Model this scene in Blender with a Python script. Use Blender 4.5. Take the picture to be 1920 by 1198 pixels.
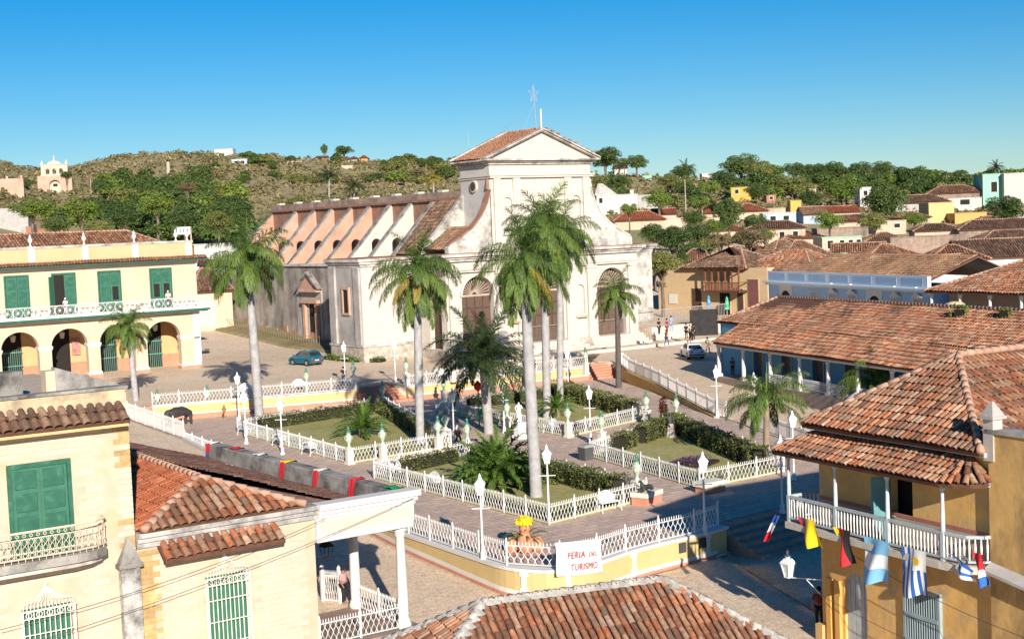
import bpy, bmesh, math, random
import numpy as np
from mathutils import Vector, Matrix
random.seed(7); rng = np.random.default_rng(7)
for o in list(bpy.data.objects): bpy.data.objects.remove(o)
scn = bpy.context.scene; col = scn.collection
PI = math.pi
# ------------------------------------------------------------------ camera
# World axes: X runs along the church front, Y away from the camera along its nave.
# 50 mm lens on a 36 mm sensor, 14.5 m above the square, looking slightly down, small roll.
FPX = 2667.0; CAMH = 14.5
_p = math.atan(175/2667.0); _ph = math.atan(.041); _h = math.radians(35)
_f = np.array([0, math.cos(_p), -math.sin(_p)]); _u0 = np.array([0, math.sin(_p), math.cos(_p)]); _r0 = np.array([1., 0, 0])
_r = _r0*math.cos(_ph)-_u0*math.sin(_ph); _u = _u0*math.cos(_ph)+_r0*math.sin(_ph)
_R = np.array([[math.cos(_h), math.sin(_h), 0], [-math.sin(_h), math.cos(_h), 0], [0, 0, 1]])
cf, cr, cu = _R@_f, _R@_r, _R@_u
cam = bpy.data.objects.new('camera', bpy.data.cameras.new('camera')); col.objects.link(cam)
cam.matrix_world = Matrix(((cr[0], cu[0], -cf[0], 0), (cr[1], cu[1], -cf[1], 0), (cr[2], cu[2], -cf[2], CAMH), (0, 0, 0, 1)))
cam.data.sensor_width = 36; cam.data.lens = 36*FPX/1920; cam.data.clip_start = .5; cam.data.clip_end = 8000
scn.camera = cam
# ------------------------------------------------------------------ light
EL = math.radians(20.5); SD = Vector((-.37, -.929, 0)).normalized()
sunv = Vector((SD.x*math.cos(EL), SD.y*math.cos(EL), math.sin(EL)))
w = bpy.data.worlds.new('World'); scn.world = w; w.use_nodes = True
nt = w.node_tree; sky = nt.nodes.new('ShaderNodeTexSky'); sky.sky_type = 'NISHITA'; sky.sun_disc = False
sky.sun_elevation = EL; sky.sun_rotation = math.atan2(SD.x, SD.y) % (2*PI)
sky.altitude = 0; sky.air_density = 1.0; sky.dust_density = .0; sky.ozone_density = 6.0
bg_ = nt.nodes['Background']; bg_.inputs[1].default_value = .060
hs_ = nt.nodes.new('ShaderNodeHueSaturation'); hs_.inputs['Saturation'].default_value = 1.34; hs_.inputs['Hue'].default_value = .50
nt.links.new(sky.outputs[0], hs_.inputs['Color']); nt.links.new(hs_.outputs[0], bg_.inputs[0])
sl = bpy.data.lights.new('sun', 'SUN'); sl.energy = 4.6; sl.angle = math.radians(.53); sl.color = (1, .915, .81)
so = bpy.data.objects.new('sun', sl); col.objects.link(so)
so.rotation_euler = (-sunv).to_track_quat('-Z', 'Y').to_euler(); so.location = (0, 0, 60)
scn.view_settings.view_transform = 'Standard'; scn.view_settings.look = 'None'
scn.view_settings.gamma = 1; scn.view_settings.use_curve_mapping = False
scn.view_settings.exposure = .74
scn.render.engine = 'CYCLES'
# ------------------------------------------------------------------ pixel -> place helpers (ray through a photo pixel, met with a known plane)
def ray(x, y): return cf*FPX + cr*(x-960) + cu*(599-y)
def g(x, y, z=0.): d = ray(x, y); t = (z-CAMH)/d[2]; return Vector((d[0]*t, d[1]*t, z))
def pv(x, y, v): d = ray(x, y); t = v/d[1]; return Vector((d[0]*t, v, CAMH+d[2]*t))
def pu(x, y, u): d = ray(x, y); t = u/d[0]; return Vector((u, d[1]*t, CAMH+d[2]*t))
def pd(x, y, dep): d = ray(x, y); t = dep/FPX; return Vector((d[0]*t, d[1]*t, CAMH+d[2]*t))
def pj(p):
    d = np.array([p[0], p[1], p[2]-CAMH]); k = d@cf
    return (960+FPX*(d@cr)/k, 599-FPX*(d@cu)/k, k)
# ------------------------------------------------------------------ object helpers
ROOT = {}
def tag(o, label=None, cat=None, group=None, kind=None):
    for k, v in (('label', label), ('category', cat), ('group', group), ('kind', kind)):
        if v: o[k] = v
    return o
def thing(name, label, cat, loc=(0, 0, 0), rz=0, group=None):
    o = bpy.data.objects.new(name, None); col.objects.link(o); o.empty_display_size = .2
    o.location = loc; o.rotation_euler = (0, 0, rz)
    ROOT[o] = Matrix.Translation(Vector(loc)) @ Matrix.Rotation(rz, 4, 'Z')
    return tag(o, label, cat, group)
def frame(o): return ROOT[o]
def rootof(o):
    while o.parent: o = o.parent
    return o
def link(name, me, parent=None):
    o = bpy.data.objects.new(name, me); col.objects.link(o)
    if parent: o.parent = parent
    return o
def copy_tree(o, parent=None):
    c = o.copy(); col.objects.link(c)
    if parent: c.parent = parent
    for ch in list(o.children): copy_tree(ch, c)
    return c
class MB:
    def __init__(s, M=None): s.v = []; s.f = []; s.m = []; s.M = M; s.mi = 0
    def add(s, vs, fs):
        n = len(s.v); s.v += [tuple(p) for p in vs]; s.f += [[i+n for i in f] for f in fs]; s.m += [s.mi]*len(fs); return s
    def box(s, x0, x1, y0, y1, z0, z1):
        return s.add([(x0, y0, z0), (x1, y0, z0), (x1, y1, z0), (x0, y1, z0), (x0, y0, z1), (x1, y0, z1), (x1, y1, z1), (x0, y1, z1)],
                     [(3, 2, 1, 0), (4, 5, 6, 7), (0, 1, 5, 4), (1, 2, 6, 5), (2, 3, 7, 6), (3, 0, 4, 7)])
    def frustum(s, cx, cy, z0, z1, a0, b0, a1, b1):
        return s.add([(cx-a0, cy-b0, z0), (cx+a0, cy-b0, z0), (cx+a0, cy+b0, z0), (cx-a0, cy+b0, z0), (cx-a1, cy-b1, z1), (cx+a1, cy-b1, z1), (cx+a1, cy+b1, z1), (cx-a1, cy+b1, z1)],
                     [(3, 2, 1, 0), (4, 5, 6, 7), (0, 1, 5, 4), (1, 2, 6, 5), (2, 3, 7, 6), (3, 0, 4, 7)])
    def poly(s, pts): return s.add(pts, [list(range(len(pts)))])
    def slab(s, pts, n):
        n = Vector(n); k = len(pts); a = [Vector(p) for p in pts]; b = [p+n for p in a]
        return s.add(a+b, [list(range(k))[::-1], list(range(k, 2*k))]+[[i, (i+1) % k, k+(i+1) % k, k+i] for i in range(k)])
    def prism(s, pts, axis, a, b):      # 2-D outline extruded along 'x','y' or 'z'
        f = {'y': lambda p, t: (p[0], t, p[1]), 'x': lambda p, t: (t, p[0], p[1]), 'z': lambda p, t: (p[0], p[1], t)}[axis]
        k = len(pts)
        return s.add([f(p, a) for p in pts]+[f(p, b) for p in pts], [list(range(k)), list(range(k, 2*k))[::-1]]+[[i, k+i, k+(i+1) % k, (i+1) % k] for i in range(k)])
    def tube(s, pts, rad, n=6, cap=True):
        pts = [Vector(p) for p in pts]; k = len(pts); rr = rad if hasattr(rad, '__len__') else [rad]*k
        vs = []; ref = None
        for i, p in enumerate(pts):
            t = (pts[min(i+1, k-1)]-pts[max(i-1, 0)]).normalized()
            if ref is None: ref = Vector((0, 0, 1)) if abs(t.z) < .9 else Vector((1, 0, 0))
            a = t.cross(ref).normalized(); b = a.cross(t).normalized(); ref = b
            for j in range(n): th = 2*PI*j/n; vs.append(p+(a*math.cos(th)+b*math.sin(th))*rr[i])
        fs = [[i*n+j, i*n+(j+1) % n, (i+1)*n+(j+1) % n, (i+1)*n+j] for i in range(k-1) for j in range(n)]
        if cap: fs += [list(range(n))[::-1], [(k-1)*n+j for j in range(n)]]
        return s.add(vs, fs)
    def lathe(s, prof, c=(0, 0, 0), n=10):
        vs = [(c[0]+r*math.cos(2*PI*j/n), c[1]+r*math.sin(2*PI*j/n), c[2]+z) for r, z in prof for j in range(n)]; k = len(prof)
        return s.add(vs, [[i*n+j, i*n+(j+1) % n, (i+1)*n+(j+1) % n, (i+1)*n+j] for i in range(k-1) for j in range(n)]+[list(range(n))[::-1], [(k-1)*n+j for j in range(n)]])
    def beam(s, p, q, w, h):
        p = Vector(p); q = Vector(q); t = (q-p).normalized(); up = Vector((0, 0, 1)) if abs(t.z) < .95 else Vector((0, 1, 0))
        a = t.cross(up).normalized()*w/2; b = a.cross(t).normalized()*h/2
        c = [(-1, -1), (1, -1), (1, 1), (-1, 1)]
        return s.add([p+a*i+b*j for i, j in c]+[q+a*i+b*j for i, j in c], [(3, 2, 1, 0), (4, 5, 6, 7), (0, 1, 5, 4), (1, 2, 6, 5), (2, 3, 7, 6), (3, 0, 4, 7)])
    def awall(s, o, d, n, L, z0, z1, th, ops, seg=14):
        """wall from o along d, outward normal n, thickness th inwards, openings (centre, half width, base, spring, rise)"""
        o = Vector(o); d = Vector(d); n = Vector(n)
        def P(a, z, k): return o+d*a+Vector((0, 0, z))-n*(th*k)
        def q(a0, zb0, a1, zb1, zt):
            for k in (0, 1): s.poly([P(a0, zb0, k), P(a1, zb1, k), P(a1, zt, k), P(a0, zt, k)])
        x = 0.0
        for (c, hw, zb, zs, ri) in sorted(ops):
            if c-hw > x+1e-6: q(x, z0, c-hw, z0, z1)
            if zb > z0+1e-6:
                for k in (0, 1): s.poly([P(c-hw, z0, k), P(c+hw, z0, k), P(c+hw, zb, k), P(c-hw, zb, k)])
            if ri > 0: arc = [(c-hw*math.cos(PI*i/seg), zs+ri*math.sin(PI*i/seg)) for i in range(seg+1)]
            else: arc = [(c-hw, zs), (c+hw, zs)]
            for (a0, b0), (a1, b1) in zip(arc, arc[1:]): q(a0, b0, a1, b1, z1)
            loop = [(c-hw, zb)]+arc+[(c+hw, zb)]
            for (a0, b0), (a1, b1) in zip(loop, loop[1:]+loop[:1]): s.poly([P(a0, b0, 0), P(a1, b1, 0), P(a1, b1, 1), P(a0, b0, 1)])
            x = c+hw
        if x < L-1e-6: q(x, z0, L, z0, z1)
        s.poly([P(0, z1, 0), P(L, z1, 0), P(L, z1, 1), P(0, z1, 1)]); s.poly([P(0, z0, 0), P(0, z1, 0), P(0, z1, 1), P(0, z0, 1)]); s.poly([P(L, z0, 0), P(L, z1, 0), P(L, z1, 1), P(L, z0, 1)])
        return s
    def mesh(s, name, mat=None, parent=None, smooth=False):
        me = bpy.data.meshes.new(name); v = np.array(s.v, dtype=float).reshape(-1, 3)
        M = s.M if s.M is not None else None
        if parent is not None:
            inv = ROOT.get(rootof(parent))
            if inv is not None: M = inv.inverted() @ M if M is not None else inv.inverted()
        if M is not None:
            A = np.array(M); v = v@A[:3, :3].T + A[:3, 3]
        me.from_pydata(v.tolist(), [], s.f)
        if mat:
            for m in (mat if isinstance(mat, (list, tuple)) else [mat]): me.materials.append(m)
            if max(s.m, default=0) > 0: me.polygons.foreach_set('material_index', s.m)
        if smooth: me.polygons.foreach_set('use_smooth', [True]*len(s.f))
        bm = bmesh.new(); bm.from_mesh(me); bmesh.ops.recalc_face_normals(bm, faces=bm.faces); bm.to_mesh(me); bm.free()
        return me
    def build(s, name, mat, parent=None, smooth=False, bevel=0):
        o = link(name, s.mesh(name, mat, parent, smooth), parent)
        if bevel:
            b = o.modifiers.new('bevel', 'BEVEL'); b.width = bevel; b.segments = 1; b.limit_method = 'ANGLE'
        return o
def np_mesh(name, V, F, mat=None, smooth=False):
    """V (n,3), F (m,k) with constant k"""
    me = bpy.data.meshes.new(name); V = np.asarray(V, dtype=np.float32); F = np.asarray(F, dtype=np.int32); m, k = F.shape
    me.vertices.add(len(V)); me.vertices.foreach_set('co', V.ravel())
    me.loops.add(m*k); me.loops.foreach_set('vertex_index', F.ravel())
    me.polygons.add(m); me.polygons.foreach_set('loop_start', np.arange(0, m*k, k, dtype=np.int32))
    me.update(calc_edges=True)
    if smooth: me.polygons.foreach_set('use_smooth', [True]*m)
    if mat: me.materials.append(mat)
    return me
# ------------------------------------------------------------------ materials
MATS = {}
def nd(t, typ, **kw):
    n = t.nodes.new(typ)
    for k, v in kw.items(): setattr(n, k, v)
    return n
def mat(name, rgb, rough=.85, var=.12, scale=1.5, bump=0., bscale=12, stain=None, samt=.5, sscale=.5, streak=False, metal=0, spec=.3, coat=0, island=0):
    if name in MATS: return MATS[name]
    m = bpy.data.materials.new(name); m.use_nodes = True; t = m.node_tree; L = t.links.new
    b = t.nodes['Principled BSDF']; b.inputs['Roughness'].default_value = rough; b.inputs['Metallic'].default_value = metal
    b.inputs['Specular IOR Level'].default_value = spec
    if coat: b.inputs['Coat Weight'].default_value = coat; b.inputs['Coat Roughness'].default_value = .08
    tc = nd(t, 'ShaderNodeTexCoord'); n1 = nd(t, 'ShaderNodeTexNoise'); n1.inputs['Scale'].default_value = scale; n1.inputs['Detail'].default_value = 6; n1.inputs['Roughness'].default_value = .62
    L(tc.outputs['Object'], n1.inputs['Vector'])
    cr_ = nd(t, 'ShaderNodeValToRGB'); e = cr_.color_ramp.elements
    e[0].position = .28; e[1].position = .72
    e[0].color = (*[c*(1-var*1.4) for c in rgb], 1); e[1].color = (*[min(1, c*(1+var)) for c in rgb], 1)
    L(n1.outputs['Fac'], cr_.inputs[0]); out = cr_.outputs[0]
    if stain:
        mp = nd(t, 'ShaderNodeMapping'); L(tc.outputs['Object'], mp.inputs[0]); mp.inputs['Scale'].default_value = (1, 1, .38 if streak else 1)
        n2 = nd(t, 'ShaderNodeTexNoise'); n2.inputs['Scale'].default_value = sscale; n2.inputs['Detail'].default_value = 9; n2.inputs['Roughness'].default_value = .68; L(mp.outputs[0], n2.inputs['Vector'])
        r2 = nd(t, 'ShaderNodeValToRGB'); q = r2.color_ramp.elements; q[0].position = .62-.25*samt; q[1].position = .80-.2*samt
        q[0].color = (0, 0, 0, 1); q[1].color = (min(1, samt+.25),)*3+(1,); L(n2.outputs['Fac'], r2.inputs[0])
        mx = nd(t, 'ShaderNodeMix', data_type='RGBA'); L(r2.outputs[0], mx.inputs[0]); L(out, mx.inputs[6]); mx.inputs[7].default_value = (*stain, 1); out = mx.outputs[2]
    if island:
        ge = nd(t, 'ShaderNodeNewGeometry'); oi = nd(t, 'ShaderNodeObjectInfo'); ad = nd(t, 'ShaderNodeMath', operation='ADD'); fr = nd(t, 'ShaderNodeMath', operation='FRACT')
        L(ge.outputs['Random Per Island'], ad.inputs[0]); L(oi.outputs['Random'], ad.inputs[1]); L(ad.outputs[0], fr.inputs[0])
        mr = nd(t, 'ShaderNodeMapRange'); L(fr.outputs[0], mr.inputs[0]); mr.inputs[3].default_value = 1-island; mr.inputs[4].default_value = 1+island
        vm = nd(t, 'ShaderNodeVectorMath', operation='SCALE'); L(out, vm.inputs[0]); L(mr.outputs[0], vm.inputs[3]); out = vm.outputs[0]
    L(out, b.inputs['Base Color'])
    if bump:
        n3 = nd(t, 'ShaderNodeTexNoise'); n3.inputs['Scale'].default_value = bscale; n3.inputs['Detail'].default_value = 5; L(tc.outputs['Object'], n3.inputs['Vector'])
        bp = nd(t, 'ShaderNodeBump'); bp.inputs['Strength'].default_value = bump; bp.inputs['Distance'].default_value = .03; L(n3.outputs['Fac'], bp.inputs['Height']); L(bp.outputs[0], b.inputs['Normal'])
    MATS[name] = m; return m
def tile_mat(name, stops, dirt=.5, shift=(1, 1, 1)):
    m = bpy.data.materials.new(name); m.use_nodes = True; t = m.node_tree; L = t.links.new; b = t.nodes['Principled BSDF']; b.inputs['Roughness'].default_value = .88; b.inputs['Specular IOR Level'].default_value = .2
    ge = nd(t, 'ShaderNodeNewGeometry'); oi = nd(t, 'ShaderNodeObjectInfo'); ad = nd(t, 'ShaderNodeMath', operation='ADD'); fr = nd(t, 'ShaderNodeMath', operation='FRACT')
    L(ge.outputs['Random Per Island'], ad.inputs[0]); L(oi.outputs['Random'], ad.inputs[1]); L(ad.outputs[0], fr.inputs[0])
    cr_ = nd(t, 'ShaderNodeValToRGB'); e = cr_.color_ramp.elements
    while len(e) < len(stops): e.new(.5)
    for i, c in enumerate(stops): e[i].position = i/(len(stops)-1); e[i].color = (*c, 1)
    L(fr.outputs[0], cr_.inputs[0])
    n1 = nd(t, 'ShaderNodeTexNoise'); n1.inputs['Scale'].default_value = .35; n1.inputs['Detail'].default_value = 8; n1.inputs['Roughness'].default_value = .7; L(ge.outputs['Position'], n1.inputs['Vector'])
    r2 = nd(t, 'ShaderNodeValToRGB'); q = r2.color_ramp.elements; q[0].position = .4; q[1].position = .66; q[0].color = (0, 0, 0, 1); q[1].color = (dirt,)*3+(1,); L(n1.outputs['Fac'], r2.inputs[0])
    mx = nd(t, 'ShaderNodeMix', data_type='RGBA'); L(r2.outputs[0], mx.inputs[0]); L(cr_.outputs[0], mx.inputs[6]); mx.inputs[7].default_value = (.085, .06, .045, 1)
    n2 = nd(t, 'ShaderNodeTexNoise'); n2.inputs['Scale'].default_value = 7; n2.inputs['Detail'].default_value = 6; L(ge.outputs['Position'], n2.inputs['Vector'])
    mr = nd(t, 'ShaderNodeMapRange'); L(n2.outputs['Fac'], mr.inputs[0]); mr.inputs[1].default_value = .3; mr.inputs[2].default_value = .7; mr.inputs[3].default_value = .68; mr.inputs[4].default_value = 1.2
    vm = nd(t, 'ShaderNodeVectorMath', operation='SCALE'); L(mx.outputs[2], vm.inputs[0]); L(mr.outputs[0], vm.inputs[3]); L(vm.outputs[0], b.inputs['Base Color'])
    bp = nd(t, 'ShaderNodeBump'); bp.inputs['Strength'].default_value = .4; bp.inputs['Distance'].default_value = .02; L(n2.outputs['Fac'], bp.inputs['Height']); L(bp.outputs[0], b.inputs['Normal'])
    return m
T_MIX = tile_mat('tile_weathered', [(0.140, 0.071, 0.047), (0.367, 0.129, 0.062), (0.484, 0.171, 0.078), (0.199, 0.100, 0.062), (0.517, 0.280, 0.162), (0.400, 0.189, 0.099), (0.542, 0.364, 0.250), (0.283, 0.125, 0.075), (0.535, 0.231, 0.117), (0.232, 0.155, 0.108), (0.584, 0.280, 0.158)], .6)
T_RED = tile_mat('tile_red', [(.36, .10, .045), (.44, .13, .06), (.30, .085, .04), (.48, .17, .08), (.40, .12, .055)], .25)
T_ORG = tile_mat('tile_orange', [(.44, .20, .11), (.50, .25, .15), (.38, .17, .10), (.54, .30, .19)], .3)
T_BRN = tile_mat('tile_brown', [(.10, .065, .045), (.20, .11, .07), (.27, .15, .09), (.14, .085, .06), (.36, .23, .15), (.22, .13, .08)], .5)
T_TAN = tile_mat('tile_tan', [(.36, .19, .10), (.38, .22, .12), (.22, .12, .07), (.44, .28, .17), (.34, .16, .08)], .5)
DECK = mat('tile_deck', (.14, .07, .045), var=.3, scale=3)
MORT = mat('ridge_mortar', (.42, .40, .36), var=.25, scale=2, bump=.4, stain=(.2, .13, .09), samt=.4, sscale=1.2)
MORT_R = mat('ridge_mortar_red', (.44, .27, .19), var=.3, scale=2, bump=.4)
WHITE = mat('white_lime', (.56, .51, .445), var=.10, scale=.5, bump=.15, bscale=4, stain=(.33, .29, .25), samt=.40, sscale=.5)
WHITE_ST = mat('white_stained', (.56, .52, .46), var=.12, scale=.8, bump=.2, stain=(.13, .12, .115), samt=.72, sscale=.55)
TRIM = mat('white_trim', (.64, .62, .58), var=.05, scale=1)
IRON = mat('white_iron', (.74, .73, .70), rough=.5, var=.05)
STONE = mat('dark_stone', (.36, .315, .27), var=.35, scale=.45, bump=.6, bscale=2.2, stain=(.085, .075, .065), samt=.62, sscale=.42, streak=True)
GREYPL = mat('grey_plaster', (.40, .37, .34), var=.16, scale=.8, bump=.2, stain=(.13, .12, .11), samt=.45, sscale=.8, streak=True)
RUBBLE = mat('rubble', (.46, .40, .33), var=.35, scale=2.2, bump=.8, bscale=3, stain=(.2, .16, .13), samt=.5, sscale=1.3)
PEACH = mat('peach_plaster', (.48, .29, .20), var=.1, scale=.7, bump=.15, stain=(.74, .60, .48), samt=.45, sscale=.25)
PEACH_D = mat('rust_plaster', (.32, .17, .115), var=.2, scale=.8, stain=(.13, .09, .075), samt=.6, sscale=.9, streak=True)
CREAM = mat('cream_wall', (.58, .47, .335), var=.09, scale=.45, bump=.1, bscale=3, stain=(.44, .34, .23), samt=.34, sscale=.6, streak=True)
YEL = mat('yellow_plaza', (.58, .43, .20), var=.06, scale=.8, stain=(.5, .36, .2), samt=.2, sscale=.7)
ORG = mat('red_base', (.56, .245, .155), var=.12, scale=1.2, bump=.2, stain=(.35, .2, .15), samt=.35, sscale=.9)
OCHRE = mat('ochre_wall', (.70, .42, .14), var=.14, scale=.7, bump=.5, bscale=3.5, stain=(.40, .31, .20), samt=.58, sscale=.75)
OCHRE_D = mat('ochre_wall_dark', (.62, .385, .14), var=.2, scale=.6, bump=.5, bscale=3, stain=(.10, .075, .05), samt=.7, sscale=.5, streak=True)
GREEN = mat('green_paint', (.03, .125, .08), rough=.55, var=.2, scale=3, stain=(.10, .24, .17), samt=.3, sscale=3)
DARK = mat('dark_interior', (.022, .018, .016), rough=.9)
WOOD = mat('brown_wood', (.09, .05, .036), rough=.7, var=.25, scale=4)
BLUEW = mat('blue_wall', (.10, .32, .52), var=.08, scale=.6, bump=.15, stain=(.13, .3, .44), samt=.35, sscale=.6)
LBLUE = mat('light_blue_wall', (.34, .50, .68), var=.06, scale=.5)
GWOOD = mat('grey_blue_wood', (.40, .44, .45), rough=.7, var=.12, scale=4)
CONC = mat('weathered_concrete', (.33, .31, .28), var=.25, scale=.9, bump=.4, stain=(.055, .05, .048), samt=.7, sscale=.8)
STREET = None
def leafmat(name, a, b, trans=.35, rough=.55, ns=.6):
    m = bpy.data.materials.new(name); m.use_nodes = True; t = m.node_tree; L = t.links.new; p = t.nodes['Principled BSDF']; p.inputs['Roughness'].default_value = rough; p.inputs['Specular IOR Level'].default_value = .35
    ge = nd(t, 'ShaderNodeNewGeometry'); oi = nd(t, 'ShaderNodeObjectInfo'); n = nd(t, 'ShaderNodeTexNoise'); n.inputs['Scale'].default_value = ns; n.inputs['Detail'].default_value = 3; L(ge.outputs['Position'], n.inputs['Vector'])
    a1 = nd(t, 'ShaderNodeMath', operation='MULTIPLY_ADD'); L(ge.outputs['Random Per Island'], a1.inputs[0]); a1.inputs[1].default_value = .55; L(n.outputs['Fac'], a1.inputs[2])
    a2 = nd(t, 'ShaderNodeMath', operation='MULTIPLY_ADD'); L(oi.outputs['Random'], a2.inputs[0]); a2.inputs[1].default_value = .5; L(a1.outputs[0], a2.inputs[2])
    mr = nd(t, 'ShaderNodeMapRange'); L(a2.outputs[0], mr.inputs[0]); mr.inputs[1].default_value = .45; mr.inputs[2].default_value = 1.5
    mx = nd(t, 'ShaderNodeMix', data_type='RGBA'); L(mr.outputs[0], mx.inputs[0]); mx.inputs[6].default_value = (*a, 1); mx.inputs[7].default_value = (*b, 1); L(mx.outputs[2], p.inputs['Base Color'])
    tr = nd(t, 'ShaderNodeBsdfTranslucent'); ms = nd(t, 'ShaderNodeMixShader'); ms.inputs[0].default_value = trans; sc_ = nd(t, 'ShaderNodeVectorMath', operation='SCALE'); sc_.inputs[3].default_value = 1.3; L(mx.outputs[2], sc_.inputs[0]); L(sc_.outputs[0], tr.inputs[0])
    L(p.outputs[0], ms.inputs[1]); L(tr.outputs[0], ms.inputs[2]); L(ms.outputs[0], t.nodes['Material Output'].inputs[0]); return m
LF_PALM = leafmat('palm_leaf', (.028, .075, .013), (.18, .255, .05), .22)
LF_PALMD = leafmat('palm_leaf_dark', (.03, .055, .02), (.085, .12, .04))
LF_PALMY = leafmat('palm_leaf_old', (.30, .21, .045), (.36, .30, .06))
LF_CYC = leafmat('cycad_leaf', (.06, .13, .02), (.20, .31, .06))
LF_HEDGE = leafmat('hedge_leaf', (.055, .085, .02), (.24, .25, .075))
LF_A = leafmat('leaf_green', (.09, .15, .025), (.25, .32, .06))
LF_B = leafmat('leaf_dark', (.05, .09, .025), (.135, .19, .045))
LF_C = leafmat('leaf_olive', (.13, .155, .04), (.30, .30, .09))
LF_D = leafmat('leaf_dry', (.16, .125, .06), (.30, .24, .12))
LF_SCRUB = leafmat('scrub_leaf', (.12, .15, .045), (.37, .285, .15), .35, .6, .022)
LF_RED = leafmat('croton_leaf', (.10, .025, .015), (.22, .06, .03))
LF_PUR = leafmat('purple_leaf', (.10, .035, .09), (.26, .12, .24))
# ------------------------------------------------------------------ terrain
_RX = np.array([-900, -300, 0, 60, 140, 230, 330, 500, 620, 860, 1000, 1150, 1300, 1450, 1700, 1950, 2400, 3200.])
_RY = np.array([340, 330, 309, 327, 329, 302, 291, 297, 305, 316, 322, 330, 340, 343, 350, 356, 356, 356.])
_RR = np.array([900, 900, 900, 900, 900, 900, 900, 900, 800, 700, 650, 560, 520, 500, 480, 450, 450, 450.])
_RZ = CAMH+(424-.041*(_RX-960)-_RY)*_RR/FPX
_NV = np.array([-400, -60, 47, 105, 124, 147, 169, 230, 400.]); _NZ = np.array([-14, -4.5, -1.2, 1.2, 1.5, 1.8, 3.3, 7, 16.])
def zt(u, v):
    u = np.asarray(u, float); v = np.asarray(v, float)
    lat = u*math.cos(_h)-v*math.sin(_h); dep = u*math.sin(_h)+v*math.cos(_h); r = np.hypot(u, v)
    px = 960+FPX*np.where(dep > 1, lat/np.maximum(dep, 1), np.sign(lat)*2.)
    R = np.interp(px, _RX, _RR); Z = np.interp(px, _RX, _RZ)
    t = np.clip((r-190)/(R-190), 0, 1)
    zp = 3.2+(Z-3.2)*(t**1.08)-np.maximum(r-R, 0)*.05
    zp = zp+np.clip(t, 0, 1)*np.clip(1-t, 0, 1)*7*np.sin(u*.021+1.3)*np.cos(v*.017)
    zp = np.where(dep < 60, np.interp(v, _NV, _NZ), np.maximum(zp, -30))
    zn = np.interp(v, _NV, _NZ)
    zn = zn+np.clip((u-100)/60, 0, 1)*np.clip((v-70)/60, 0, 1)*1.2
    k = np.clip((r-165)/40, 0, 1); k = k*k*(3-2*k)
    return zn*(1-k)+zp*k
def zt1(u, v): return float(zt(u, v))
def on_terrain(x, y, r0=150, r1=1200):
    """first point where the ray through a pixel meets the terrain"""
    d = ray(x, y); d = d/np.hypot(d[0], d[1]); s = np.arange(r0, r1, 3.); P = d[None, :]*s[:, None]
    h = CAMH+P[:, 2]-zt(P[:, 0], P[:, 1]); i = np.argmax(h < 0)
    if h[i] >= 0: return on_terrain(x, y+3, r0, r1) if y < 470 else None
    return Vector((P[i, 0], P[i, 1], float(zt(P[i, 0], P[i, 1]))))
# plaza outline (z = 0), front-left corner onwards
PLZ = [g(240, 790, .95), g(345, 825, .6), g(765, 1005), g(830, 1027), g(906, 1053), g(950, 1066), g(1000, 1072), g(1050, 1072), g(1110, 1060), g(1200, 1031), g(1340, 997)]
PLZ = [Vector((p.x, p.y, 0)) for p in PLZ]
def smooth_line(P, step=.6):
    Q = [P[0]]
    for a, b in zip(P, P[1:]):
        k = max(1, int((b-a).length/4)); Q += [a.lerp(b, (j+1)/k) for j in range(k)]
    P = Q; out = []
    for i in range(len(P)-1):
        p0, p1, p2, p3 = P[max(i-1, 0)], P[i], P[i+1], P[min(i+2, len(P)-1)]; n = max(1, int((p2-p1).length/step))
        for k in range(n): t = k/n; out.append(.5*((2*p1)+(p2-p0)*t+(2*p0-5*p1+4*p2-p3)*t*t+(3*p1-p0-3*p2+p3)*t**3))
    return out+[P[-1]]
FW = smooth_line(PLZ[1:11]+[Vector((45.3, 48.6, 0))], .4)
LFE0, LFE1 = PLZ[0].copy(), PLZ[1].copy()
PLZ = [PLZ[0]]+FW
STEP_A = Vector((45.6, 49.6, 0)); STEP_B = Vector((56.0, 50.4, 0))
PLZ += [STEP_A, STEP_B, Vector((61.5, 53.5, 0)), g(1420, 805), g(1362, 783), g(1345, 783), Vector((77.9, 90, 0)), Vector((81.6, 98.5, 0)), Vector((84.6, 103.0, 0)), Vector((84.6, 106, 0)),
        Vector((80.9, 106, 0)), Vector((80.9, 103.8, 0)), Vector((61.8, 104.2, 0)), Vector((61.8, 107, 0)), Vector((57.9, 107.3, 0)), Vector((57.7, 105.9, 0)), Vector((41.3, 109.7, 0)), Vector((38.3, 110.2, 0))]
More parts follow.
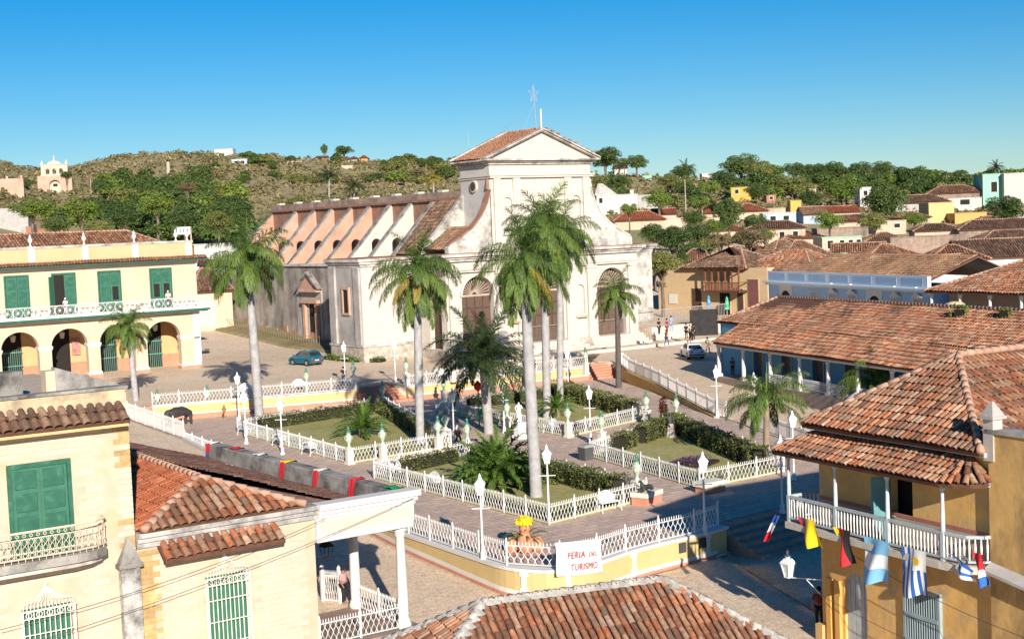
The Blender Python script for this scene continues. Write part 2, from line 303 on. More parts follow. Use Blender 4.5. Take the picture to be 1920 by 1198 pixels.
def street_ring():
    # dense outline -> rings out to a rectangle, following the terrain heights
    c = Vector((57, 80, 0)); pts = []
    P2 = PLZ+[PLZ[0]]
    for a, b in zip(P2, P2[1:]):
        n = max(1, int((b-a).length/1.5))
        for i in range(n): pts.append(a.lerp(b, i/n))
    X0, X1, Y0, Y1 = -60, 200, -25, 200
    V = []; n = len(pts); K = 26
    for p in pts:
        d = (p-c).normalized(); tx = ((X1 if d.x > 0 else X0)-c.x)/d.x if abs(d.x) > 1e-6 else 1e9; ty = ((Y1 if d.y > 0 else Y0)-c.y)/d.y if abs(d.y) > 1e-6 else 1e9
        q = c+d*min(tx, ty)
        for k in range(K): s = (k/(K-1))**1.6; r_ = p.lerp(q, s); V.append((r_.x, r_.y, 0))
    V = np.array(V); V[:, 2] = zt(V[:, 0], V[:, 1])
    V[::K, 2] = np.where(V[::K, 2] < 0, V[::K, 2], V[::K, 2])
    F = [[i*K+k, ((i+1) % n)*K+k, ((i+1) % n)*K+k+1, i*K+k+1] for i in range(n) for k in range(K-1)]
    # skirt under the inner edge so the step beside the plaza is closed
    b0 = len(V); sk = V[::K].copy(); sk[:, 2] = np.minimum(sk[:, 2], 0)-1.0; V = np.vstack([V, sk])
    F += [[b0+i, b0+(i+1) % n, ((i+1) % n)*K, i*K] for i in range(n)]
    return np_mesh('street', V, np.array(F), None, True)
def ground_mat(name, c1, c2, c3, cell=0, cs=3., bump=.5, big=.05):
    m = bpy.data.materials.new(name); m.use_nodes = True; t = m.node_tree; L = t.links.new; b = t.nodes['Principled BSDF']; b.inputs['Roughness'].default_value = .9; b.inputs['Specular IOR Level'].default_value = .15
    ge = nd(t, 'ShaderNodeNewGeometry')
    def noise(s, d=6, r=.65):
        n = nd(t, 'ShaderNodeTexNoise'); n.inputs['Scale'].default_value = s; n.inputs['Detail'].default_value = d; n.inputs['Roughness'].default_value = r; L(ge.outputs['Position'], n.inputs['Vector']); return n
    n1 = noise(big); r1 = nd(t, 'ShaderNodeValToRGB'); e = r1.color_ramp.elements; e[0].position = .38; e[1].position = .62; e[0].color = (*c1, 1); e[1].color = (*c2, 1); L(n1.outputs['Fac'], r1.inputs[0])
    n2 = noise(big*9, 8, .7); r2 = nd(t, 'ShaderNodeValToRGB'); e = r2.color_ramp.elements; e[0].position = .5; e[1].position = .72; e[0].color = (0, 0, 0, 1); e[1].color = (.8, .8, .8, 1); L(n2.outputs['Fac'], r2.inputs[0])
    mx = nd(t, 'ShaderNodeMix', data_type='RGBA'); L(r2.outputs[0], mx.inputs[0]); L(r1.outputs[0], mx.inputs[6]); mx.inputs[7].default_value = (*c3, 1); out = mx.outputs[2]
    n3 = noise(3.5, 8, .75); mr = nd(t, 'ShaderNodeMapRange'); L(n3.outputs['Fac'], mr.inputs[0]); mr.inputs[1].default_value = .3; mr.inputs[2].default_value = .7; mr.inputs[3].default_value = .72; mr.inputs[4].default_value = 1.25
    vm = nd(t, 'ShaderNodeVectorMath', operation='SCALE'); L(out, vm.inputs[0]); L(mr.outputs[0], vm.inputs[3]); out = vm.outputs[0]; hgt = n3.outputs['Fac']
    if cell in (1, 2):
        vo = nd(t, 'ShaderNodeTexVoronoi', feature='DISTANCE_TO_EDGE' if cell == 1 else 'F1'); vo.inputs['Scale'].default_value = cs; L(ge.outputs['Position'], vo.inputs['Vector'])
        m2 = nd(t, 'ShaderNodeMapRange'); L(vo.outputs['Distance'], m2.inputs[0]); m2.inputs[1].default_value = 0; m2.inputs[2].default_value = .12; m2.inputs[3].default_value = .75; m2.inputs[4].default_value = 1.05
        v2 = nd(t, 'ShaderNodeVectorMath', operation='SCALE'); L(out, v2.inputs[0]); L(m2.outputs[0], v2.inputs[3]); out = v2.outputs[0]; hgt = m2.outputs[0]
    if cell == 3:
        br = nd(t, 'ShaderNodeTexBrick'); br.inputs['Scale'].default_value = 1; br.inputs['Brick Width'].default_value = .9; br.inputs['Row Height'].default_value = .5; br.inputs['Mortar Size'].default_value = .022; br.inputs['Color1'].default_value = (.86, .86, .86, 1); br.inputs['Color2'].default_value = (1.1, 1.08, 1.05, 1); br.inputs['Mortar'].default_value = (.6, .58, .55, 1); L(ge.outputs['Position'], br.inputs['Vector'])
        v3 = nd(t, 'ShaderNodeVectorMath', operation='MULTIPLY'); L(out, v3.inputs[0]); L(br.outputs['Color'], v3.inputs[1]); out = v3.outputs[0]
    L(out, b.inputs['Base Color'])
    bp = nd(t, 'ShaderNodeBump'); bp.inputs['Strength'].default_value = bump; bp.inputs['Distance'].default_value = .05; L(hgt, bp.inputs['Height']); L(bp.outputs[0], b.inputs['Normal'])
    return m
STREET = ground_mat('cobbles', (.66, .51, .36), (.74, .58, .42), (.55, .42, .29), 1, 5.5, .25)
PAVE = ground_mat('plaza_paving', (.56, .42, .34), (.63, .475, .385), (.48, .36, .29), 3, 2, .25, .12)
LAWN = ground_mat('lawn', (.34, .31, .11), (.42, .37, .16), (.24, .27, .075), 0, 2, .6, .25)
HILL = ground_mat('hill_earth', (.40, .29, .17), (.33, .30, .14), (.22, .24, .09), 0, 2, .5, .018)
VERGE = ground_mat('dry_grass', (.22, .18, .08), (.30, .24, .13), (.12, .13, .05), 0, 2, .6, .25)
o = link('street', street_ring()); o.data.materials.append(STREET); tag(o, kind='structure')
# big sheet: polar grid about the camera, sunk under the street sheet
def big_ground():
    rr = np.concatenate([[2, 40, 90, 130], np.linspace(160, 330, 30), np.linspace(345, 1000, 60), np.linspace(1050, 1500, 10), [2000, 3000, 6000]])
    aa = np.radians(np.concatenate([np.linspace(-180, -40, 30), np.linspace(-38, 40, 220), np.linspace(43, 180, 30)[:-1]])); na = len(aa); nr = len(rr)
    A, Rr = np.meshgrid(aa, rr, indexing='ij'); lat = np.sin(A)*Rr; dep = np.cos(A)*Rr
    u = lat*math.cos(_h)+dep*math.sin(_h); v = -lat*math.sin(_h)+dep*math.cos(_h); z = zt(u, v)
    ins = (u > -58) & (u < 198) & (v > -23) & (v < 198); z = np.where(ins, z-4, z)
    V = np.stack([u, v, z], -1).reshape(-1, 3)
    F = [[i*nr+k, i*nr+k+1, ((i+1) % na)*nr+k+1, ((i+1) % na)*nr+k] for i in range(na) for k in range(nr-1)]
    return np_mesh('ground', V, np.array(F), HILL, True)
tag(link('ground', big_ground()), kind='structure')
m_ = MB(); m_.slab([(p.x, p.y, 0) for p in PLZ], (0, 0, -2.2)); o = m_.build('plaza', PAVE); tag(o, kind='structure')
def steps(name, label, a, b, dirv, n, run, z0, z1, m, kind='structure'):
    """flight between a and b (foot of the flight), climbing along dirv"""
    t = MB(); a = Vector(a); b = Vector(b); d = Vector(dirv).normalized(); rise = (z1-z0)/n
    for i in range(n):
        p = a+d*(run*i); q = b+d*(run*i); e = d*(run*(n-i)+.02*i)
        t.slab([(p.x, p.y, z0+rise*i-.02), (q.x, q.y, z0+rise*i-.02), (q.x+e.x, q.y+e.y, z0+rise*i-.02), (p.x+e.x, p.y+e.y, z0+rise*i-.02)], (0, 0, rise+.02))
    o = t.build(name, m); tag(o, label, 'steps'); return o
steps('stone_steps', 'flight of terracotta red steps up to the street opposite the church tower', (57.9, 104.4, 0), (61.75, 104.1, 0), (0, 1, 0), 6, .5, .004, 1.26, ORG)
steps('stone_steps', 'small terracotta red steps beside the ochre ramp wall below the church portico', (80.95, 103.2, 0), (84.5, 102.9, 0), (0, 1, 0), 6, .45, .004, 1.22, ORG)
steps('stone_steps', 'terracotta red steps behind the whitish palm below the palace', (38.3, 108.2, 0), (41.2, 108.0, 0), (0, 1, 0), 5, .4, .004, 1.3, ORG)
ST_SH = mat('worn_brick_steps', (.42, .29, .23), var=.25, scale=2, bump=.3, stain=(.2, .16, .14), samt=.4, sscale=1)
steps('brick_steps', 'wide worn brick steps leading from the plaza down to the front street', (55.9, 47.1, 0), (46.0, 46.3, 0), (-.08, 1, 0), 6, .56, -1.25, -.004, ST_SH)
# ------------------------------------------------------------------ tile roofs
TILE_CACHE = {}
def tile_tpl(pitch, L_, seg):
    k = (round(pitch, 3), round(L_, 3), seg)
    if k in TILE_CACHE: return TILE_CACHE[k]
    V = []
    for y, r, z in ((0, .43*pitch, .055), (L_, .34*pitch, .015)):
        for i in range(seg+1): a = PI*i/seg; V.append((r*math.cos(a), y, z+r*.85*math.sin(a)))
    F = [[i, i+1, seg+2+i, seg+1+i] for i in range(seg)]
    TILE_CACHE[k] = (np.array(V), np.array(F)); return TILE_CACHE[k]
def tile_roof(thing_, pts, tm, pitch=.28, exp_=.46, seg=4, indiv=0, name='roof', label=None, thick=.14, deck=None):
    """pts: convex polygon, first two points are the eave (left to right seen from outside)"""
    P = [Vector(p) for p in pts]; ex = (P[1]-P[0]).normalized(); nn = None; sag = .045 if seg > 2 else .02
    for p in P[2:]:
        c = ex.cross(p-P[0])
        if c.length > .1: nn = c.normalized(); break
    if nn.z < 0: nn = -nn
    ey = nn.cross(ex).normalized()
    d = MB(); d.slab([p-nn*.05 for p in P], -nn*thick); ro = d.build(name, deck or DECK, thing_)
    if label: ro['label'] = label
    Q = [((p-P[0]).dot(ex), (p-P[0]).dot(ey)) for p in P]; k = len(Q); x0 = min(q[0] for q in Q); x1 = max(q[0] for q in Q)
    V, F = tile_tpl(pitch, exp_*1.18, seg); inst = []
    n = max(1, int(round((x1-x0)/pitch)))
    for i in range(n):
        x = x0+(i+.5)*(x1-x0)/n; ys = []
        for (ax, ay), (bx, by) in zip(Q, Q[1:]+Q[:1]):
            if (ax-x)*(bx-x) <= 0 and abs(ax-bx) > 1e-6: ys.append(ay+(by-ay)*(x-ax)/(bx-ax))
        if len(ys) < 2: continue
        ya, yb = min(ys)-.06, max(ys)
        m = int((yb-ya-.1)/exp_+.5)
        for j in range(m): inst.append((x+random.uniform(-.012, .012), ya+j*exp_+random.uniform(-.02, .02), random.uniform(-.035, .035)))
    if not inst: return ro
    I = np.array(inst); E = np.array([ex, ey, nn]); o0 = np.array(P[0])
    W = o0+I[:, :1]*E[0]+I[:, 1:2]*E[1]+(sag*(np.sin(1.05*I[:, :1]+.6*I[:, 1:2]+o0[0])+.8*np.sin(.41*I[:, :1]-.9*I[:, 1:2]))/1.8+rng.normal(0, .006, (len(I), 1)))*E[2]
    sel = np.zeros(len(I), bool)
    if indiv:
        D = W-np.array([0, 0, CAMH]); kk = D@cf; X = 960+FPX*(D@cr)/kk; Y = 599-FPX*(D@cu)/kk
        vis = (X > -10) & (X < 1930) & (Y > 0) & (Y < 1200) & (kk > 1); idx = np.where(vis)[0]; idx = idx[np.argsort(kk[idx])][:indiv]; sel[idx] = True
        key = (round(pitch, 3), round(exp_*1.18, 3), seg, tm.name)
        if key not in TILE_CACHE: TILE_CACHE[key] = np_mesh('tile', V, F, tm, True)
        me = TILE_CACHE[key]; inv = ROOT[rootof(thing_)].inverted()
        for i in idx:
            c, s = math.cos(I[i, 2]), math.sin(I[i, 2]); a = E[0]*c+E[1]*s; b = E[1]*c-E[0]*s
            t = link('tile', me, ro); M = Matrix(((a[0], b[0], E[2][0], W[i, 0]), (a[1], b[1], E[2][1], W[i, 1]), (a[2], b[2], E[2][2], W[i, 2]), (0, 0, 0, 1)))
            t.matrix_local = inv @ M
    R_ = ~sel
    if R_.any():
        I2 = I[R_]; c, s = np.cos(I2[:, 2]), np.sin(I2[:, 2]); a = c[:, None]*E[0]+s[:, None]*E[1]; b = c[:, None]*E[1]-s[:, None]*E[0]
        AV = W[R_][:, None, :]+V[None, :, 0, None]*a[:, None, :]+V[None, :, 1, None]*b[:, None, :]+V[None, :, 2, None]*E[2]
        AF = (F[None]+(np.arange(len(I2))*len(V))[:, None, None]).reshape(-1, 4); AV = AV.reshape(-1, 3)
        A = np.array(ROOT[rootof(thing_)].inverted()); AV = AV@A[:3, :3].T+A[:3, 3]
        t = link('tiles', np_mesh('tiles', AV, AF, tm, True), ro); t['kind'] = 'stuff'
    return ro
def ridge(thing_, p, q, m=MORT, r=.13, name='ridge_cap', step=.42):
    p = Vector(p); q = Vector(q); n = max(2, int((q-p).length/step)); b = MB(); d = (q-p)/n
    for i in range(n):
        a = p+d*i; k = d*1.12; b.tube([a+Vector((0, 0, .03)), a+k], [r*1.08, r*.9], 7)
    return b.build(name, m, thing_, True)
def hip_roof(t, x0, x1, y0, y1, ze, zr, tm, M=None, ins=None, axis='x', pitch=.3, exp_=.5, seg=3, caps=MORT_R, indiv=0):
    """hip roof over a rectangle in the local frame M; ridge along axis"""
    M = M or Matrix()
    T = lambda x, y, z: M @ Vector((x, y, z))
    if axis == 'x':
        i = (y1-y0)/2 if ins is None else ins; ym = (y0+y1)/2; a, b = T(x0+i, ym, zr), T(x1-i, ym, zr)
        fs = [[T(x0, y0, ze), T(x1, y0, ze), b, a], [T(x1, y1, ze), T(x0, y1, ze), a, b], [T(x0, y1, ze), T(x0, y0, ze), a], [T(x1, y0, ze), T(x1, y1, ze), b]]
    else:
        i = (x1-x0)/2 if ins is None else ins; xm = (x0+x1)/2; a, b = T(xm, y0+i, zr), T(xm, y1-i, zr)
        fs = [[T(x0, y1, ze), T(x0, y0, ze), a, b], [T(x1, y0, ze), T(x1, y1, ze), b, a], [T(x0, y0, ze), T(x1, y0, ze), a], [T(x1, y1, ze), T(x0, y1, ze), b]]
    for k, f in enumerate(fs):
        c = sum((p for p in f), Vector())/len(f); nrm = (f[1]-f[0]).cross(f[2]-f[0])
        if nrm.z < 0: nrm = -nrm
        if nrm.dot(Vector((0, 0, CAMH))-c) < 0:      # faces turned away from this side: deck only
            MB().slab(f, -nrm.normalized()*.1).build('roof', DECK, t); continue
        tile_roof(t, f, tm, pitch, exp_, seg, indiv=indiv)
    if caps:
        ridge(t, a, b, caps)
        for c, e in ((T(x0, y0, ze), a), (T(x1, y0, ze), b if axis == 'x' else a), (T(x0, y1, ze), a if axis == 'x' else b), (T(x1, y1, ze), b)): ridge(t, c, e, caps)
# ------------------------------------------------------------------ church
BRK_ = mat('exposed_brick', (.40, .22, .13), var=.4, scale=2.5, bump=.8, bscale=4, stain=(.25, .2, .16), samt=.5, sscale=1.5)
ch = thing('church', 'white colonial parish church with sloping peach buttresses and a pedimented upper front', 'church', (88, 124.4, 1.4))
VF = 119.3
def molding(x0, x1, v, z, prof, back=0):   # horizontal run of bands facing -Y: prof list of (z0,z1,proj)
    b = MB()
    for za, zb, p in prof: b.box(x0-p, x1+p, v-p, v+.3+back+p, z+za, z+zb)
    return b
# towers either side (front plane v=124.4)
for s, (x0, x1) in enumerate(((69, 77), (99, 107))):
    MB().box(x0, x1, 124.4, 131, 2.9, 11.3).build('tower_wall', WHITE if s == 0 else WHITE_ST, ch)
    MB().box(x0-.18, x1+.18, 124.22, 131.15, .3, 3.0).build('stone_plinth', RUBBLE, ch)
    MB().box(x0-.26, x1+.26, 124.12, 131.25, 3.0, 3.22).build('plinth_band', WHITE_ST, ch)
    b = MB(); b.box(x0-.12, x1+.12, 124.28, 131.1, 11.0, 11.3); b.box(x0-.3, x1+.3, 124.1, 131.3, 11.3, 11.55); b.box(x0-.5, x1+.5, 123.9, 131.5, 11.55, 11.8)
    b.build('cornice', WHITE_ST, ch)
    MB().box(x0-.4, x1+.4, 124.0, 131.4, 11.8, 11.88).build('flat_roof', PEACH_D, ch)
MB().box(68.93, 69.02, 124.41, 131, 3.2, 11).build('shaded_side', GREYPL, ch)  # grey skin puts the grazing-light shade of the white tower side into colour
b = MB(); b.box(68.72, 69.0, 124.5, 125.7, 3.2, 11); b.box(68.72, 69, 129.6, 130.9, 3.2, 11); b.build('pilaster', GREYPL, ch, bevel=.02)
b = MB(); b.box(68.72, 68.95, 126.7, 128.2, 8.75, 9.0); b.box(68.72, 68.95, 126.7, 128.2, 6.2, 6.4); b.box(68.72, 68.95, 126.7, 126.9, 6.4, 8.75); b.box(68.72, 68.95, 128.0, 128.2, 6.4, 8.75)
w_ = b.build('side_window', PEACH, ch); MB().box(68.86, 68.95, 126.9, 128, 6.4, 8.75).build('pane', DARK, w_)
# portico with arches
AR = [(79.45, 1.95, 2.4, 7.65, 1.95), (88, 2.25, 2.4, 7.65, 2.2), (96.75, 1.95, 2.4, 7.65, 1.95)]
b = MB(); b.awall((75.7, VF, 0), (1, 0, 0), (0, -1, 0), 24.6, 1.0, 11.2, .9, [(c-75.7, hw, zb, zs, r_) for c, hw, zb, zs, r_ in AR], 18)
b.awall((75.7, 124.4, 0), (0, -1, 0), (-1, 0, 0), 4.2, 1.0, 11.2, .7, [(2.9, 1.15, 2.4, 7.6, 1.9)], 14)
b.awall((100.3, VF+.9, 0), (0, 1, 0), (1, 0, 0), 4.2, 1.0, 11.2, .7, [])
b.build('portico_wall', WHITE, ch)
MB().box(76.4, 99.6, 123.9, 124.3, 2, 11).build('portico_back_wall', WHITE_ST, ch)
MB().box(75.8, 100.2, VF+.1, 124.4, 11.0, 11.2).build('portico_ceiling', GREYPL, ch)
MB().box(75.2, 100.8, VF-.4, 124.4, 1.0, 2.38).build('portico_floor', RUBBLE, ch)
for c, hw, zb, zs, r_ in AR:   # doors, fanlights
    dr = MB(); dr.box(c-hw, c+hw, VF+.72, VF+.82, zb, zs-.1); d_ = dr.build('door', WOOD, ch)
    pb = MB()
    for i in range(4):
        for j in range(4): pb.box(c-hw+.1+i*hw/2, c-hw+hw/2-.08+i*hw/2, VF+.66, VF+.72, zb+.2+j*1.28, zb+1.3+j*1.28)
    pb.build('panel', mat('brown_wood_light', (.12, .075, .055), var=.2, scale=4), d_)
    fl = MB(); fl.box(c-hw, c+hw, VF+.62, VF+.84, zs-.1, zs+.08)
    for k in range(17):
        a = PI*k/16; fl.beam((c+.25*math.cos(a), VF+.66, zs+.08+.25*math.sin(a)), (c+(hw-.05)*math.cos(a), VF+.66, zs+.08+(r_-.08)*math.sin(a)), .07, .07)
    f_ = fl.build('fanlight', mat('fanlight_bars', (.42, .33, .26), var=.1), ch)
    MB().prism([(c+hw*math.cos(PI*k/16), zs+r_*math.sin(PI*k/16)) for k in range(17)], 'y', VF+.76, VF+.8).build('pane', mat('fan_glass', (.10, .065, .055), rough=.3), f_)
    rg = MB()
    for k in range(int(hw*2/.16)): rg.box(c-hw+.08+k*.16, c-hw+.11+k*.16, VF+.3, VF+.33, zb, zb+1.6)
    rg.box(c-hw, c+hw, VF+.29, VF+.34, zb+1.55, zb+1.62); rg.build('iron_gate', mat('gate_iron', (.3, .22, .17), rough=.6), ch)
MB().box(76.25, 76.35, 120.3, 122.7, 2.4, 9.3).build('side_door', WOOD, ch)
for x in (75.9, 81.5, 83.4, 92.6, 94.4, 99.2):
    pass
for x0, x1 in ((75.9, 77.05), (81.65, 82.75), (84.2, 85.5), (90.5, 91.8), (93.4, 94.5), (99.0, 100.15)):
    b = MB(); b.box(x0, x1, VF-.3, VF+.05, 2.5, 10.0); b.box(x0-.12, x1+.12, VF-.42, VF+.05, 1.0, 2.5); b.box(x0-.1, x1+.1, VF-.4, VF+.05, 9.7, 10.05); b.build('pilaster', WHITE, ch, bevel=.02)
for nx in (83.5, 92.35):        # niches: raised surround with a recessed arched back
    if nx < 90: nx = 83.55
    b = MB(); b.awall((nx-.75, VF-.28, 0), (1, 0, 0), (0, -1, 0), 1.5, 4.7, 8.4, .3, [(.75, .55, 4.95, 7.5, .55)], 10); n_ = b.build('niche', WHITE, ch)
    MB().box(nx-.8, nx+.8, VF-.42, VF-.27, 4.55, 4.75).build('niche_sill', PEACH, n_)
for c in (AR[0], AR[1], AR[2]):   # archivolts
    cc, hw, zb, zs, r_ = c; b = MB(); pts = [(cc-(hw+.22)*math.cos(PI*i/16), zs+(r_+.22)*math.sin(PI*i/16)) for i in range(17)]; pin = [(cc-(hw+.01)*math.cos(PI*i/16), zs+(r_+.01)*math.sin(PI*i/16)) for i in range(17)]
    for i in range(16): b.slab([(pts[i][0], VF-.2, pts[i][1]), (pts[i+1][0], VF-.2, pts[i+1][1]), (pin[i+1][0], VF-.2, pin[i+1][1]), (pin[i][0], VF-.2, pin[i][1])], (0, .21, 0))
    b.build('archivolt', WHITE, ch)
b = molding(75.7, 100.3, VF, 0, [(10.05, 10.25, .38), (10.25, 10.45, .5)], 4.6); b.build('architrave', WHITE, ch)
b = molding(75.7, 100.3, VF, 0, [(11.15, 11.4, .35), (11.4, 11.62, .55), (11.62, 11.9, .85)], 4.6); b.build('cornice', WHITE_ST, ch, bevel=.03)
MB().box(74.9, 101.1, VF-.8, 124.6, 11.9, 11.98).build('portico_roof', PEACH_D, ch)
MB().box(76.2, 99.9, VF-.05, VF+.75, 11.98, 12.75).build('parapet', WHITE_ST, ch, bevel=.03)
# upper storey and pediment
b = MB(); b.box(81.6, 94.5, VF+.1, 124.8, 11.9, 20.9); b.build('upper_wall', WHITE, ch)
MB().box(81.52, 81.6, VF+.12, 124.78, 12.3, 20.9).build('shaded_side', mat('white_lime_shaded', (.52, .485, .45), var=.1, scale=.5, stain=(.3, .27, .24), samt=.4, sscale=.7), ch)  # greyer copy of the white lime paints in the side's weaker light
for x0, x1 in ((81.9, 82.75), (84.3, 85.2), (90.9, 91.8), (93.35, 94.2)):
    MB().box(x0, x1, VF-.16, VF+.15, 12.8, 19.4).build('pilaster', WHITE, ch, bevel=.02)
b = MB(); b.box(81.4, 94.7, VF-.25, 124.9, 19.4, 19.6); b.box(81.3, 94.8, VF-.36, 124.95, 19.6, 19.75); b.build('string_course', WHITE, ch)
b = MB(); b.box(81.35, 94.75, VF-.15, 125, 20.75, 20.95); b.box(81.1, 95.0, VF-.4, 125.2, 20.95, 21.12); b.box(80.75, 95.35, VF-.75, 125.5, 21.12, 21.32); b.build('upper_cornice', WHITE_ST, ch, bevel=.03)
for nx in (83.5, 92.35):
    b = MB(); b.awall((nx-.75, VF-.14, 0), (1, 0, 0), (0, -1, 0), 1.5, 13.6, 17.95, .25, [(.75, .55, 13.8, 16.9, .55)], 10); b.build('niche', WHITE, ch)
MB().prism([(81.2, 21.32), (94.9, 21.32), (88.05, 24.1)], 'y', VF+.05, 125).build('pediment', WHITE, ch)
b = MB()   # raking cornice
for sx in (-1, 1):
    e0 = Vector((88.05+sx*7.35, 0, 21.32)); e1 = Vector((88.05, 0, 24.28))
    for w0, pr_, h_ in ((0, .75, .16), (.16, .5, .0)):
        b.slab([(e0.x, VF-pr_, e0.z-w0+.02), (e1.x, VF-pr_, e1.z-w0+.02), (e1.x, VF-pr_, e1.z+.14-w0), (e0.x, VF-pr_, e0.z+.14-w0)], (0, pr_+.5, 0))
b.build('raking_cornice', WHITE_ST, ch)
tile_roof(ch, [(80.75, 125.5, 21.36), (80.75, VF-.2, 21.36), (88.05, VF-.2, 24.36), (88.05, 125.5, 24.36)], T_ORG, .3, .5, 3, name='pediment_roof')
MB().slab([(95.35, VF-.2, 21.36), (95.35, 125.5, 21.36), (88.05, 125.5, 24.36), (88.05, VF-.2, 24.36)], (0, 0, -.1)).build('pediment_roof', T_RED, ch)
b = MB(); b.beam((80.7, 125.45, 21.4), (88.05, 125.45, 24.5), .45, .3); b.build('rear_coping', WHITE_ST, ch)
ridge(ch, (88.05, VF-.2, 24.42), (88.05, 125.4, 24.42), MORT_R)
rb = MB()
for i in range(9): x = 88.4+i*.75; rb.box(x, x+.3, VF-.6, VF-.3, 24.25-(x-88.05)*.41, 24.62-(x-88.05)*.41+random.uniform(-.05, .1))
rb.build('broken_tile_edge', PEACH_D, ch)
ow = MB(); ow.tube([(81.3, 122.15, 18.7), (81.56, 122.15, 18.7)], .62, 16); o_ = ow.build('oculus', WHITE, ch); MB().tube([(81.26, 122.15, 18.7), (81.31, 122.15, 18.7)], .46, 16).build('pane', WOOD, o_)
b = MB(); b.tube([(88.0, VF-.3, 24.2), (88.0, VF-.3, 26.4)], .11, 8); b.build('roof_post', WHITE, ch)
b = MB(); b.tube([(87.75, VF+.2, 24.2), (87.55, VF+.2, 28.6)], .035, 5)
for q in ((85.6, 124, 24), (86.5, VF+1, 24.1)): b.tube([(87.6, VF+.2, 27.0), q], .014, 4)
b.build('mast', mat('thin_steel', (.35, .34, .34), rough=.5), ch)
b = MB(); c = Vector((87.55, VF+.2, 28.0)); P_ = []
for k in range(10): r_ = .85 if k % 2 == 0 else .36; a = PI/2+k*PI/5; P_.append(c+Vector((r_*math.cos(a)*.8, 0, r_*math.sin(a)*1.1)))
for k in range(10): b.tube([P_[k], P_[(k+1) % 10]], .017, 4); b.tube([c, P_[k]], .01, 4)
b.tube([(82.9, 125, 23), (82.9, 125, 24.6)], .02, 4)
b.build('star', mat('pale_steel', (.38, .40, .44), rough=.4), ch)
# volutes
def curve(sx):
    pr_ = [(6.25, 19.4), (6.45, 18.2), (6.9, 16.9), (7.7, 15.6), (8.8, 14.5), (10.2, 13.6), (11.6, 12.95), (11.75, 12.7)]
    return [(88.05+sx*a, z) for a, z in pr_]
for sx in (-1, 1):
    c = curve(sx); outl = c+[(88.05+sx*6.2, 12.7)]
    MB().prism(outl, 'y', VF+.12, VF+.72).build('volute', WHITE_ST, ch)
    b = MB()
    for (x0, z0), (x1, z1) in zip(c, c[1:]): b.beam((x0, VF+.42, z0+.06), (x1, VF+.42, z1+.06), .8, .16)
    b.build('volute_coping', PEACH_D if sx < 0 else WHITE_ST, ch)
# tiled slopes behind the left volute
tile_roof(ch, [(76.3, 124.0, 12.4), (76.3, 120.1, 12.4), (79.6, 120.1, 14.6), (79.6, 124.0, 14.6)], T_TAN, .34, .5, 3, name='aisle_roof')
tile_roof(ch, [(76.3, 129.6, 12.0), (76.3, 124.9, 12.0), (81.55, 124.9, 17.6), (81.55, 129.6, 17.6)], T_BRN, .34, .5, 3, name='aisle_roof')
MB().prism([(75.7, 11.9), (81.6, 18.0), (81.6, 11.9)], 'y', 124.3, 124.8).build('end_buttress', WHITE_ST, ch)
# nave, aisles, buttresses
MB().box(81.6, 94.5, 124.8, 170.2, .5, 17.5).build('nave_wall', PEACH_D, ch)
b = MB(); b.box(81.3, 94.8, 124.8, 170.4, 17.5, 17.75); b.build('nave_cornice', PEACH_D, ch); MB().box(81.55, 94.55, 124.8, 170.3, 17.75, 18.4).build('nave_parapet', mat('rust_concrete', (.34, .24, .19), var=.3, scale=.7, stain=(.14, .11, .10), samt=.6, sscale=.8), ch)
for k in range(9): MB().box(81.6, 82.4, 128.5+k*4.9, 129.4+k*4.9, 18.4, 18.62).build('roof_vent', WHITE, ch)
MB().box(75, 81.7, 131, 170.2, .5, 10.85).build('aisle_wall', STONE, ch); MB().box(74.75, 81.7, 131.2, 170.4, 10.85, 11.08).build('aisle_cornice', WHITE_ST, ch)
MB().box(94.4, 101, 131, 170.2, .5, 11.08).build('aisle_wall', STONE, ch)
BV = [130.2, 134.9, 139.4, 144.1, 148.6, 153.3, 158, 163, 170]
PEACH_B = mat('peach_plaster_grey_foot', (.50, .295, .205), var=.16, scale=.7, bump=.15, stain=(.44, .36, .31), samt=.5, sscale=.5)
for i, v in enumerate(BV):
    mt_ = WHITE if i in (1, 2) else PEACH_B
    b = MB(); x0, x1 = 75.3, 81.6; zb = 11.08
    sl_ = lambda x: 11.3+(x-75.6)*(17.55-11.3)/(81.6-75.6)
    # triangular fin with an arched passage
    xc, hw, zs = 79.35, .62, 13.1
    for k in (0, 1):
        y = v-.28+k*.56
        b.poly([(x0, y, zb), (xc-hw, y, zb), (xc-hw, y, sl_(xc-hw)), (x0, y, sl_(x0))])
        b.poly([(xc+hw, y, zb), (x1, y, zb), (x1, y, sl_(x1)), (xc+hw, y, sl_(xc+hw))])
        arc = [(xc-hw*math.cos(PI*j/10), zs+hw*math.sin(PI*j/10)) for j in range(11)]
        for (a0, c0), (a1, c1) in zip(arc, arc[1:]): b.poly([(a0, y, c0), (a1, y, c1), (a1, y, sl_(a1)), (a0, y, sl_(a0))])
        b.poly([(xc-hw, y, zb), (xc+hw, y, zb), (xc+hw, y, 11.75), (xc-hw, y, 11.75)])
    lp = [(xc-hw, 11.75)]+arc+[(xc+hw, 11.75)]
    for (a0, c0), (a1, c1) in zip(lp, lp[1:]+lp[:1]): b.poly([(a0, v-.28, c0), (a1, v-.28, c1), (a1, v+.28, c1), (a0, v+.28, c0)])
    b.poly([(x0, v-.28, zb), (x0, v+.28, zb), (x0, v+.28, sl_(x0)), (x0, v-.28, sl_(x0))])
    f_ = b.build('buttress', mt_, ch)
    MB().beam((x0-.15, v, sl_(x0)-.1), (x1, v, sl_(x1)+.06), .7, .14).build('coping', CONC, f_)
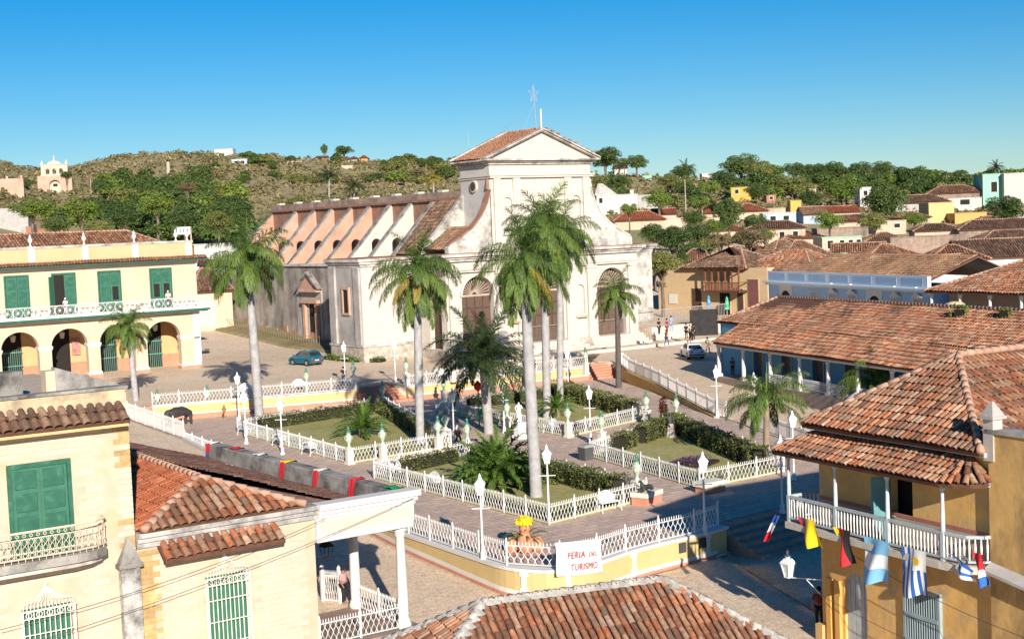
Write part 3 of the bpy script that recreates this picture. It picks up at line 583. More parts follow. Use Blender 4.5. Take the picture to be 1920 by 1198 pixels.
for k in range(14):
    v = 132+k*2.7; MB().box(74.9-.02*(k % 3), 75.1, v, v+random.uniform(1.2, 2.6), zt1(75, v)-.3, zt1(75, v)+random.uniform(.7, 1.5)).build('exposed_brick', BRK_, ch)
# side portal with pediment
sd = MB(); sd.awall((74.85, 150.6, 0), (0, -1, 0), (-1, 0, 0), 6.2, 1.0, 8.2, .3, [(3.9, .95, 1.2, 5.9, .95)], 12); p_ = sd.build('side_portal', GREYPL, ch)
b = MB(); b.box(74.45, 74.8, 147.9, 148.5, 1.2, 6.6); b.box(74.45, 74.8, 144.9, 145.5, 1.2, 6.6); b.box(74.3, 74.8, 144.6, 148.8, 6.6, 7.0); b.box(74.2, 74.8, 144.4, 149, 7.9, 8.2); b.build('portal_pilaster', PEACH, p_, bevel=.02)
b = MB(); b.prism([(144.2, 8.2), (149.4, 8.2), (146.8, 10.0)], 'x', 74.5, 75.0); b.build('portal_pediment', mat('rose_plaster', (.5, .3, .22), var=.2), p_)
b = MB(); b.beam((74.45, 144.0, 8.3), (74.45, 146.8, 10.15), .6, .2); b.beam((74.45, 149.6, 8.3), (74.45, 146.8, 10.15), .6, .2); b.build('pediment_coping', CONC, p_)
MB().box(74.9, 74.97, 145.7, 147.7, 1.2, 6.8).build('portal_door', DARK, p_)
# steps and forecourt
PALE = mat('pale_stone', (.62, .54, .45), var=.15, scale=1, bump=.3, stain=(.4, .32, .25), samt=.4, sscale=.7)
b = MB()
for i in range(5): b.box(93.2-.3*i, 100.2, VF-.4-.5*(i+1), VF-.38, .9, 2.35-.24*i)
b.build('front_steps', PALE, ch)
b = MB()
for i in range(5): b.box(84.6-.3*i, 91.4+.3*i, VF-.42-.5*(i+1), VF-.38, .9, 2.35-.24*i)
b.build('front_steps', PALE, ch)
fw = MB(); fw.box(75.0, 84.0, 116.5, 119.0, .6, 2.2); fw.build('forecourt', RUBBLE, ch)
kb = MB(); kb.box(74.6, 112, 112.6, 113.3, .6, 1.62); tag(kb.build('kerb', PALE), 'low pale stone kerb in front of the church steps', 'kerb')
fr = MB(); fr.box(100.9, 118, 117.6, 118.3, .8, 2.9); o = fr.build('low_wall', PALE); tag(o, 'low pale stone wall with people on it to the right of the church', 'wall')
fr = MB(); fr.box(100.9, 118, 118.3, 124, .8, 2.75); tag(fr.build('terrace', STREET), kind='structure')
rl = MB()
for k in range(70): rl.box(101+k*.24, 101.04+k*.24, 123.8, 123.84, 2.75, 4.3)
rl.box(101, 118, 123.78, 123.86, 4.2, 4.27); o = rl.build('iron_railing', mat('railing_grey', (.36, .33, .30), rough=.6)); tag(o, 'thin iron railing on the terrace right of the church', 'railing')
rl = MB()
for k in range(60): rl.tube([(73.2-.02*k, 132+k*.6, zt1(73, 132+k*.6)-.2), (73.2-.02*k, 132+k*.6, zt1(73, 132+k*.6)+1.5)], .022, 4)
for k in range(59):
    for zz in (.35, 1.35): rl.tube([(73.2-.02*k, 132+k*.6, zt1(73, 132+k*.6)+zz), (73.2-.02*(k+1), 132.6+k*.6, zt1(73, 132.6+k*.6)+zz)], .018, 4, False)
o = rl.build('iron_railing', mat('railing_rust', (.25, .2, .16), rough=.7)); tag(o, 'thin dark iron railing along the grass strip of the church side', 'railing')
vg = MB(); vs = [131.5+k*2 for k in range(21)]
for a, c in zip(vs, vs[1:]): vg.poly([(71.6-.02*(a-131), a, zt1(71.6, a)+.25), (74.99, a, zt1(75, a)+.7), (74.99, c, zt1(75, c)+.7), (71.6-.02*(c-131), c, zt1(71.6, c)+.25)]); vg.poly([(71.6-.02*(a-131), a, zt1(71.6, a)+.25), (71.6-.02*(c-131), c, zt1(71.6, c)+.25), (71.3-.02*(c-131), c, zt1(71.3, c)-.1), (71.3-.02*(a-131), a, zt1(71.3, a)-.1)])
tag(vg.build('verge', VERGE), kind='structure')
# ------------------------------------------------------------------ palace (left)
VPL = 135.0
pa = thing('palace', 'cream two storey palace with green doors, white balcony and round arcade', 'building', (43, VPL, 1.5))
UL, UR = 27.0, 56.1; cen = [29.0, 33.67, 38.34, 43.0, 47.67, 52.38]
b = MB(); b.awall((UL, VPL, 0), (1, 0, 0), (0, -1, 0), UR-UL, 1.5, 7.4, .75, [(c-UL, 1.75, 1.5, 4.85, 1.65) for c in cen], 18); b.build('arcade_wall', CREAM, pa)
for i in range(7):
    x = UL if i == 0 else (cen[i-1]+(cen[i] if i < 6 else cen[5]+3.9))/2; hw = .62 if i < 6 else .95
    if i == 0: continue
    if i == 6: x, hw = 55.1, 1.0
    b = MB(); b.box(x-hw-.07, x+hw+.07, VPL-.12, VPL+.85, 4.7, 4.95); b.box(x-hw-.02, x+hw+.02, VPL-.06, VPL+.8, 4.55, 4.7); b.build('pier_capital', TRIM, pa, bevel=.02)
    b = MB(); b.box(x-hw-.05, x+hw+.05, VPL-.1, VPL+.85, 1.9, 2.15); b.build('pier_base', TRIM, pa); MB().box(x-hw-.09, x+hw+.09, VPL-.14, VPL+.87, 1.2, 1.9).build('pier_plinth', ORG, pa)
MB().box(55.5, 56.22, VPL-.06, VPL+.85, 2.15, 7.4).build('corner_pilaster', TRIM, pa, bevel=.02)
b = MB(); b.box(UL, UR, 139.2, 139.6, 1.5, 7.4); b.build('arcade_back_wall', mat('ochre_inner', (.62, .38, .19), var=.06, scale=.6), pa)
MB().box(UL, UR-.05, 139.12, 139.2, 1.5, 2.9).build('red_dado', ORG, pa)
b = MB(); b.box(55.35, 56.1, VPL+.75, 150, 1.5, 7.4); b.box(UL, UR, 149.6, 150, 1.5, 13); b.build('end_wall', CREAM, pa)
for i, c in enumerate(cen):
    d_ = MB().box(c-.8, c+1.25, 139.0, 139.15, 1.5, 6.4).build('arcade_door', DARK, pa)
    if i in (2, 4, 5):
        gr = MB()
        for k in range(10): gr.box(c-.7+k*.2, c-.66+k*.2, 138.8, 138.85, 1.6, 5.6 if i == 4 else 4.6)
        gr.box(c-.8, c+1.25, 138.78, 138.86, 3.0, 3.1); gr.box(c-.8, c+1.25, 138.78, 138.86, 4.3, 4.4); gr.build('grille', mat('green_grille', (.12, .28, .22), rough=.5), d_)
    lt = MB(); lt.tube([(c+.05, 137.4, 7.3), (c+.05, 137.4, 6.0)], .02, 4); lt.frustum(c+.05, 137.4, 5.45, 6.0, .13, .13, .22, .22); lt.frustum(c+.05, 137.4, 6.0, 6.2, .24, .24, .05, .05); lt.build('hanging_lantern', TRIM, pa)
MB().box(44.5, 45.3, 139.0, 139.1, 3.6, 5.2).build('wall_poster', mat('poster', (.45, .22, .2), var=.4, scale=2), pa)
MB().box(UL, UR+.3, VPL-1.6, 150, .6, 1.5).build('platform', mat('tile_floor', (.36, .25, .2), var=.12, scale=1), pa)
MB().box(UL, UR+.3, VPL-1.75, VPL-1.6, .6, 1.46).build('platform_edge', ORG, pa)
b = MB(); b.box(UL, UR-.1, VPL, 149.6, 7.35, 7.5); b.build('arcade_ceiling', mat('grey_wood', (.3, .27, .23)), pa)
BALV = VPL-1.15
b = MB(); b.box(UL, UR+.9, BALV, VPL+.2, 7.62, 7.8); b.build('balcony_floor', TRIM, pa); b = MB(); b.box(UL, UR+.85, BALV+.04, VPL+.2, 7.42, 7.62); b.build('balcony_edge', GREEN, pa)
MB().box(UL, UR+.7, BALV+.3, VPL+.1, 7.3, 7.42).build('balcony_soffit', GREYPL, pa)
MB().box(UL, UR, VPL, 149.6, 7.5, 12.4).build('upper_wall', CREAM, pa)
b = MB(); b.box(UL, UR+.05, VPL-.09, VPL+.1, 7.8, 8.15); b.build('skirting', TRIM, pa)
doors = [33.9, 38.36, (pv(96, 515, VPL).x+pv(140, 512, VPL).x)/2, (pv(182, 509, VPL).x+pv(225, 508, VPL).x)/2, 52.37]
shutter_g = mat('green_shutter', (.042, .155, .10), rough=.6, var=.15, scale=4)
for i, c in enumerate(doors):
    b = MB(); b.box(c-1.15, c+1.15, VPL-.1, VPL-.01, 7.8, 11.8); d_ = b.build('door_frame', GREEN, pa)
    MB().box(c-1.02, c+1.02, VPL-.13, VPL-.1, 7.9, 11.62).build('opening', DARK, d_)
    lv = []
    if i == 2: lv = [(c+.0, c+1.0, 0)]; MB().slab([(c-1.0, VPL-.15, 7.9), (c-1.65, VPL-.75, 7.9), (c-1.65, VPL-.75, 11.5), (c-1.0, VPL-.15, 11.5)], (.05, -.05, 0)).build('open_leaf', shutter_g, d_)
    elif i == 3: lv = [(c-1.0, c-.02, 0), (c+.02, c+1.0, 1)]
    elif i == 4: lv = [(c-1.0, c-.02, 1), (c+.02, c+1.0, 1)]
    else: lv = [(c-1.0, c-.02, 0), (c+.02, c+1.0, 0)]
    for x0, x1, hole in lv:
        b = MB()
        if hole: b.awall((x0, VPL-.16, 0), (1, 0, 0), (0, -1, 0), x1-x0, 7.9, 11.6, .03, [((x1-x0)/2, .3, 8.95, 10.25, 0)])
        else: b.box(x0, x1, VPL-.17, VPL-.13, 7.9, 11.6)
        l_ = b.build('door_leaf', shutter_g, d_)
        b = MB(); b.box(x0+.12, x1-.12, VPL-.2, VPL-.165, 10.45, 11.4)
        if not hole: b.box(x0+.12, x1-.12, VPL-.2, VPL-.172, 8.9, 10.25)
        b.build('leaf_panel', GREEN, l_)
# balcony railing: framed rosette panels
def rail_panel(L_, H_, n):
    b = MB(); r_ = .018
    b.box(0, L_, -.03, .03, 0, .05); b.box(0, L_, -.03, .03, H_-.05, H_); b.box(0, .05, -.03, .03, 0, H_)
    for k in range(n):
        cx = (k+.5)*L_/n; R_ = min(L_/n, H_)*.46; cz = H_/2
        b.tube([(cx+R_*math.cos(2*PI*j/14), 0, cz+R_*math.sin(2*PI*j/14)) for j in range(15)], .022, 4, False)
        for j in range(12): a = 2*PI*j/12; b.tube([(cx+.08*math.cos(a), 0, cz+.08*math.sin(a)), (cx+R_*math.cos(a), 0, cz+R_*math.sin(a))], .012, 3, False)
        b.tube([(cx, -.02, cz), (cx, .02, cz)], .09, 8)
        for sx in (-1, 1):
            for sz in (-1, 1): b.tube([(cx+sx*R_*.7, 0, cz+sz*R_*.72), (cx+sx*L_/n*.5, 0, cz+sz*H_*.48)], .016, 3, False)
    return b.mesh('rail_panel', IRON)
rp = rail_panel(1.94, .98, 2); rp2 = rail_panel(1.15, .98, 1); inv = ROOT[pa].inverted()
n = int((UR+.9-UL)/1.94)
for k in range(n): o = link('rail_panel', rp, pa); o.matrix_local = inv @ Matrix.Translation((UR+.85-(k+1)*1.94, BALV+.06, 7.82))
o = link('rail_panel', rp2, pa); o.matrix_local = inv @ Matrix.Translation((UR+.85, BALV+.06, 7.82)) @ Matrix.Rotation(PI/2, 4, 'Z')
# eave, parapet, urn finials, roof
b = MB(); b.box(UL, UR+.15, VPL-.15, 149.6, 12.1, 12.4); b.build('frieze', TRIM, pa)
b = MB(); b.box(UL, UR+.8, VPL-.75, VPL+.2, 12.42, 12.5); b.build('eave_soffit', GREYPL, pa)
tile_roof(pa, [(UL, VPL-.95, 12.55), (UR+1, VPL-.95, 12.55), (UR+1, VPL+.1, 12.95), (UL, VPL+.1, 12.95)], T_TAN, .3, .45, 4, name='eave_roof')
MB().box(UL, UR+1, VPL-.98, VPL-.9, 12.4, 12.5).build('gutter', GREEN, pa)
MB().box(UL, UR-.2, VPL+.1, VPL+.45, 12.4, 14.2).build('parapet', mat('parapet_peach', (.57, .41, .23), var=.05, scale=.6), pa); MB().box(UL, UR-.15, VPL+.02, VPL+.53, 14.2, 14.4).build('parapet_coping', WHITE_ST, pa)
URN_PR = [(.0, 0), (.14, 0), (.14, .08), (.06, .16), (.06, .3), (.2, .45), (.24, .65), (.13, .8), (.08, .86), (.12, .95), (.05, 1.1), (0, 1.2)]
for c in (30.2, 34.9, 39.95, (pv(160, 470, VPL).x), pv(254, 465, VPL).x, pv(332, 458, VPL).x, pv(353, 457, VPL).x):
    if c < 53 or c > 55: MB().box(c-.3, c+.3, VPL+.04, VPL+.5, 12.9, 14.2).build('parapet_post', TRIM, pa)
    MB().lathe(URN_PR, (c, VPL+.28, 14.4), 10).build('finial', TRIM, pa, True)
sb = MB(); sb.box(54.55, 56.0, VPL+.5, VPL+.56, 15.0, 15.75); s_ = sb.build('notice_board', TRIM, pa); q = MB()
for x in (54.9, 55.2, 55.45, 55.62): q.box(x, x+.1, VPL+.47, VPL+.5, 15.2, 15.55)
q.build('board_marks', mat('blue_ink', (.05, .1, .35)), s_); MB().box(55.95, 56.05, VPL+.5, VPL+.6, 12.9, 15.7).build('board_post', CREAM, pa)
pr_top = pv(255, 437, 140).z
tile_roof(pa, [(UL, VPL+.6, 13.3), (UR-.6, VPL+.6, 13.3), (51.4, 141, 15.6), (UL, 141, 15.6)], T_MIX, .32, .5, 4)
tile_roof(pa, [(UR-.6, VPL+.6, 13.3), (UR-.6, 149, 13.3), (51.4, 143, 15.6), (51.4, 141, 15.6)], T_MIX, .32, .5, 4); ridge(pa, (UL, 141, 15.62), (51.4, 141, 15.62), MORT_R); ridge(pa, (51.4, 141, 15.62), (UR-.6, VPL+.6, 13.35), MORT_R)
# ------------------------------------------------------------------ tall cream house, left foreground
def bricks(thing_, x0, x1, z0, z1, v, holes, L_=.62, H_=.2, limit=300, mt=None, name='brick'):
    """proud painted blocks on a wall facing -Y; half-bond, holes = list of rectangles to avoid"""
    b = MB(); b.box(0, L_-.03, -.014, .03, 0, H_-.022); me = b.mesh('brick', mt); par = thing_; inv_ = ROOT[rootof(thing_)].inverted(); c = []
    for j in range(int((z1-z0)/H_)):
        for i in range(-1, int((x1-x0)/L_)+1):
            x = x0+i*L_+(L_/2 if j % 2 else 0); z = z0+j*H_
            if x < x0 or x+L_ > x1 or any(x+L_ > a and x < b_ and z+H_ > c0 and z < d for a, b_, c0, d in holes): continue
            X, Y, k = pj((x, v, z))
            if -40 < X < 1930 and -10 < Y < 1210: c.append((x, z))
    random.shuffle(c)
    rest = MB()
    for n_, (x, z) in enumerate(c):
        if n_ < limit: o = link(name, me, par); o.matrix_local = inv_ @ Matrix.Translation((x, v, z))
        else: rest.box(x, x+L_-.03, v-.014, v+.03, z, z+H_-.022)
    if rest.v: r_ = rest.build('bricks', mt, par); r_['kind'] = 'stuff'
CRB = mat('cream_brick', (.57, .475, .365), var=.08, scale=1.5, bump=.3, bscale=9, stain=(.60, .49, .425), samt=.6, sscale=.45, island=.07)
CRW = mat('cream_mortar', (.53, .43, .32), var=.12, scale=1, bump=.2, stain=(.58, .36, .14), samt=.4, sscale=.4)
WORN = mat('worn_brick', (.50, .33, .14), var=.3, scale=2.5, bump=.7, bscale=5, stain=(.33, .24, .16), samt=.5, sscale=1.5, island=.2)
VW = 47.5
th = thing('house', 'tall cream brick house with green shutters and a white curved iron balcony', 'house', (13, VW, -1.6))
wl = MB(); wl.box(4, 16.95, VW, 58, -1.8, 9.35); wall_t = wl.build('wall', CRW, th)
bricks(wall_t, 9.5, 16.3, -.5, 8.4, VW, [(12.7, 14.95, 3.8, 7.5), (12.6, 15, -2, 3.2), (8, 16.4, 3.7, 4.5)], mt=CRB)
for j in range(24):
    z = 3.6+j*.2; wdt = .34 if j % 2 else .52
    MB().box(16.93-wdt, 16.97, VW-.02, VW+.03, z, z+.18).build('quoin', WORN if j in (0, 1, 2, 3, 6, 16, 17, 18, 20, 21, 22, 23) else CRB, wall_t)
tile_roof(th, [(5, VW-.75, 8.5), (16.8, VW-.75, 8.5), (16.8, VW+.02, 9.05), (5, VW+.02, 9.05)], T_BRN, .33, .5, 6, indiv=120, name='eave_roof')
MB().box(5, 16.75, VW-.66, VW, 8.28, 8.42).build('eave_board', mat('ochre_board', (.62, .42, .2), var=.1), th)
MB().box(4, 16.9, VW-.03, VW+.3, 9.05, 9.5).build('parapet', mat('stained_cream', (.52, .42, .27), var=.2, scale=1.2, stain=(.16, .13, .10), samt=.6, sscale=.9), th)
MB().box(4, 17.0, VW-.1, VW+.4, 9.5, 9.6).build('parapet_coping', CONC, th)
b = MB(); b.box(6, 13.8, 48.6, 49.2, 9.3, 10.3); b.build('roof_parapet', CONC, th); b = MB(); b.prism([(15.0, 9.3), (17.4, 9.3), (17.4, 9.45), (15.0, 10.3)], 'y', 48.9, 49.3); b.build('roof_parapet', CONC, th)
MB().box(14.65, 14.98, 48.8, 49.35, 9.3, 10.2).build('parapet_end', CREAM, th)
b = MB(); b.slab([(9, 52, 10.4), (12.9, 52, 10.4), (12.2, 55, 11.6), (9, 55, 11.6)], (0, 0, -.1)); b.build('rear_roof', T_RED, th)
# shuttered door
b = MB(); b.awall((12.78, VW-.1, 0), (1, 0, 0), (0, -1, 0), 2.1, 4.1, 7.35, .12, [(1.05, .92, 4.1, 7.2, 0)]); df = b.build('door_frame', GREEN, th)
for s in (0, 1):
    x0 = 12.92+s*.92; l_ = MB().box(x0, x0+.9, VW-.05, VW-.01, 4.1, 7.2).build('door_leaf', shutter_g, df)
    for k in range(4): MB().box(x0+.1, x0+.8, VW-.08, VW-.045, 4.25+k*.75, 4.85+k*.75).build('leaf_panel', GREEN, l_, bevel=.015)
# balcony
prof = [(5, 46.35), (14.6, 46.35), (15.3, 46.5), (15.75, 46.85), (15.85, VW)]
b = MB(); b.prism(prof+[(5, VW)], 'z', 4.02, 4.3); bl = b.build('balcony', CONC, th); b = MB(); b.prism([(5, 46.5), (14.5, 46.5), (15.15, 46.65), (15.6, 46.95), (15.68, VW), (5, VW)], 'z', 3.85, 4.02); b.build('balcony_moulding', WHITE_ST, bl)
b = MB(); rp_ = [Vector((x, y+.08, 0)) for x, y in prof]
for zz, r_ in ((5.27, .04), (4.42, .025), (5.05, .02), (4.6, .018)): b.tube([(p.x, p.y, zz) for p in rp_], r_, 5)
rail = b.build('balcony_rail', mat('cream_iron', (.66, .56, .43), rough=.6, var=.15, scale=6, stain=(.35, .2, .1), samt=.3, sscale=6), bl)
bb = MB()
def scroll(bm_, p, d, zc, h, r_=.012):
    pts = []
    for k in range(15): t = k/14; a = t*2*PI; pts.append(p+d*(.075*math.sin(a))+Vector((0, 0, zc+h*(t-.5))))
    bm_.tube(pts, r_, 3, False); pts = [Vector((q.x, q.y, q.z))-2*d*((q-p).dot(d)) for q in pts]; bm_.tube(pts, r_, 3, False)
L_acc = 0
for a, c in zip(rp_, rp_[1:]):
    d = (c-a); n_ = max(1, int(d.length/.22)); dn = d.normalized()
    for k in range(n_):
        p = a+d*((k+.5)/n_)
        if p.x > 10: scroll(bb, p, dn, 4.82, .5); bb.tube([p+Vector((0, 0, 4.3)), p+Vector((0, 0, 4.42))], .012, 3); bb.tube([p+dn*.11+Vector((0, 0, 4.42)), p+dn*.11+Vector((0, 0, 5.05))], .012, 3); bb.tube([p+Vector((.05*math.cos(2*PI*j/8)*dn.x, .05*math.cos(2*PI*j/8)*dn.y, 5.16+.05*math.sin(2*PI*j/8))) for j in range(9)], .011, 3, False); bb.tube([p+Vector((.07*math.cos(2*PI*j/8)*dn.x, .07*math.cos(2*PI*j/8)*dn.y, 4.51+.07*math.sin(2*PI*j/8))) for j in range(9)], .011, 3, False)
bb.build('balusters', rail.data.materials[0], bl)
# caged windows
def cage_window(t, c, ztop, w_, zb=-1.0):
    x0, x1 = c-w_/2, c+w_/2; y = VW-.35
    fr_ = MB().box(x0+.05, x1-.05, VW-.03, VW+.02, zb, ztop).build('window', GREEN, t)
    for s in range(6): MB().box(x0+.08+s*(w_-.16)/6, x0+.08+(s+.92)*(w_-.16)/6, VW-.06, VW-.031, zb, ztop-.05).build('shutter_board', shutter_g, fr_)
    b = MB(); n_ = 11
    for k in range(n_): x = x0+w_*k/(n_-1); b.box(x-.014, x+.014, y-.014, y+.014, zb, ztop)
    for s in (x0, x1):
        for k in (1, 2): b.box(s-.014, s+.014, y+.11*k-.014, y+.11*k+.014, zb, ztop)
    z = ztop
    while z > zb:
        b.box(x0-.02, x1+.02, y-.03, y+.0, z-.03, z); b.box(x0-.02, x0+.01, y, VW, z-.03, z); b.box(x1-.01, x1+.02, y, VW, z-.03, z); z -= .78
    b.box(x0-.03, x1+.03, y-.035, y+.03, ztop-.27, ztop-.24); b.box(x0-.03, x1+.03, y-.035, y+.03, ztop-.02, ztop+.02)
    for k in range(5):
        cx = x0+w_*(k+.5)/5; b.tube([(cx+.1*math.cos(2*PI*j/8), y-.03, ztop-.13+.09*math.sin(2*PI*j/8)) for j in range(9)], .013, 3, False)
    for k in range(15):
        x = x0+w_*k/14; dx = c-x
        b.tube([(x, y, ztop), (x+dx*.05, y+.05, ztop+.2+.05*(1-abs(dx)/w_)), (x+dx*.5, y+.16, ztop+.3), (c+.02*(k-7)/7, VW-.08, ztop+.7)], .011, 3, False)
    b.lathe([(0, 0), (.05, .03), (.06, .09), (.02, .16), (0, .24)], (c, VW-.08, ztop+.66), 6)
    b.build('window_cage', mat('cream_cage', (.74, .70, .60), rough=.55, var=.08), fr_)
    return fr_
cage_window(th, 13.8, 2.5, 1.72)
# grey corner pilaster with pyramid cap
b = MB(); b.box(16.32, 16.98, VW-.32, VW-.001, -1.7, 3.35); b.build('corner_pilaster', mat('pilaster_white', (.50, .475, .44), var=.3, scale=1.3, stain=(.10, .10, .10), samt=.75, sscale=1.2), th); b = MB(); b.box(16.22, 17.08, VW-.42, VW-.002, 3.35, 3.5); b.frustum(16.65, VW-.2, 3.5, 4.4, .38, .19, .03, .03); b.build('pilaster_cap', CONC, th)
# ------------------------------------------------------------------ low house with portico
ga = thing('house', 'low cream house with hipped clay roof and white columned corner portico', 'house', (22, VW, -1.6))
b = MB(); b.box(17.02, 23.85, VW+.02, 66, -1.8, 3.95); wall_g = b.build('wall', CRW, ga)
bricks(wall_g, 17.9, 23.6, -1.2, 3.6, VW+.02, [(19.2, 21.3, -2, 3.0)], mt=CRB)
for j in range(24):
    z = -1.0+j*.2; MB().box(17.05, 17.05+(.75 if j % 2 else .5), VW-.01, VW+.04, z, z+.18).build('quoin', WORN, wall_g)
cage_window(ga, 20.2, 2.45, 1.62)
b = MB(); b.box(17.0, 24.0, VW-.1, VW+.3, 3.9, 4.1); b.box(17.0, 24.0, VW-.2, VW+.3, 4.1, 4.28); b.box(17.0, 24.0, VW-.32, VW+.4, 4.28, 4.45); b.build('cornice', mat('weathered_cornice', (.46, .44, .415), var=.25, scale=1.2, bump=.3, stain=(.14, .135, .13), samt=.75, sscale=1.1), ga)
tile_roof(ga, [(17.75, VW-.8, 3.5), (22.3, VW-.8, 3.5), (22.3, VW-.02, 4.0), (17.75, VW-.02, 4.0)], T_MIX, .33, .44, 6, indiv=60, name='canopy_roof')
for k in range(6): x = 18.0+k*.84; MB().beam((x, VW, 3.25), (x, VW-.62, 3.4), .12, .12).build('bracket', WOOD, ga)
AP = Vector((20.25, 49.6, 5.72)); RB = Vector((20.25, 62, 5.95))
tile_roof(ga, [(17.15, VW-.35, 4.5), (23.4, VW-.35, 4.5), AP], T_MIX, .33, .5, 6, indiv=240, name='front_roof')
tile_roof(ga, [(17.1, 62, 4.6), (17.1, VW-.3, 4.5), AP, RB], T_RED, .3, .46, 5, name='side_roof')
BRN_FLAT = mat('brown_flat_tile', (.22, .125, .085), var=.45, scale=5, bump=1, bscale=9, stain=(.40, .25, .18), samt=.55, sscale=3)
r_ = MB(); r_.poly([(23.4, VW+.1, 4.47), (27.38, VW+.45, 3.58), AP]); r_.build('portico_roof', BRN_FLAT, ga)
T_DRK = tile_mat('tile_dark', [(.10, .05, .038), (.17, .085, .06), (.13, .065, .05), (.24, .13, .09), (.15, .08, .06), (.20, .095, .065)], .35)
tile_roof(ga, [(27.38, VW+.45, 3.62), (27.38, 66, 3.62), (20.25, 66, 5.95), AP], T_DRK, .24, .34, 3, name='portico_roof')
for k in range(6): v = 51.5+k*2.2; b = MB(); b.beam((26.1, v+.5, 4.05), (27.3, v, 3.74), .06, .04); b.build('roof_pipe', CONC, ga)
ridge(ga, (17.15, VW-.35, 4.55), AP, MORT_R, .14); ridge(ga, (23.4, VW-.35, 4.55), AP, MORT_R, .14); ridge(ga, AP, RB, MORT_R, .14)
b = MB(); b.box(27.38, 28.02, VW+.4, 66, 3.32, 4.42); b.build('side_parapet', CONC, ga, bevel=.03)
b = MB(); b.box(23.85, 28.05, VW-.2, VW+.35, 3.0, 3.25); b.box(23.85, 28.08, VW-.24, VW+.3, 3.25, 3.9); b.box(23.9, 28.12, VW-.3, VW+.3, 3.9, 4.05); b.box(23.9, 28.2, VW-.38, VW+.3, 4.05, 4.22); b.box(23.9, 28.3, VW-.48, VW+.25, 4.22, 4.46); b.build('entablature', TRIM, ga, bevel=.02)
b = MB(); b.box(24.0, 28.0, VW-.262, VW+.2, 3.32, 3.84); b.build('frieze', mat('cream_frieze', (.60, .52, .40), var=.04), ga)
b = MB(); b.box(27.3, 28.1, VW+.36, 66, 2.98, 3.3); b.build('side_beam', TRIM, ga)
MB().box(23.86, 27.3, VW+.36, 66, 2.9, 3.0).build('portico_ceiling', GREYPL, ga)
b = MB(); b.box(23.86, 28.3, VW-.3, 66, -2.0, -1.0); b.build('portico_floor', mat('portico_tiles', (.30, .22, .18), var=.15, scale=1.5), ga)
for v in (47.75, 51.6, 55.6, 59.6, 63.6):
    b = MB(); b.lathe([(.30, 0), (.30, .18), (.26, .2), (.26, .3), (.205, .36), (.215, 1.2), (.18, 3.6), (.24, 3.68), (.24, 3.8), (.29, 3.84), (.29, 4.0)], (27.66, v, -1.0), 16); b.build('column', TRIM, ga, True)
lt = MB(); c = pv(612, 1025, 50.5); lt.tube([(c.x, 50.5, 2.95), (c.x, 50.5, 2.3)], .012, 4)
for sx in (-1, 1):
    for sy in (-1, 1): lt.beam((c.x+sx*.13, 50.5+sy*.13, 1.6), (c.x+sx*.2, 50.5+sy*.2, 2.05), .025, .025)
lt.frustum(c.x, 50.5, 2.05, 2.3, .24, .24, .05, .05); lt.box(c.x-.14, c.x+.14, 50.36, 50.64, 1.57, 1.6); lt.build('hanging_lantern', mat('black_iron', (.02, .02, .02), rough=.5), ga)
# ------------------------------------------------------------------ tiled roof of the house at the foot of the picture
fh = thing('house', 'single storey house with mottled clay tile hip roof and grey mortar ridge', 'house', (26.6, 35.2, -1.6), math.atan2(-1.61, 5.85))
Mf = ROOT[fh]; ZO = 1.6
MB(Mf).box(-6.1, 6.1, -3.3, 3.3, -.3, ZO+.6).build('wall', OCHRE, fh)
hd_ = 3.7; le = 3.04
A = Mf@Vector((-le, 0, ZO+3.0)); B = Mf@Vector((le, 0, ZO+3.0)); cr4 = [Mf@Vector((sx*(le+hd_), sy*hd_, ZO+.75)) for sx, sy in ((-1, -1), (1, -1), (1, 1), (-1, 1))]
tile_roof(fh, [cr4[0], cr4[1], B, A], T_MIX, .24, .44, 6, indiv=260, name='roof')
tile_roof(fh, [cr4[3], cr4[0], A], T_MIX, .24, .44, 6, indiv=40, name='roof'); tile_roof(fh, [cr4[2], cr4[3], A, B], T_MIX, .29, .5, 4); tile_roof(fh, [cr4[1], cr4[2], B], T_MIX, .29, .5, 4)
for p, q in ((A, B), (cr4[0], A), (cr4[1], B), (cr4[2], B), (cr4[3], A)):
    ridge(fh, p, q, MORT, .13); n_ = int((q-p).length/.3); bb = MB()
    for k in range(n_): c = p.lerp(q, (k+.5)/n_); bb.add([c+Vector((math.cos(a)*random.uniform(.24, .36), math.sin(a)*random.uniform(.24, .36), -.03)) for a in [2*PI*j/7 for j in range(7)]]+[c+Vector((0, 0, .17))], [[j, (j+1) % 7, 7] for j in range(7)])
    bb.build('mortar', MORT, fh)
# ------------------------------------------------------------------ ochre house with balcony (right)
ey_a = math.atan2(-.991, -.134)
yb = thing('house', 'ochre two storey corner house with long white balustered balcony hung with flags', 'house', (38.66, 37.65, 0), ey_a)
MY = ROOT[yb]; Y_ = lambda x, y, z: MY@Vector((x, y, z))
b = MB(MY); b.awall((.75, .95, 0), (1, 0, 0), (0, -1, 0), 8.6, -2.2, 6.55, .4, [(1.87, .6, -2.2, .85, .5), (4.35, .58, 3.0, 5.25, 0)]); b.awall((.75, 9, 0), (0, -1, 0), (-1, 0, 0), 7.64, -2.2, 6.55, .4, [(5.2, .6, 3.0, 5.25, 0)])
b.build('wall', OCHRE, yb)
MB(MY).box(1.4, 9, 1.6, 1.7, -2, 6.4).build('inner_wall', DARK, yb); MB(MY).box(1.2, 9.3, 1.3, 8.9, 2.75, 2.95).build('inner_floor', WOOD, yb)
d_ = MB(MY).box(1.98, 3.26, 1.1, 1.2, -2.2, 1.4).build('arched_door', GWOOD, yb)
for k in range(5): MB(MY).box(2.0+k*.25, 2.22+k*.25, 1.06, 1.1, -2.2, 1.4).build('door_board', GWOOD, d_)
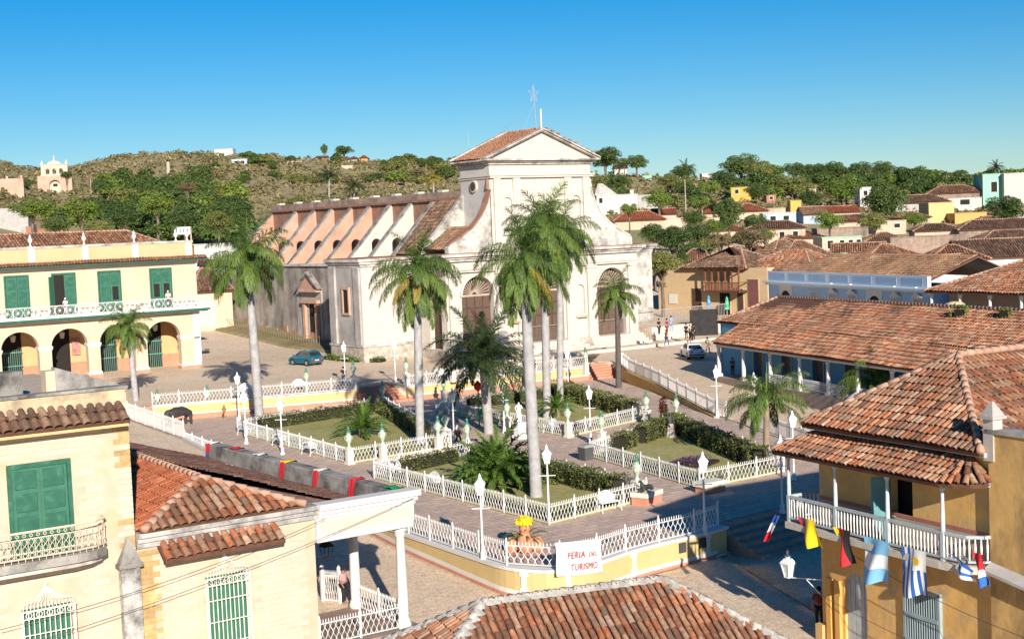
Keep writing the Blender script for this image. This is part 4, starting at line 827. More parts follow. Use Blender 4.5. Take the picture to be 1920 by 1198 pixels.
for x in (1.25, 1.75): MB(MY).box(x-.13, x+.13, .8, .949, -2.0, .95).build('pilaster_strip', mat('ochre_bright', (.64, .36, .10), var=.08), yb)
MB(MY).box(.6, 1.0, .7, .96, -2.2, -.9).build('corner_base', OCHRE, yb)
f_ = MB(MY).box(4.48, 4.55, .85, 1.0, 3.0, 5.3).build('door_frame', mat('teal_wood', (.12, .27, .29), var=.15), yb)
MB(MY).slab([(4.5, .94, 3.0), (4.3, .35, 3.0), (4.3, .35, 5.2), (4.5, .94, 5.2)], (-.05, 0, 0)).build('open_door_leaf', mat('teal_wood', (0, 0, 0)), f_)
MB(MY).box(.78, 9.3, .935, .952, 3.85, 3.98).build('painted_band', mat('rose_band', (.42, .16, .13), var=.15), yb); MB(MY).box(.78, 9.3, .94, .951, 3.0, 3.83).build('painted_dado', mat('grey_dado', (.44, .38, .30), var=.2, scale=1.5, stain=(.5, .3, .1), samt=.4, sscale=1.5), yb)
# barred window
wf = MB(MY); wf.box(5.3, 6.9, .90, .96, -2.2, 1.45); w_ = wf.build('window', mat('window_dark', (.035, .05, .05), rough=.6), yb)
b = MB(MY); b.box(5.22, 5.34, .82, .96, -2.2, 1.5); b.box(6.86, 6.98, .82, .96, -2.2, 1.5); b.box(5.22, 6.98, .82, .96, 1.4, 1.52)
for z in (.55, -.35, -1.25): b.box(5.3, 6.9, .80, .89, z-.07, z+.07)
for k in range(13): x = 5.42+k*.115; b.tube([Vector((x, .85, -2.2)), Vector((x, .85, 1.42))], .028, 5)
b.build('window_bars', mat('blue_grey_wood', (.28, .36, .38), rough=.7, var=.15), w_)
# balcony floor and beams, turned end
edge = [(-.05, 0), (7.9, 0), (8.9, .12), (9.3, .5), (9.4, .95)]
b = MB(MY); b.prism(edge+[(9.4, .94), (-.05, .94)], 'z', 2.86, 3.0); fl = b.build('balcony_floor', mat('grey_boards', (.40, .36, .31), var=.15, scale=3), yb)
b = MB(MY); b.prism([(-.05, .94), (.72, .94), (.72, 9), (-.05, 9)], 'z', 2.86, 3.0); b.build('balcony_floor', fl.data.materials[0], yb)
b = MB(MY); pe = [(x, y-.04) for x, y in edge]
for (x0, y0), (x1, y1) in zip(pe, pe[1:]): b.beam((x0, y0, 2.86), (x1, y1, 2.86), .09, .24)
b.build('balcony_edge', mat('pale_wood', (.55, .50, .42), var=.2, scale=3, stain=(.3, .24, .18), samt=.4, sscale=3), yb)
for k in range(9): x = .3+k*1.0; MB(MY).beam((x, .95, 2.72), (x, .1, 2.78), .14, .16).build('bracket', GWOOD, yb)
b = MB(MY)
for z, hh in ((3.93, .1), (3.12, .07)):
    for (x0, y0), (x1, y1) in zip(edge, edge[1:]): b.beam((x0, y0+.06, z), (x1, y1+.06, z), .1, hh)
    b.beam((0, .06, z), (0, 9, z), .1, hh)
b.build('balcony_rail', GWOOD, yb)
bal = MB(); bal.lathe([(.02, 0), (.035, .1), (.03, .2), (.04, .35), (.045, .45), (.03, .6), (.025, .72), (.03, .78)], (0, 0, 0), 6); bme = bal.mesh('baluster', mat('white_baluster', (.70, .68, .64), var=.08), None, True)
for (x0, y0), (x1, y1) in zip(edge, edge[1:]):
    L_ = math.hypot(x1-x0, y1-y0); n_ = max(1, int(L_/.165))
    for k in range(n_): t = (k+.5)/n_; o = link('baluster', bme, yb); o.location = (x0+(x1-x0)*t, y0+.06+(y1-y0)*t, 3.14)
for k in range(30): o = link('baluster', bme, yb); o.location = (0, .3+k*.2, 3.14)
for x in (.05, 2.7, 5.4, 8.0):
    b = MB(MY); b.box(x-.07, x+.07, 0, .14, 3.0, 3.95); b.lathe([(.07, 0), (.075, .3), (.055, 1.2), (.06, 1.35), (.11, 1.45), (.11, 1.52)], (x, .07, 3.95), 8); b.beam((x-.35, .07, 5.5), (x+.35, .07, 5.5), .12, .14); b.build('post', mat('pale_blue_wood', (.46, .52, .52), var=.12, scale=3), yb)
b = MB(MY); b.beam((-.1, .07, 5.62), (8.3, .07, 5.62), .16, .14); b.beam((8.3, .07, 5.62), (9.4, .8, 5.62), .14, .14); b.beam((0, 0, 5.62), (0, 8, 5.62), .14, .14); b.build('eave_beam', GWOOD, yb)
# balcony roof
tile_roof(yb, [Y_(-.35, -.4, 5.68), Y_(8.3, -.4, 5.68), Y_(8.3, .95, 6.35), Y_(.75, .95, 6.35)], T_MIX, .24, .38, 6, indiv=150, name='balcony_roof')
fan = [(8.3, -.4), (8.75, -.25), (9.2, .1), (9.45, .6), (9.5, 1.1)]
for (x0, y0), (x1, y1) in zip(fan, fan[1:]): tile_roof(yb, [Y_(x0, y0, 5.68), Y_(x1, y1, 5.68), Y_(8.32+(x1-8.3)*.12, .96, 6.38), Y_(8.3, .95, 6.38)], T_MIX, .26, .42, 6, name='balcony_roof')
tile_roof(yb, [Y_(-.35, 9, 5.68), Y_(-.35, -.4, 5.68), Y_(.75, .95, 6.35), Y_(.75, 9, 6.35)], T_MIX, .28, .42, 4, name='balcony_roof')
ridge(yb, Y_(-.35, -.4, 5.72), Y_(.75, .95, 6.38), MORT_R, .1)
# main roof
MB(MY).box(.5, 9.34, .6, 9, 6.5, 6.66).build('eave_soffit', GWOOD, yb)
EA, EB, AX = Y_(.35, .45, 6.7), Y_(9.34, .45, 6.7), Y_(4.35, 4.5, 9.2); RE = Y_(4.0, 13, 9.25); ED = Y_(9.34, 13, 6.75); EC = Y_(.35, 13, 6.75)
tile_roof(yb, [EA, EB, AX], T_MIX, .24, .42, 6, indiv=150, name='roof'); tile_roof(yb, [EB, ED, RE, AX], T_MIX, .24, .42, 5, name='roof'); tile_roof(yb, [EC, EA, AX, RE], T_MIX, .28, .46, 4, name='roof')
for p, q in ((EA, AX), (EB, AX), (AX, RE)): ridge(yb, p, q, MORT_R, .13)
# party wall beside it
pw = thing('wall', 'tall stained ochre party wall with a small pyramid topped pillar beside the flagged balcony', 'wall', Y_(10, .9, -2.2), ey_a)
b = MB(MY); b.box(9.36, 17, .75, 1.4, -2.2, 7.3); b.box(9.36, 9.8, 1.4, 13, -2.2, 6.9); b.build('wall_face', OCHRE_D, pw); MB(MY).box(9.3, 17, .68, 1.5, 7.3, 7.42).build('coping', CONC, pw)
b = MB(MY); b.box(9.2, 9.62, .7, 1.12, 6.4, 7.75); p_ = b.build('pillar', mat('pillar_white', (.48, .45, .40), var=.15, stain=(.4, .35, .3), samt=.4), pw); b = MB(MY); b.box(9.1, 9.72, .6, 1.22, 7.75, 7.85); b.frustum(9.41, .91, 7.85, 8.3, .27, .27, .03, .03); b.build('pillar_cap', GREYPL, pw)
b = MB(MY); b.slab([(9.4, .35, 2.95), (17, .35, 1.9), (17, .8, 2.1), (9.4, .8, 3.15)], (0, 0, -.1)); b.build('ledge', mat('grey_ledge', (.42, .40, .38), var=.15), pw)
# ------------------------------------------------------------------ long blue house with porch
be_a = math.atan2(-.963, -.269)
bl_ = thing('house', 'long single storey blue house with deep clay tile roof and white porch columns', 'house', (83.4, 89.2, .6), be_a)
MBm = ROOT[bl_]; MBm2 = Matrix.Translation((83.4, 89.2, 0))@Matrix.Rotation(be_a, 4, 'Z'); B_ = lambda x, y, z: MBm2@Vector((x, y, z))
b = MB(MBm2); dz = [(6.6, .75, 1.0, 3.5, 0), (11.2, .75, 1.0, 3.5, 0), (16.0, .8, 1.0, 3.5, 0), (20.6, .75, 1.0, 3.5, 0), (25, .8, 1, 3.5, 0)]
b.awall((-3.9, 2.7, 0), (1, 0, 0), (0, -1, 0), 42, -1.0, 5.2, .4, dz); b.box(-3.9, -3.5, 2.7, 14, -1, 5.2); b.build('wall', BLUEW, bl_)
MB(MBm2).box(-3.8, 38, 3.4, 3.5, -1, 5).build('inner_wall', WOOD, bl_)
for x, hw, z0, z1, _ in dz: MB(MBm2).box(x-3.9-hw, x-3.9+hw, 3.0, 3.08, z0, z1).build('door', mat('grey_brown_door', (.16, .12, .10), var=.2, scale=3), bl_); b = MB(MBm2); b.box(x-3.9-hw-.12, x-3.9-hw, 2.62, 2.7, z0, z1+.12); b.box(x-3.9+hw, x-3.9+hw+.12, 2.62, 2.7, z0, z1+.12); b.build('door_trim', mat('grey_trim', (.40, .40, .40)), bl_)
b = MB(MBm2); b.box(-.2, 38, .05, 2.7, -1.2, 1.0); b.build('porch_floor', mat('porch_stone', (.36, .28, .23), var=.15), bl_)
for x in (.1, 4.4, 8.8, 13.3, 17.3, 21.2, 25.4, 29.6):
    b = MB(MBm2); b.box(x-.22, x+.22, .13, .57, 1.0, 1.25); b.lathe([(.17, 1.25), (.18, 2.0), (.14, 3.35), (.2, 3.45), (.2, 3.55)], (x, .35, 0), 10); b.build('column', mat('grey_white_column', (.55, .55, .54), var=.08), bl_, False)
b = MB(MBm2); b.beam((-.2, .35, 3.66), (36, .35, 3.66), .22, .22); b.build('porch_beam', TRIM, bl_)
tile_roof(bl_, [B_(-.3, 0, 3.9), B_(34, 0, 3.9), B_(34, 2.9, 5.38), B_(-.3, 2.9, 5.38)], T_MIX, .27, .46, 4, name='porch_roof')
tile_roof(bl_, [B_(-4.4, 2.65, 5.3), B_(34, 2.65, 5.3), B_(34, 8.2, 7.35), B_(-1.9, 7.45, 7.3)], T_MIX, .27, .46, 4, name='main_roof')
b = MB(MBm2); b.slab([(-4.4, 14, 5.3), (-4.4, 2.65, 5.3), (-1.9, 7.45, 7.3)], (0, 0, -.1)); b.slab([(-4.4, 14, 5.3), (-1.9, 7.45, 7.3), (34, 8.2, 7.35), (34, 14, 5.3)], (0, 0, -.1)); b.build('rear_roof', T_MIX, bl_)
ridge(bl_, B_(-1.9, 7.45, 7.33), B_(34, 8.2, 7.4), MORT_R, .14); ridge(bl_, B_(-4.4, 2.65, 5.33), B_(-1.9, 7.45, 7.33), MORT_R, .12)
b = MB(MBm2)
for k in range(110): b.box(8+k*.15, 8.03+k*.15, .3, .33, 1.0, 1.95)
b.box(8, 24.5, .29, .34, 1.2, 1.24); b.box(8, 24.5, .29, .34, 1.75, 1.79); b.build('porch_fence', IRON, bl_)
ck = B_(21.5, 8.5, 7.0); b = MB(); b.lathe([(.75, 0), (.72, .5), (.55, .62), (.2, .7)], ck, 8); b.build('roof_hood', mat('cream_hood', (.62, .5, .3), var=.15), bl_)
# ------------------------------------------------------------------ other houses
HOUSES = []
def C_(name, rgb, **k): return mat(name, rgb, **k)
PINK = mat('pink_wall', (.66, .42, .33), var=.08); PGREY = mat('grey_wall', (.40, .38, .35), var=.15, stain=(.2, .18, .17), samt=.4, sscale=.5); YELB = mat('yellow_house', (.60, .37, .09), var=.06)
BRICK = mat('brick_wall', (.36, .17, .11), var=.2, scale=2); MINT = mat('mint_wall', (.28, .52, .40), var=.06); ORB = mat('orange_wall', (.58, .34, .12), var=.12); CREAM2 = mat('pale_cream', (.50, .40, .29), var=.15, stain=(.30, .24, .18), samt=.5, sscale=.5, streak=True)
BWHITE = mat('bright_white', (.54, .52, .49), var=.1, stain=(.36, .34, .31), samt=.5, sscale=.4); RUIN = mat('ruin_wall', (.30, .22, .17), var=.25, stain=(.1, .09, .08), samt=.6, sscale=.4, streak=True); SKYB = mat('sky_blue_wall', (.38, .48, .56), var=.05); TURQ = mat('turquoise', (.3, .62, .56), var=.05); TANW = mat('tan_wall', (.60, .43, .245), var=.06, stain=(.5, .34, .18), samt=.3)
def wframe(t, M, x, z, w_, h_, frame=TRIM, pane=DARK, bars=0, y=0):
    b = MB(M); b.awall((x-w_/2-.12, y-.08, z-.1), (1, 0, 0), (0, -1, 0), w_+.24, 0, h_+.22, .1, [(w_/2+.12, w_/2, .1, h_+.1, 0)]); f_ = b.build('window', frame, t)
    MB(M).box(x-w_/2, x+w_/2, y-.03, y-.004, z, z+h_).build('pane', pane, f_)
    if bars:
        b = MB(M)
        for k in range(bars): xx = x-w_/2+w_*(k+.5)/bars; b.box(xx-.025, xx+.025, y-.14, y-.09, z, z+h_)
        b.build('bars', frame, f_)
def bhouse(label, xl, xr, ytop, ybase=None, yridge=None, dep=None, depth=7, rot=0, wall=CREAM2, roof='hip', tm=T_MIX, wins=(), name='house', cat='house', axis='x', parapet=None, pitch=.4, extra=1.2, group=None):
    xc = (xl+xr)/2
    if dep is None:
        p = on_terrain(xc, ybase, 140); dep = float(np.array([p.x, p.y, p.z-CAMH])@cf)
    top = pd(xc, ytop, dep); W = (xr-xl)*dep/FPX/max(.5, math.cos(math.radians(rot))); zb = zt1(top.x, top.y)-extra; zt_ = max(top.z, zb+extra+.6)
    a = -_h+math.radians(rot); t = thing(name, label, cat, (top.x, top.y, zb), a, group); M = Matrix.Translation((top.x, top.y, 0))@Matrix.Rotation(a, 4, 'Z')
    MB(M).box(-W/2, W/2, 0, depth, zb, zt_).build('wall', wall, t)
    rh = (ytop-yridge)*dep/FPX+depth*.5*max(0, CAMH-zt_)/dep if yridge else 1.6
    if roof == 'hip': hip_roof(t, -W/2-.4, W/2+.4, -.45, depth+.4, zt_, zt_+rh, tm, M, axis=axis, pitch=pitch, exp_=.6, caps=MORT_R, ins=min(W/2-.1, depth/2))
    elif roof == 'gable':
        T = lambda x, y, z: M@Vector((x, y, z))
        tile_roof(t, [T(-W/2-.3, -.45, zt_), T(W/2+.3, -.45, zt_), T(W/2+.3, depth/2, zt_+rh), T(-W/2-.3, depth/2, zt_+rh)], tm, pitch, .6, 3)
        MB(M).slab([(-W/2-.3, depth/2, zt_+rh), (W/2+.3, depth/2, zt_+rh), (W/2+.3, depth+.4, zt_), (-W/2-.3, depth+.4, zt_)], (0, 0, -.1)).build('roof', tm, t); MB(M).prism([(0, zt_-.05), (depth, zt_-.05), (depth/2, zt_+rh-.1)], 'x', -W/2, W/2).build('gable', wall, t)
        ridge(t, T(-W/2-.3, depth/2, zt_+rh), T(W/2+.3, depth/2, zt_+rh), MORT_R)
    elif roof == 'shed':
        T = lambda x, y, z: M@Vector((x, y, z)); tile_roof(t, [T(-W/2-.3, -.4, zt_), T(W/2+.3, -.4, zt_), T(W/2+.3, depth, zt_+rh), T(-W/2-.3, depth, zt_+rh)], tm, pitch, .6, 3)
    else:
        b = MB(M); b.box(-W/2-.12, W/2+.12, -.12, depth+.1, zt_, zt_+.15); b.build('flat_roof', parapet or wall, t)
    for (fx, zz, w_, h_) in wins: wframe(t, M, -W/2+fx*W, zb+extra+zz if zz < 50 else zt_-(zz-100), w_, h_)
    HOUSES.append((xl-2, xr+2, (yridge or ytop)-2, (ybase or ytop+20), dep)); return t, M, W, zb, zt_
# --- to the right of the church
t, M, W, zb, zt_ = bhouse('white flat roofed house with dark arched window and water tank behind the church shoulder', 1118, 1196, 366, 402, depth=9, rot=8, wall=BWHITE, roof='flat', wins=[(.1, 101.9, .9, 1.3)])
b = MB(M); b.lathe([(.5, 0), (.5, .9), (.3, 1.1)], (W*.4, 2, zt_+.15), 10); b.build('water_tank', TRIM, t); b = MB(M); b.prism([(-W/2, zt_), (W*.1, zt_), (-W*.28, zt_+3.2), (-W*.4, zt_+3.2)], 'y', 3, 3.6); b.build('stair_wall', PGREY, t)
bhouse('small grey unplastered house with an arched opening next to the white flat roofed house', 1196, 1236, 366, 398, depth=7, wall=PGREY, roof='flat', wins=[(.6, 101.9, .9, 1.4)])
bhouse('low house with bright red hipped tile roof above the dark tree beside the church', 1152, 1248, 413, 432, 396, depth=7, rot=4, wall=CREAM2, tm=T_RED)
bhouse('small house with faded red gable roof behind the bright red hipped one', 1226, 1268, 402, 416, 391, depth=6, wall=PINK, roof='gable', tm=T_RED)
bhouse('low pink walled yard building below the telegraph pole', 1245, 1288, 410, 428, depth=5, wall=PINK, roof='flat')
bhouse('house with long orange red roof left of the tall dark tree', 1305, 1362, 400, 415, 384, depth=7, rot=-6, wall=CREAM2, tm=T_RED)
bhouse('house with long orange red roof right of the tall dark tree', 1378, 1440, 396, 418, 381, depth=8, rot=6, wall=CREAM2, tm=T_RED)
t, M, W, zb, zt_ = bhouse('yellow box shaped house with white side on the far slope', 1371, 1406, 352, 380, depth=8, rot=-12, wall=YELB, roof='flat', wins=[(.3, 101.6, 1, 1.1)])
bhouse('tiny brick house with one dark window on the far slope', 1437, 1455, 366, 382, depth=5, wall=BRICK, roof='flat', wins=[(.5, 101.2, .9, .8)])
t, M, W, zb, zt_ = bhouse('long white and pale blue flat roofed house with two window hoods', 1431, 1492, 400, 424, depth=7, rot=-4, wall=SKYB, roof='flat', parapet=BWHITE, wins=[(.3, 101.5, 1.2, .9), (.7, 101.5, 1.2, .9)])
bhouse('cream house with weathered brown roof and two white framed windows', 1402, 1508, 428, 462, 415, depth=7, rot=-10, wall=CREAM2, tm=T_BRN, wins=[(.6, 102.0, .9, 1.3), (.83, 102.0, .9, 1.3)])
bhouse('pale blue gabled house below the yellow water tank', 1506, 1551, 402, 420, 387, depth=6, rot=5, wall=SKYB, roof='gable', tm=T_TAN)
bhouse('row house with red tile roof beside the pale blue gable', 1552, 1612, 398, 416, 386, depth=6, rot=3, wall=CREAM2, roof='gable', tm=T_RED)
t, M, W, zb, zt_ = bhouse('yellow plastered water tank house on a flat roof', 1482, 1502, 377, 410, depth=4, wall=YELB, roof='flat')
bhouse('long low cream building behind the yellow tank house', 1440, 1540, 390, 408, depth=6, rot=2, wall=CREAM2, roof='flat')
bhouse('white house with red lower storey framed by two big trees', 1612, 1633, 352, 392, depth=6, wall=BWHITE, roof='flat', wins=[(.5, 102, 1, 1.2)])
bhouse('roofless brown ruin wall behind the small white arcaded house', 1532, 1628, 428, 446, depth=5, wall=RUIN, roof='flat')
t, M, W, zb, zt_ = bhouse('small white house with three dark arched openings and pale green roof edge', 1541, 1616, 445, 470, depth=6, rot=3, wall=CREAM2, roof='flat', parapet=MINT, wins=[(.2, 101.9, 1, 1.4), (.5, 101.9, .8, 1.4), (.72, 101.9, .8, 1.4), (.92, 101.9, .8, 1.4)])
bhouse('brown tile roofed house left of the green house', 1740, 1842, 362, 392, 347, depth=9, rot=-8, wall=RUIN, tm=T_MIX)
bhouse('old house with grey brown roof below the brown tiled one', 1680, 1780, 380, 400, 365, depth=8, rot=-4, wall=PGREY, tm=T_BRN)
t, M, W, zb, zt_ = bhouse('mint green house with grey side wall and brown door on the slope', 1843, 1884, 327, 392, depth=10, rot=-5, wall=MINT, roof='flat', wins=[(.5, 104.5, 1.5, 2.6)])
bhouse('grey windowless house wall adjoining the mint green house', 1884, 1990, 324, 392, depth=10, rot=-5, wall=mat('pale_grey', (.5, .47, .42), var=.1), roof='flat')
bhouse('pale grey shed with wide opening under the brown roofs', 1778, 1840, 372, 396, depth=5, rot=-4, wall=mat('pale_grey', (0, 0, 0)), roof='flat', wins=[(.5, 101.6, 2.4, 1.3)])
bhouse('plain pale yellow house wall in full sun under the big tree', 1741, 1789, 381, 418, depth=7, rot=2, wall=mat('sun_yellow', (.62, .45, .2), var=.1, stain=(.4, .3, .18), samt=.4, sscale=.4), roof='flat')
bhouse('orange walled yard beside the pale yellow house', 1790, 1850, 400, 420, depth=5, rot=2, wall=ORB, roof='flat')
bhouse('long grey block wall behind the tiled roofs', 1850, 1990, 404, 424, depth=4, rot=2, wall=PGREY, roof='flat')
bhouse('dark stained ruin wall between the tiled roofs', 1670, 1812, 444, 470, depth=4, rot=-3, wall=RUIN, roof='flat')
bhouse('low cream shed in front of the tall dark tree', 1640, 1700, 415, 440, depth=5, rot=6, wall=CREAM2, roof='flat', wins=[(.7, 101.3, 1.2, .8)])
bhouse('low house with crooked brown roof near the dark ruin wall', 1716, 1800, 432, 452, 420, depth=6, rot=-6, wall=CREAM2, tm=T_BRN)
bhouse('brown roofed house in shade near the long grey wall', 1800, 1960, 428, 452, 412, depth=7, rot=-3, wall=RUIN, tm=T_BRN)
bhouse('grey house with brown roof above the dark ruin wall', 1845, 1990, 446, 466, 432, depth=6, rot=4, wall=PGREY, tm=T_BRN)
# --- mid-ground tiled roofs
for xl, xr, ye, yr, r_, tm_, lab in ((1470, 1545, 446, 432, 8, T_MIX, 'low house with orange brown roof behind the tan roofs'), (1625, 1700, 452, 437, -6, T_TAN, 'low house with tan roof near the dark ruin wall'), (1330, 1400, 432, 419, 6, T_RED, 'low house with red roof under the tall dark tree'), (1560, 1640, 415, 403, -4, T_MIX, 'low house with mottled roof behind the roofless ruin'), (1690, 1745, 408, 397, 6, T_MIX, 'low house with mottled roof under the very large dark tree'), (1445, 1505, 462, 449, -8, T_MIX, 'low house with red brown roof below the cream house'), (1255, 1310, 450, 437, 4, T_MIX, 'low house with faded roof among the church corner trees'), (1830, 1930, 418, 405, 3, T_MIX, 'low house with mottled roof behind the long grey wall')): bhouse(lab, xl, xr, ye, ye+14, yr, depth=7, rot=r_, wall=CREAM2, tm=tm_)
bhouse('house with broad tan hipped roof behind the pale blue house', 1462, 1588, 494, dep=185, yridge=454, depth=11, rot=8, wall=CREAM2, tm=T_TAN, pitch=.33)
bhouse('house with low tan roof slope behind the broad tan hipped roof', 1448, 1530, 480, dep=205, yridge=452, depth=9, rot=12, wall=CREAM2, tm=T_TAN, pitch=.33)
bhouse('house with steep red brown roof and white gable edge', 1562, 1656, 484, dep=200, yridge=459, depth=9, rot=-14, wall=BWHITE, roof='gable', tm=T_MIX, pitch=.33)
bhouse('house with wide mottled red hipped roof right of the turquoise parapet', 1612, 1770, 496, dep=172, yridge=462, depth=11, rot=6, wall=CREAM2, tm=T_MIX, pitch=.33)
bhouse('house with rounded red brown hipped roof in the middle of the roofs', 1745, 1850, 487, dep=180, yridge=463, depth=9, rot=-6, wall=BWHITE, tm=T_MIX, pitch=.33)
bhouse('house with dark brown corrugated looking tile roof behind the mottled roofs', 1806, 1990, 482, dep=188, yridge=451, depth=10, rot=-2, wall=BWHITE, roof='gable', tm=T_BRN, pitch=.36)
bhouse('house with dark tile slope over the mottled roof', 1740, 1830, 500, dep=160, yridge=482, depth=7, rot=10, wall=BWHITE, roof='gable', tm=T_BRN, pitch=.33)
tq = thing('parapet_wall', 'small turquoise stepped parapet among the tan roofs', 'wall', pd(1590, 493, 168)); c = pd(1590, 493, 168)
Mt = Matrix.Translation(c)@Matrix.Rotation(-_h, 4, 'Z'); b = MB(Mt); b.box(-1.8, 1.4, 0, .4, -2, .25); b.box(-.9, -.1, 0, .4, .25, 1.2); b.prism([(-.1, .25), (1.9, .25), (1.9, 1.0), (1.7, 1.0), (-.1, .6)], 'y', 0, .4); b.build('parapet', TURQ, tq)
bhouse('old house with sagging tile roof and dark gap left of the tan house', 1272, 1338, 492, dep=205, yridge=470, depth=9, rot=-8, wall=RUIN, tm=T_MIX, pitch=.33)
bhouse('house with faded pink tile roof under the brownish half bare tree', 1395, 1470, 478, dep=215, yridge=462, depth=8, rot=10, wall=CREAM2, tm=T_MIX, pitch=.36)
# --- pale blue house facing us behind the long blue one
lb = thing('house', 'long pale blue house with panelled parapet and arched white framed windows', 'house', (113.2, 112.1, 1.5), math.atan2(83.6-112.1, 104.6-113.2)); Ml = Matrix.Translation((113.2, 112.1, 0))@Matrix.Rotation(math.atan2(83.6-112.1, 104.6-113.2), 4, 'Z'); LL = 29.8; Ml = Matrix.Translation((0, 0, .42))@Ml
MB(Ml).box(0, LL, 0, 10, .5, 6.6).build('wall', LBLUE, lb)
b = MB(Ml); b.box(-.2, LL+.2, -.35, .3, 6.5, 6.72); b.box(-.3, LL+.3, -.55, .3, 6.72, 6.9); b.build('cornice', mat('blue_white_trim', (.58, .66, .74), var=.05), lb)
MB(Ml).box(0, LL, -.08, .3, 6.9, 8.0).build('parapet', mat('blue_white_trim', (0, 0, 0)), lb)
for k in range(7): x = .6+k*4.2; b = MB(Ml); b.box(x, x+3.3, -.1, -.075, 7.12, 7.8); b.build('parapet_panel', LBLUE, lb)
tile_roof(lb, [Ml@Vector((1.5, .4, 7.7)), Ml@Vector((LL-.3, .4, 7.7)), Ml@Vector((LL-.3, 5.5, 9.6)), Ml@Vector((4.5, 5.5, 9.6))], T_TAN, .36, .5, 4); MB(Ml).slab([(4.5, 5.5, 9.6), (LL-.3, 5.5, 9.6), (LL-.3, 10.5, 7.5), (1.5, 10.5, 7.5)], (0, 0, -.1)).build('roof', T_TAN, lb)
for k, xp in enumerate((1474, 1526, 1562, 1598, 1640, 1680, 1721)):
    q = pd(xp, 560, 1); d = np.array(ray(xp, 545)); A_ = Ml.inverted()@Vector((0, 0, CAMH)); D_ = Ml.inverted().to_3x3()@Vector(d); x = A_.x-D_.x*A_.y/D_.y
    if k in (0, 4):
        b = MB(Ml); b.awall((x-1.35, -.09, 0), (1, 0, 0), (0, -1, 0), 2.7, 2.0, 6.5, .1, [(1.35, 1.0, 2.0, 5.2, .75)]); f_ = b.build('archway', TRIM, lb); MB(Ml).box(x-1, x+1, -.03, -.005, 2, 6).build('opening', DARK, f_)
    else:
        wframe(lb, Ml, x, 3.9, 1.5, 2.0, TRIM, mat('pale_shutter', (.42, .40, .38)), 7)
        if k in (2, 3, 5, 6): b = MB(Ml); b.prism([(x-.9, 6.05), (x+.9, 6.05), (x+.25, 6.4), (x, 7.0), (x-.25, 6.4)], 'y', -.3, -.02); b.build('window_crest', TRIM, lb)
# --- tan house with timber balcony
ta = math.atan2(123.1-141.3, 124.1-122.5); tn = thing('house', 'tan two storey house with dark timber balcony full of potted plants', 'house', (122.5, 141.3, 2), ta); Mt = Matrix.Translation((122.5, 141.3, 0))@Matrix.Rotation(ta, 4, 'Z'); TL = 18.3; ZT = 8.2
def tl(xp, yp):
    d = ray(xp, yp); A_ = Mt.inverted()@Vector((0, 0, CAMH)); D_ = Mt.inverted().to_3x3()@Vector(d); s = -A_.y/D_.y; return A_.x+D_.x*s, A_.z+D_.z*s
MB(Mt).box(0, TL, 0, 9, 1, ZT).build('wall', TANW, tn)
hip_roof(tn, 4.2, 15.5, -.6, 8.6, ZT, ZT+2.6, T_BRN, Mt, axis='y', pitch=.33); hip_roof(tn, 12.2, TL+6, 1, 10, ZT-.4, ZT+2.0, T_MIX, Mt, axis='x', pitch=.33)
x0, z0 = tl(1337, 545); x1, z1 = tl(1402, 545); zf = z0+.1; bx = MB(Mt); bx.box(x0, x1, -1.6, 0, zf-.25, zf); bal_ = bx.build('balcony', WOOD, tn)
TIM = mat('red_timber', (.22, .09, .045), rough=.7, var=.3, scale=4)
b = MB(Mt)
for k in range(6): x = x0+.1+(x1-x0-.2)*k/5; b.box(x-.08, x+.08, -1.58, -1.42, zf, zf+2.7)
b.box(x0, x1, -1.6, -1.45, zf+.95, zf+1.05); b.box(x0, x1, -1.6, -1.45, zf+2.6, zf+2.8)
for k in range(40): x = x0+(x1-x0)*k/40; b.box(x, x+.05, -1.55, -1.5, zf, zf+.95)
for x in (x0, x1): b.box(x-.05, x+.05, -1.55, 0, zf+.95, zf+1.05); b.box(x-.05, x+.05, -1.55, 0, zf+2.6, zf+2.75)
b.build('balcony_frame', TIM, bal_)
tile_roof(tn, [Mt@Vector((x0-.4, -2.0, zf+2.85)), Mt@Vector((x1+.4, -2.0, zf+2.85)), Mt@Vector((x1-.8, .1, zf+4.2)), Mt@Vector((x0+.8, .1, zf+4.2))], T_BRN, .33, .5, 3, name='balcony_roof')
for xp, yp, w_, h_, mm in ((1262, 560, 1.3, 1.2, TRIM), (1307, 560, 1.6, 2.6, WOOD), (1360, 570, 1.6, 3.2, DARK), (1389, 565, .9, 3.0, WOOD), (1413, 550, 1.6, 3.4, mat('maroon', (.2, .08, .07)))):
    x, z = tl(xp, yp); f_ = MB(Mt).box(x-w_/2-.1, x+w_/2+.1, -.06, -.003, z-h_/2-.1, z+h_/2+.1).build('opening_frame', TANW, tn); MB(Mt).box(x-w_/2, x+w_/2, -.09, -.062, z-h_/2, z+h_/2).build('door', mm, f_)
# striped awnings / folded parasols beside the tan house door
for xp, yp, rgb in ((1343, 572, (.05, .25, .5)), (1377, 570, (.04, .4, .2))):
    x, z = tl(xp, yp); p = Mt@Vector((x, -1.4, 0)); zz = zt1(p.x, p.y); b = MB(); b.tube([(p.x, p.y, zz), (p.x, p.y, zz+2.5)], .03, 5); pt = thing('parasol', 'folded %s parasol in front of the tan house' % ('blue' if rgb[2] > .4 else 'green'), 'parasol', (p.x, p.y, zz)); b.build('pole', TRIM, pt)
    b = MB(); b.lathe([(.04, 2.45), (.16, 2.3), (.3, 1.2), (.34, .9), (.2, .85)], (p.x, p.y, zz), 8); b.build('canopy', mat('parasol%d' % xp, rgb, var=.3, scale=3, stain=(.7, .75, .7), samt=.5, sscale=2), pt)
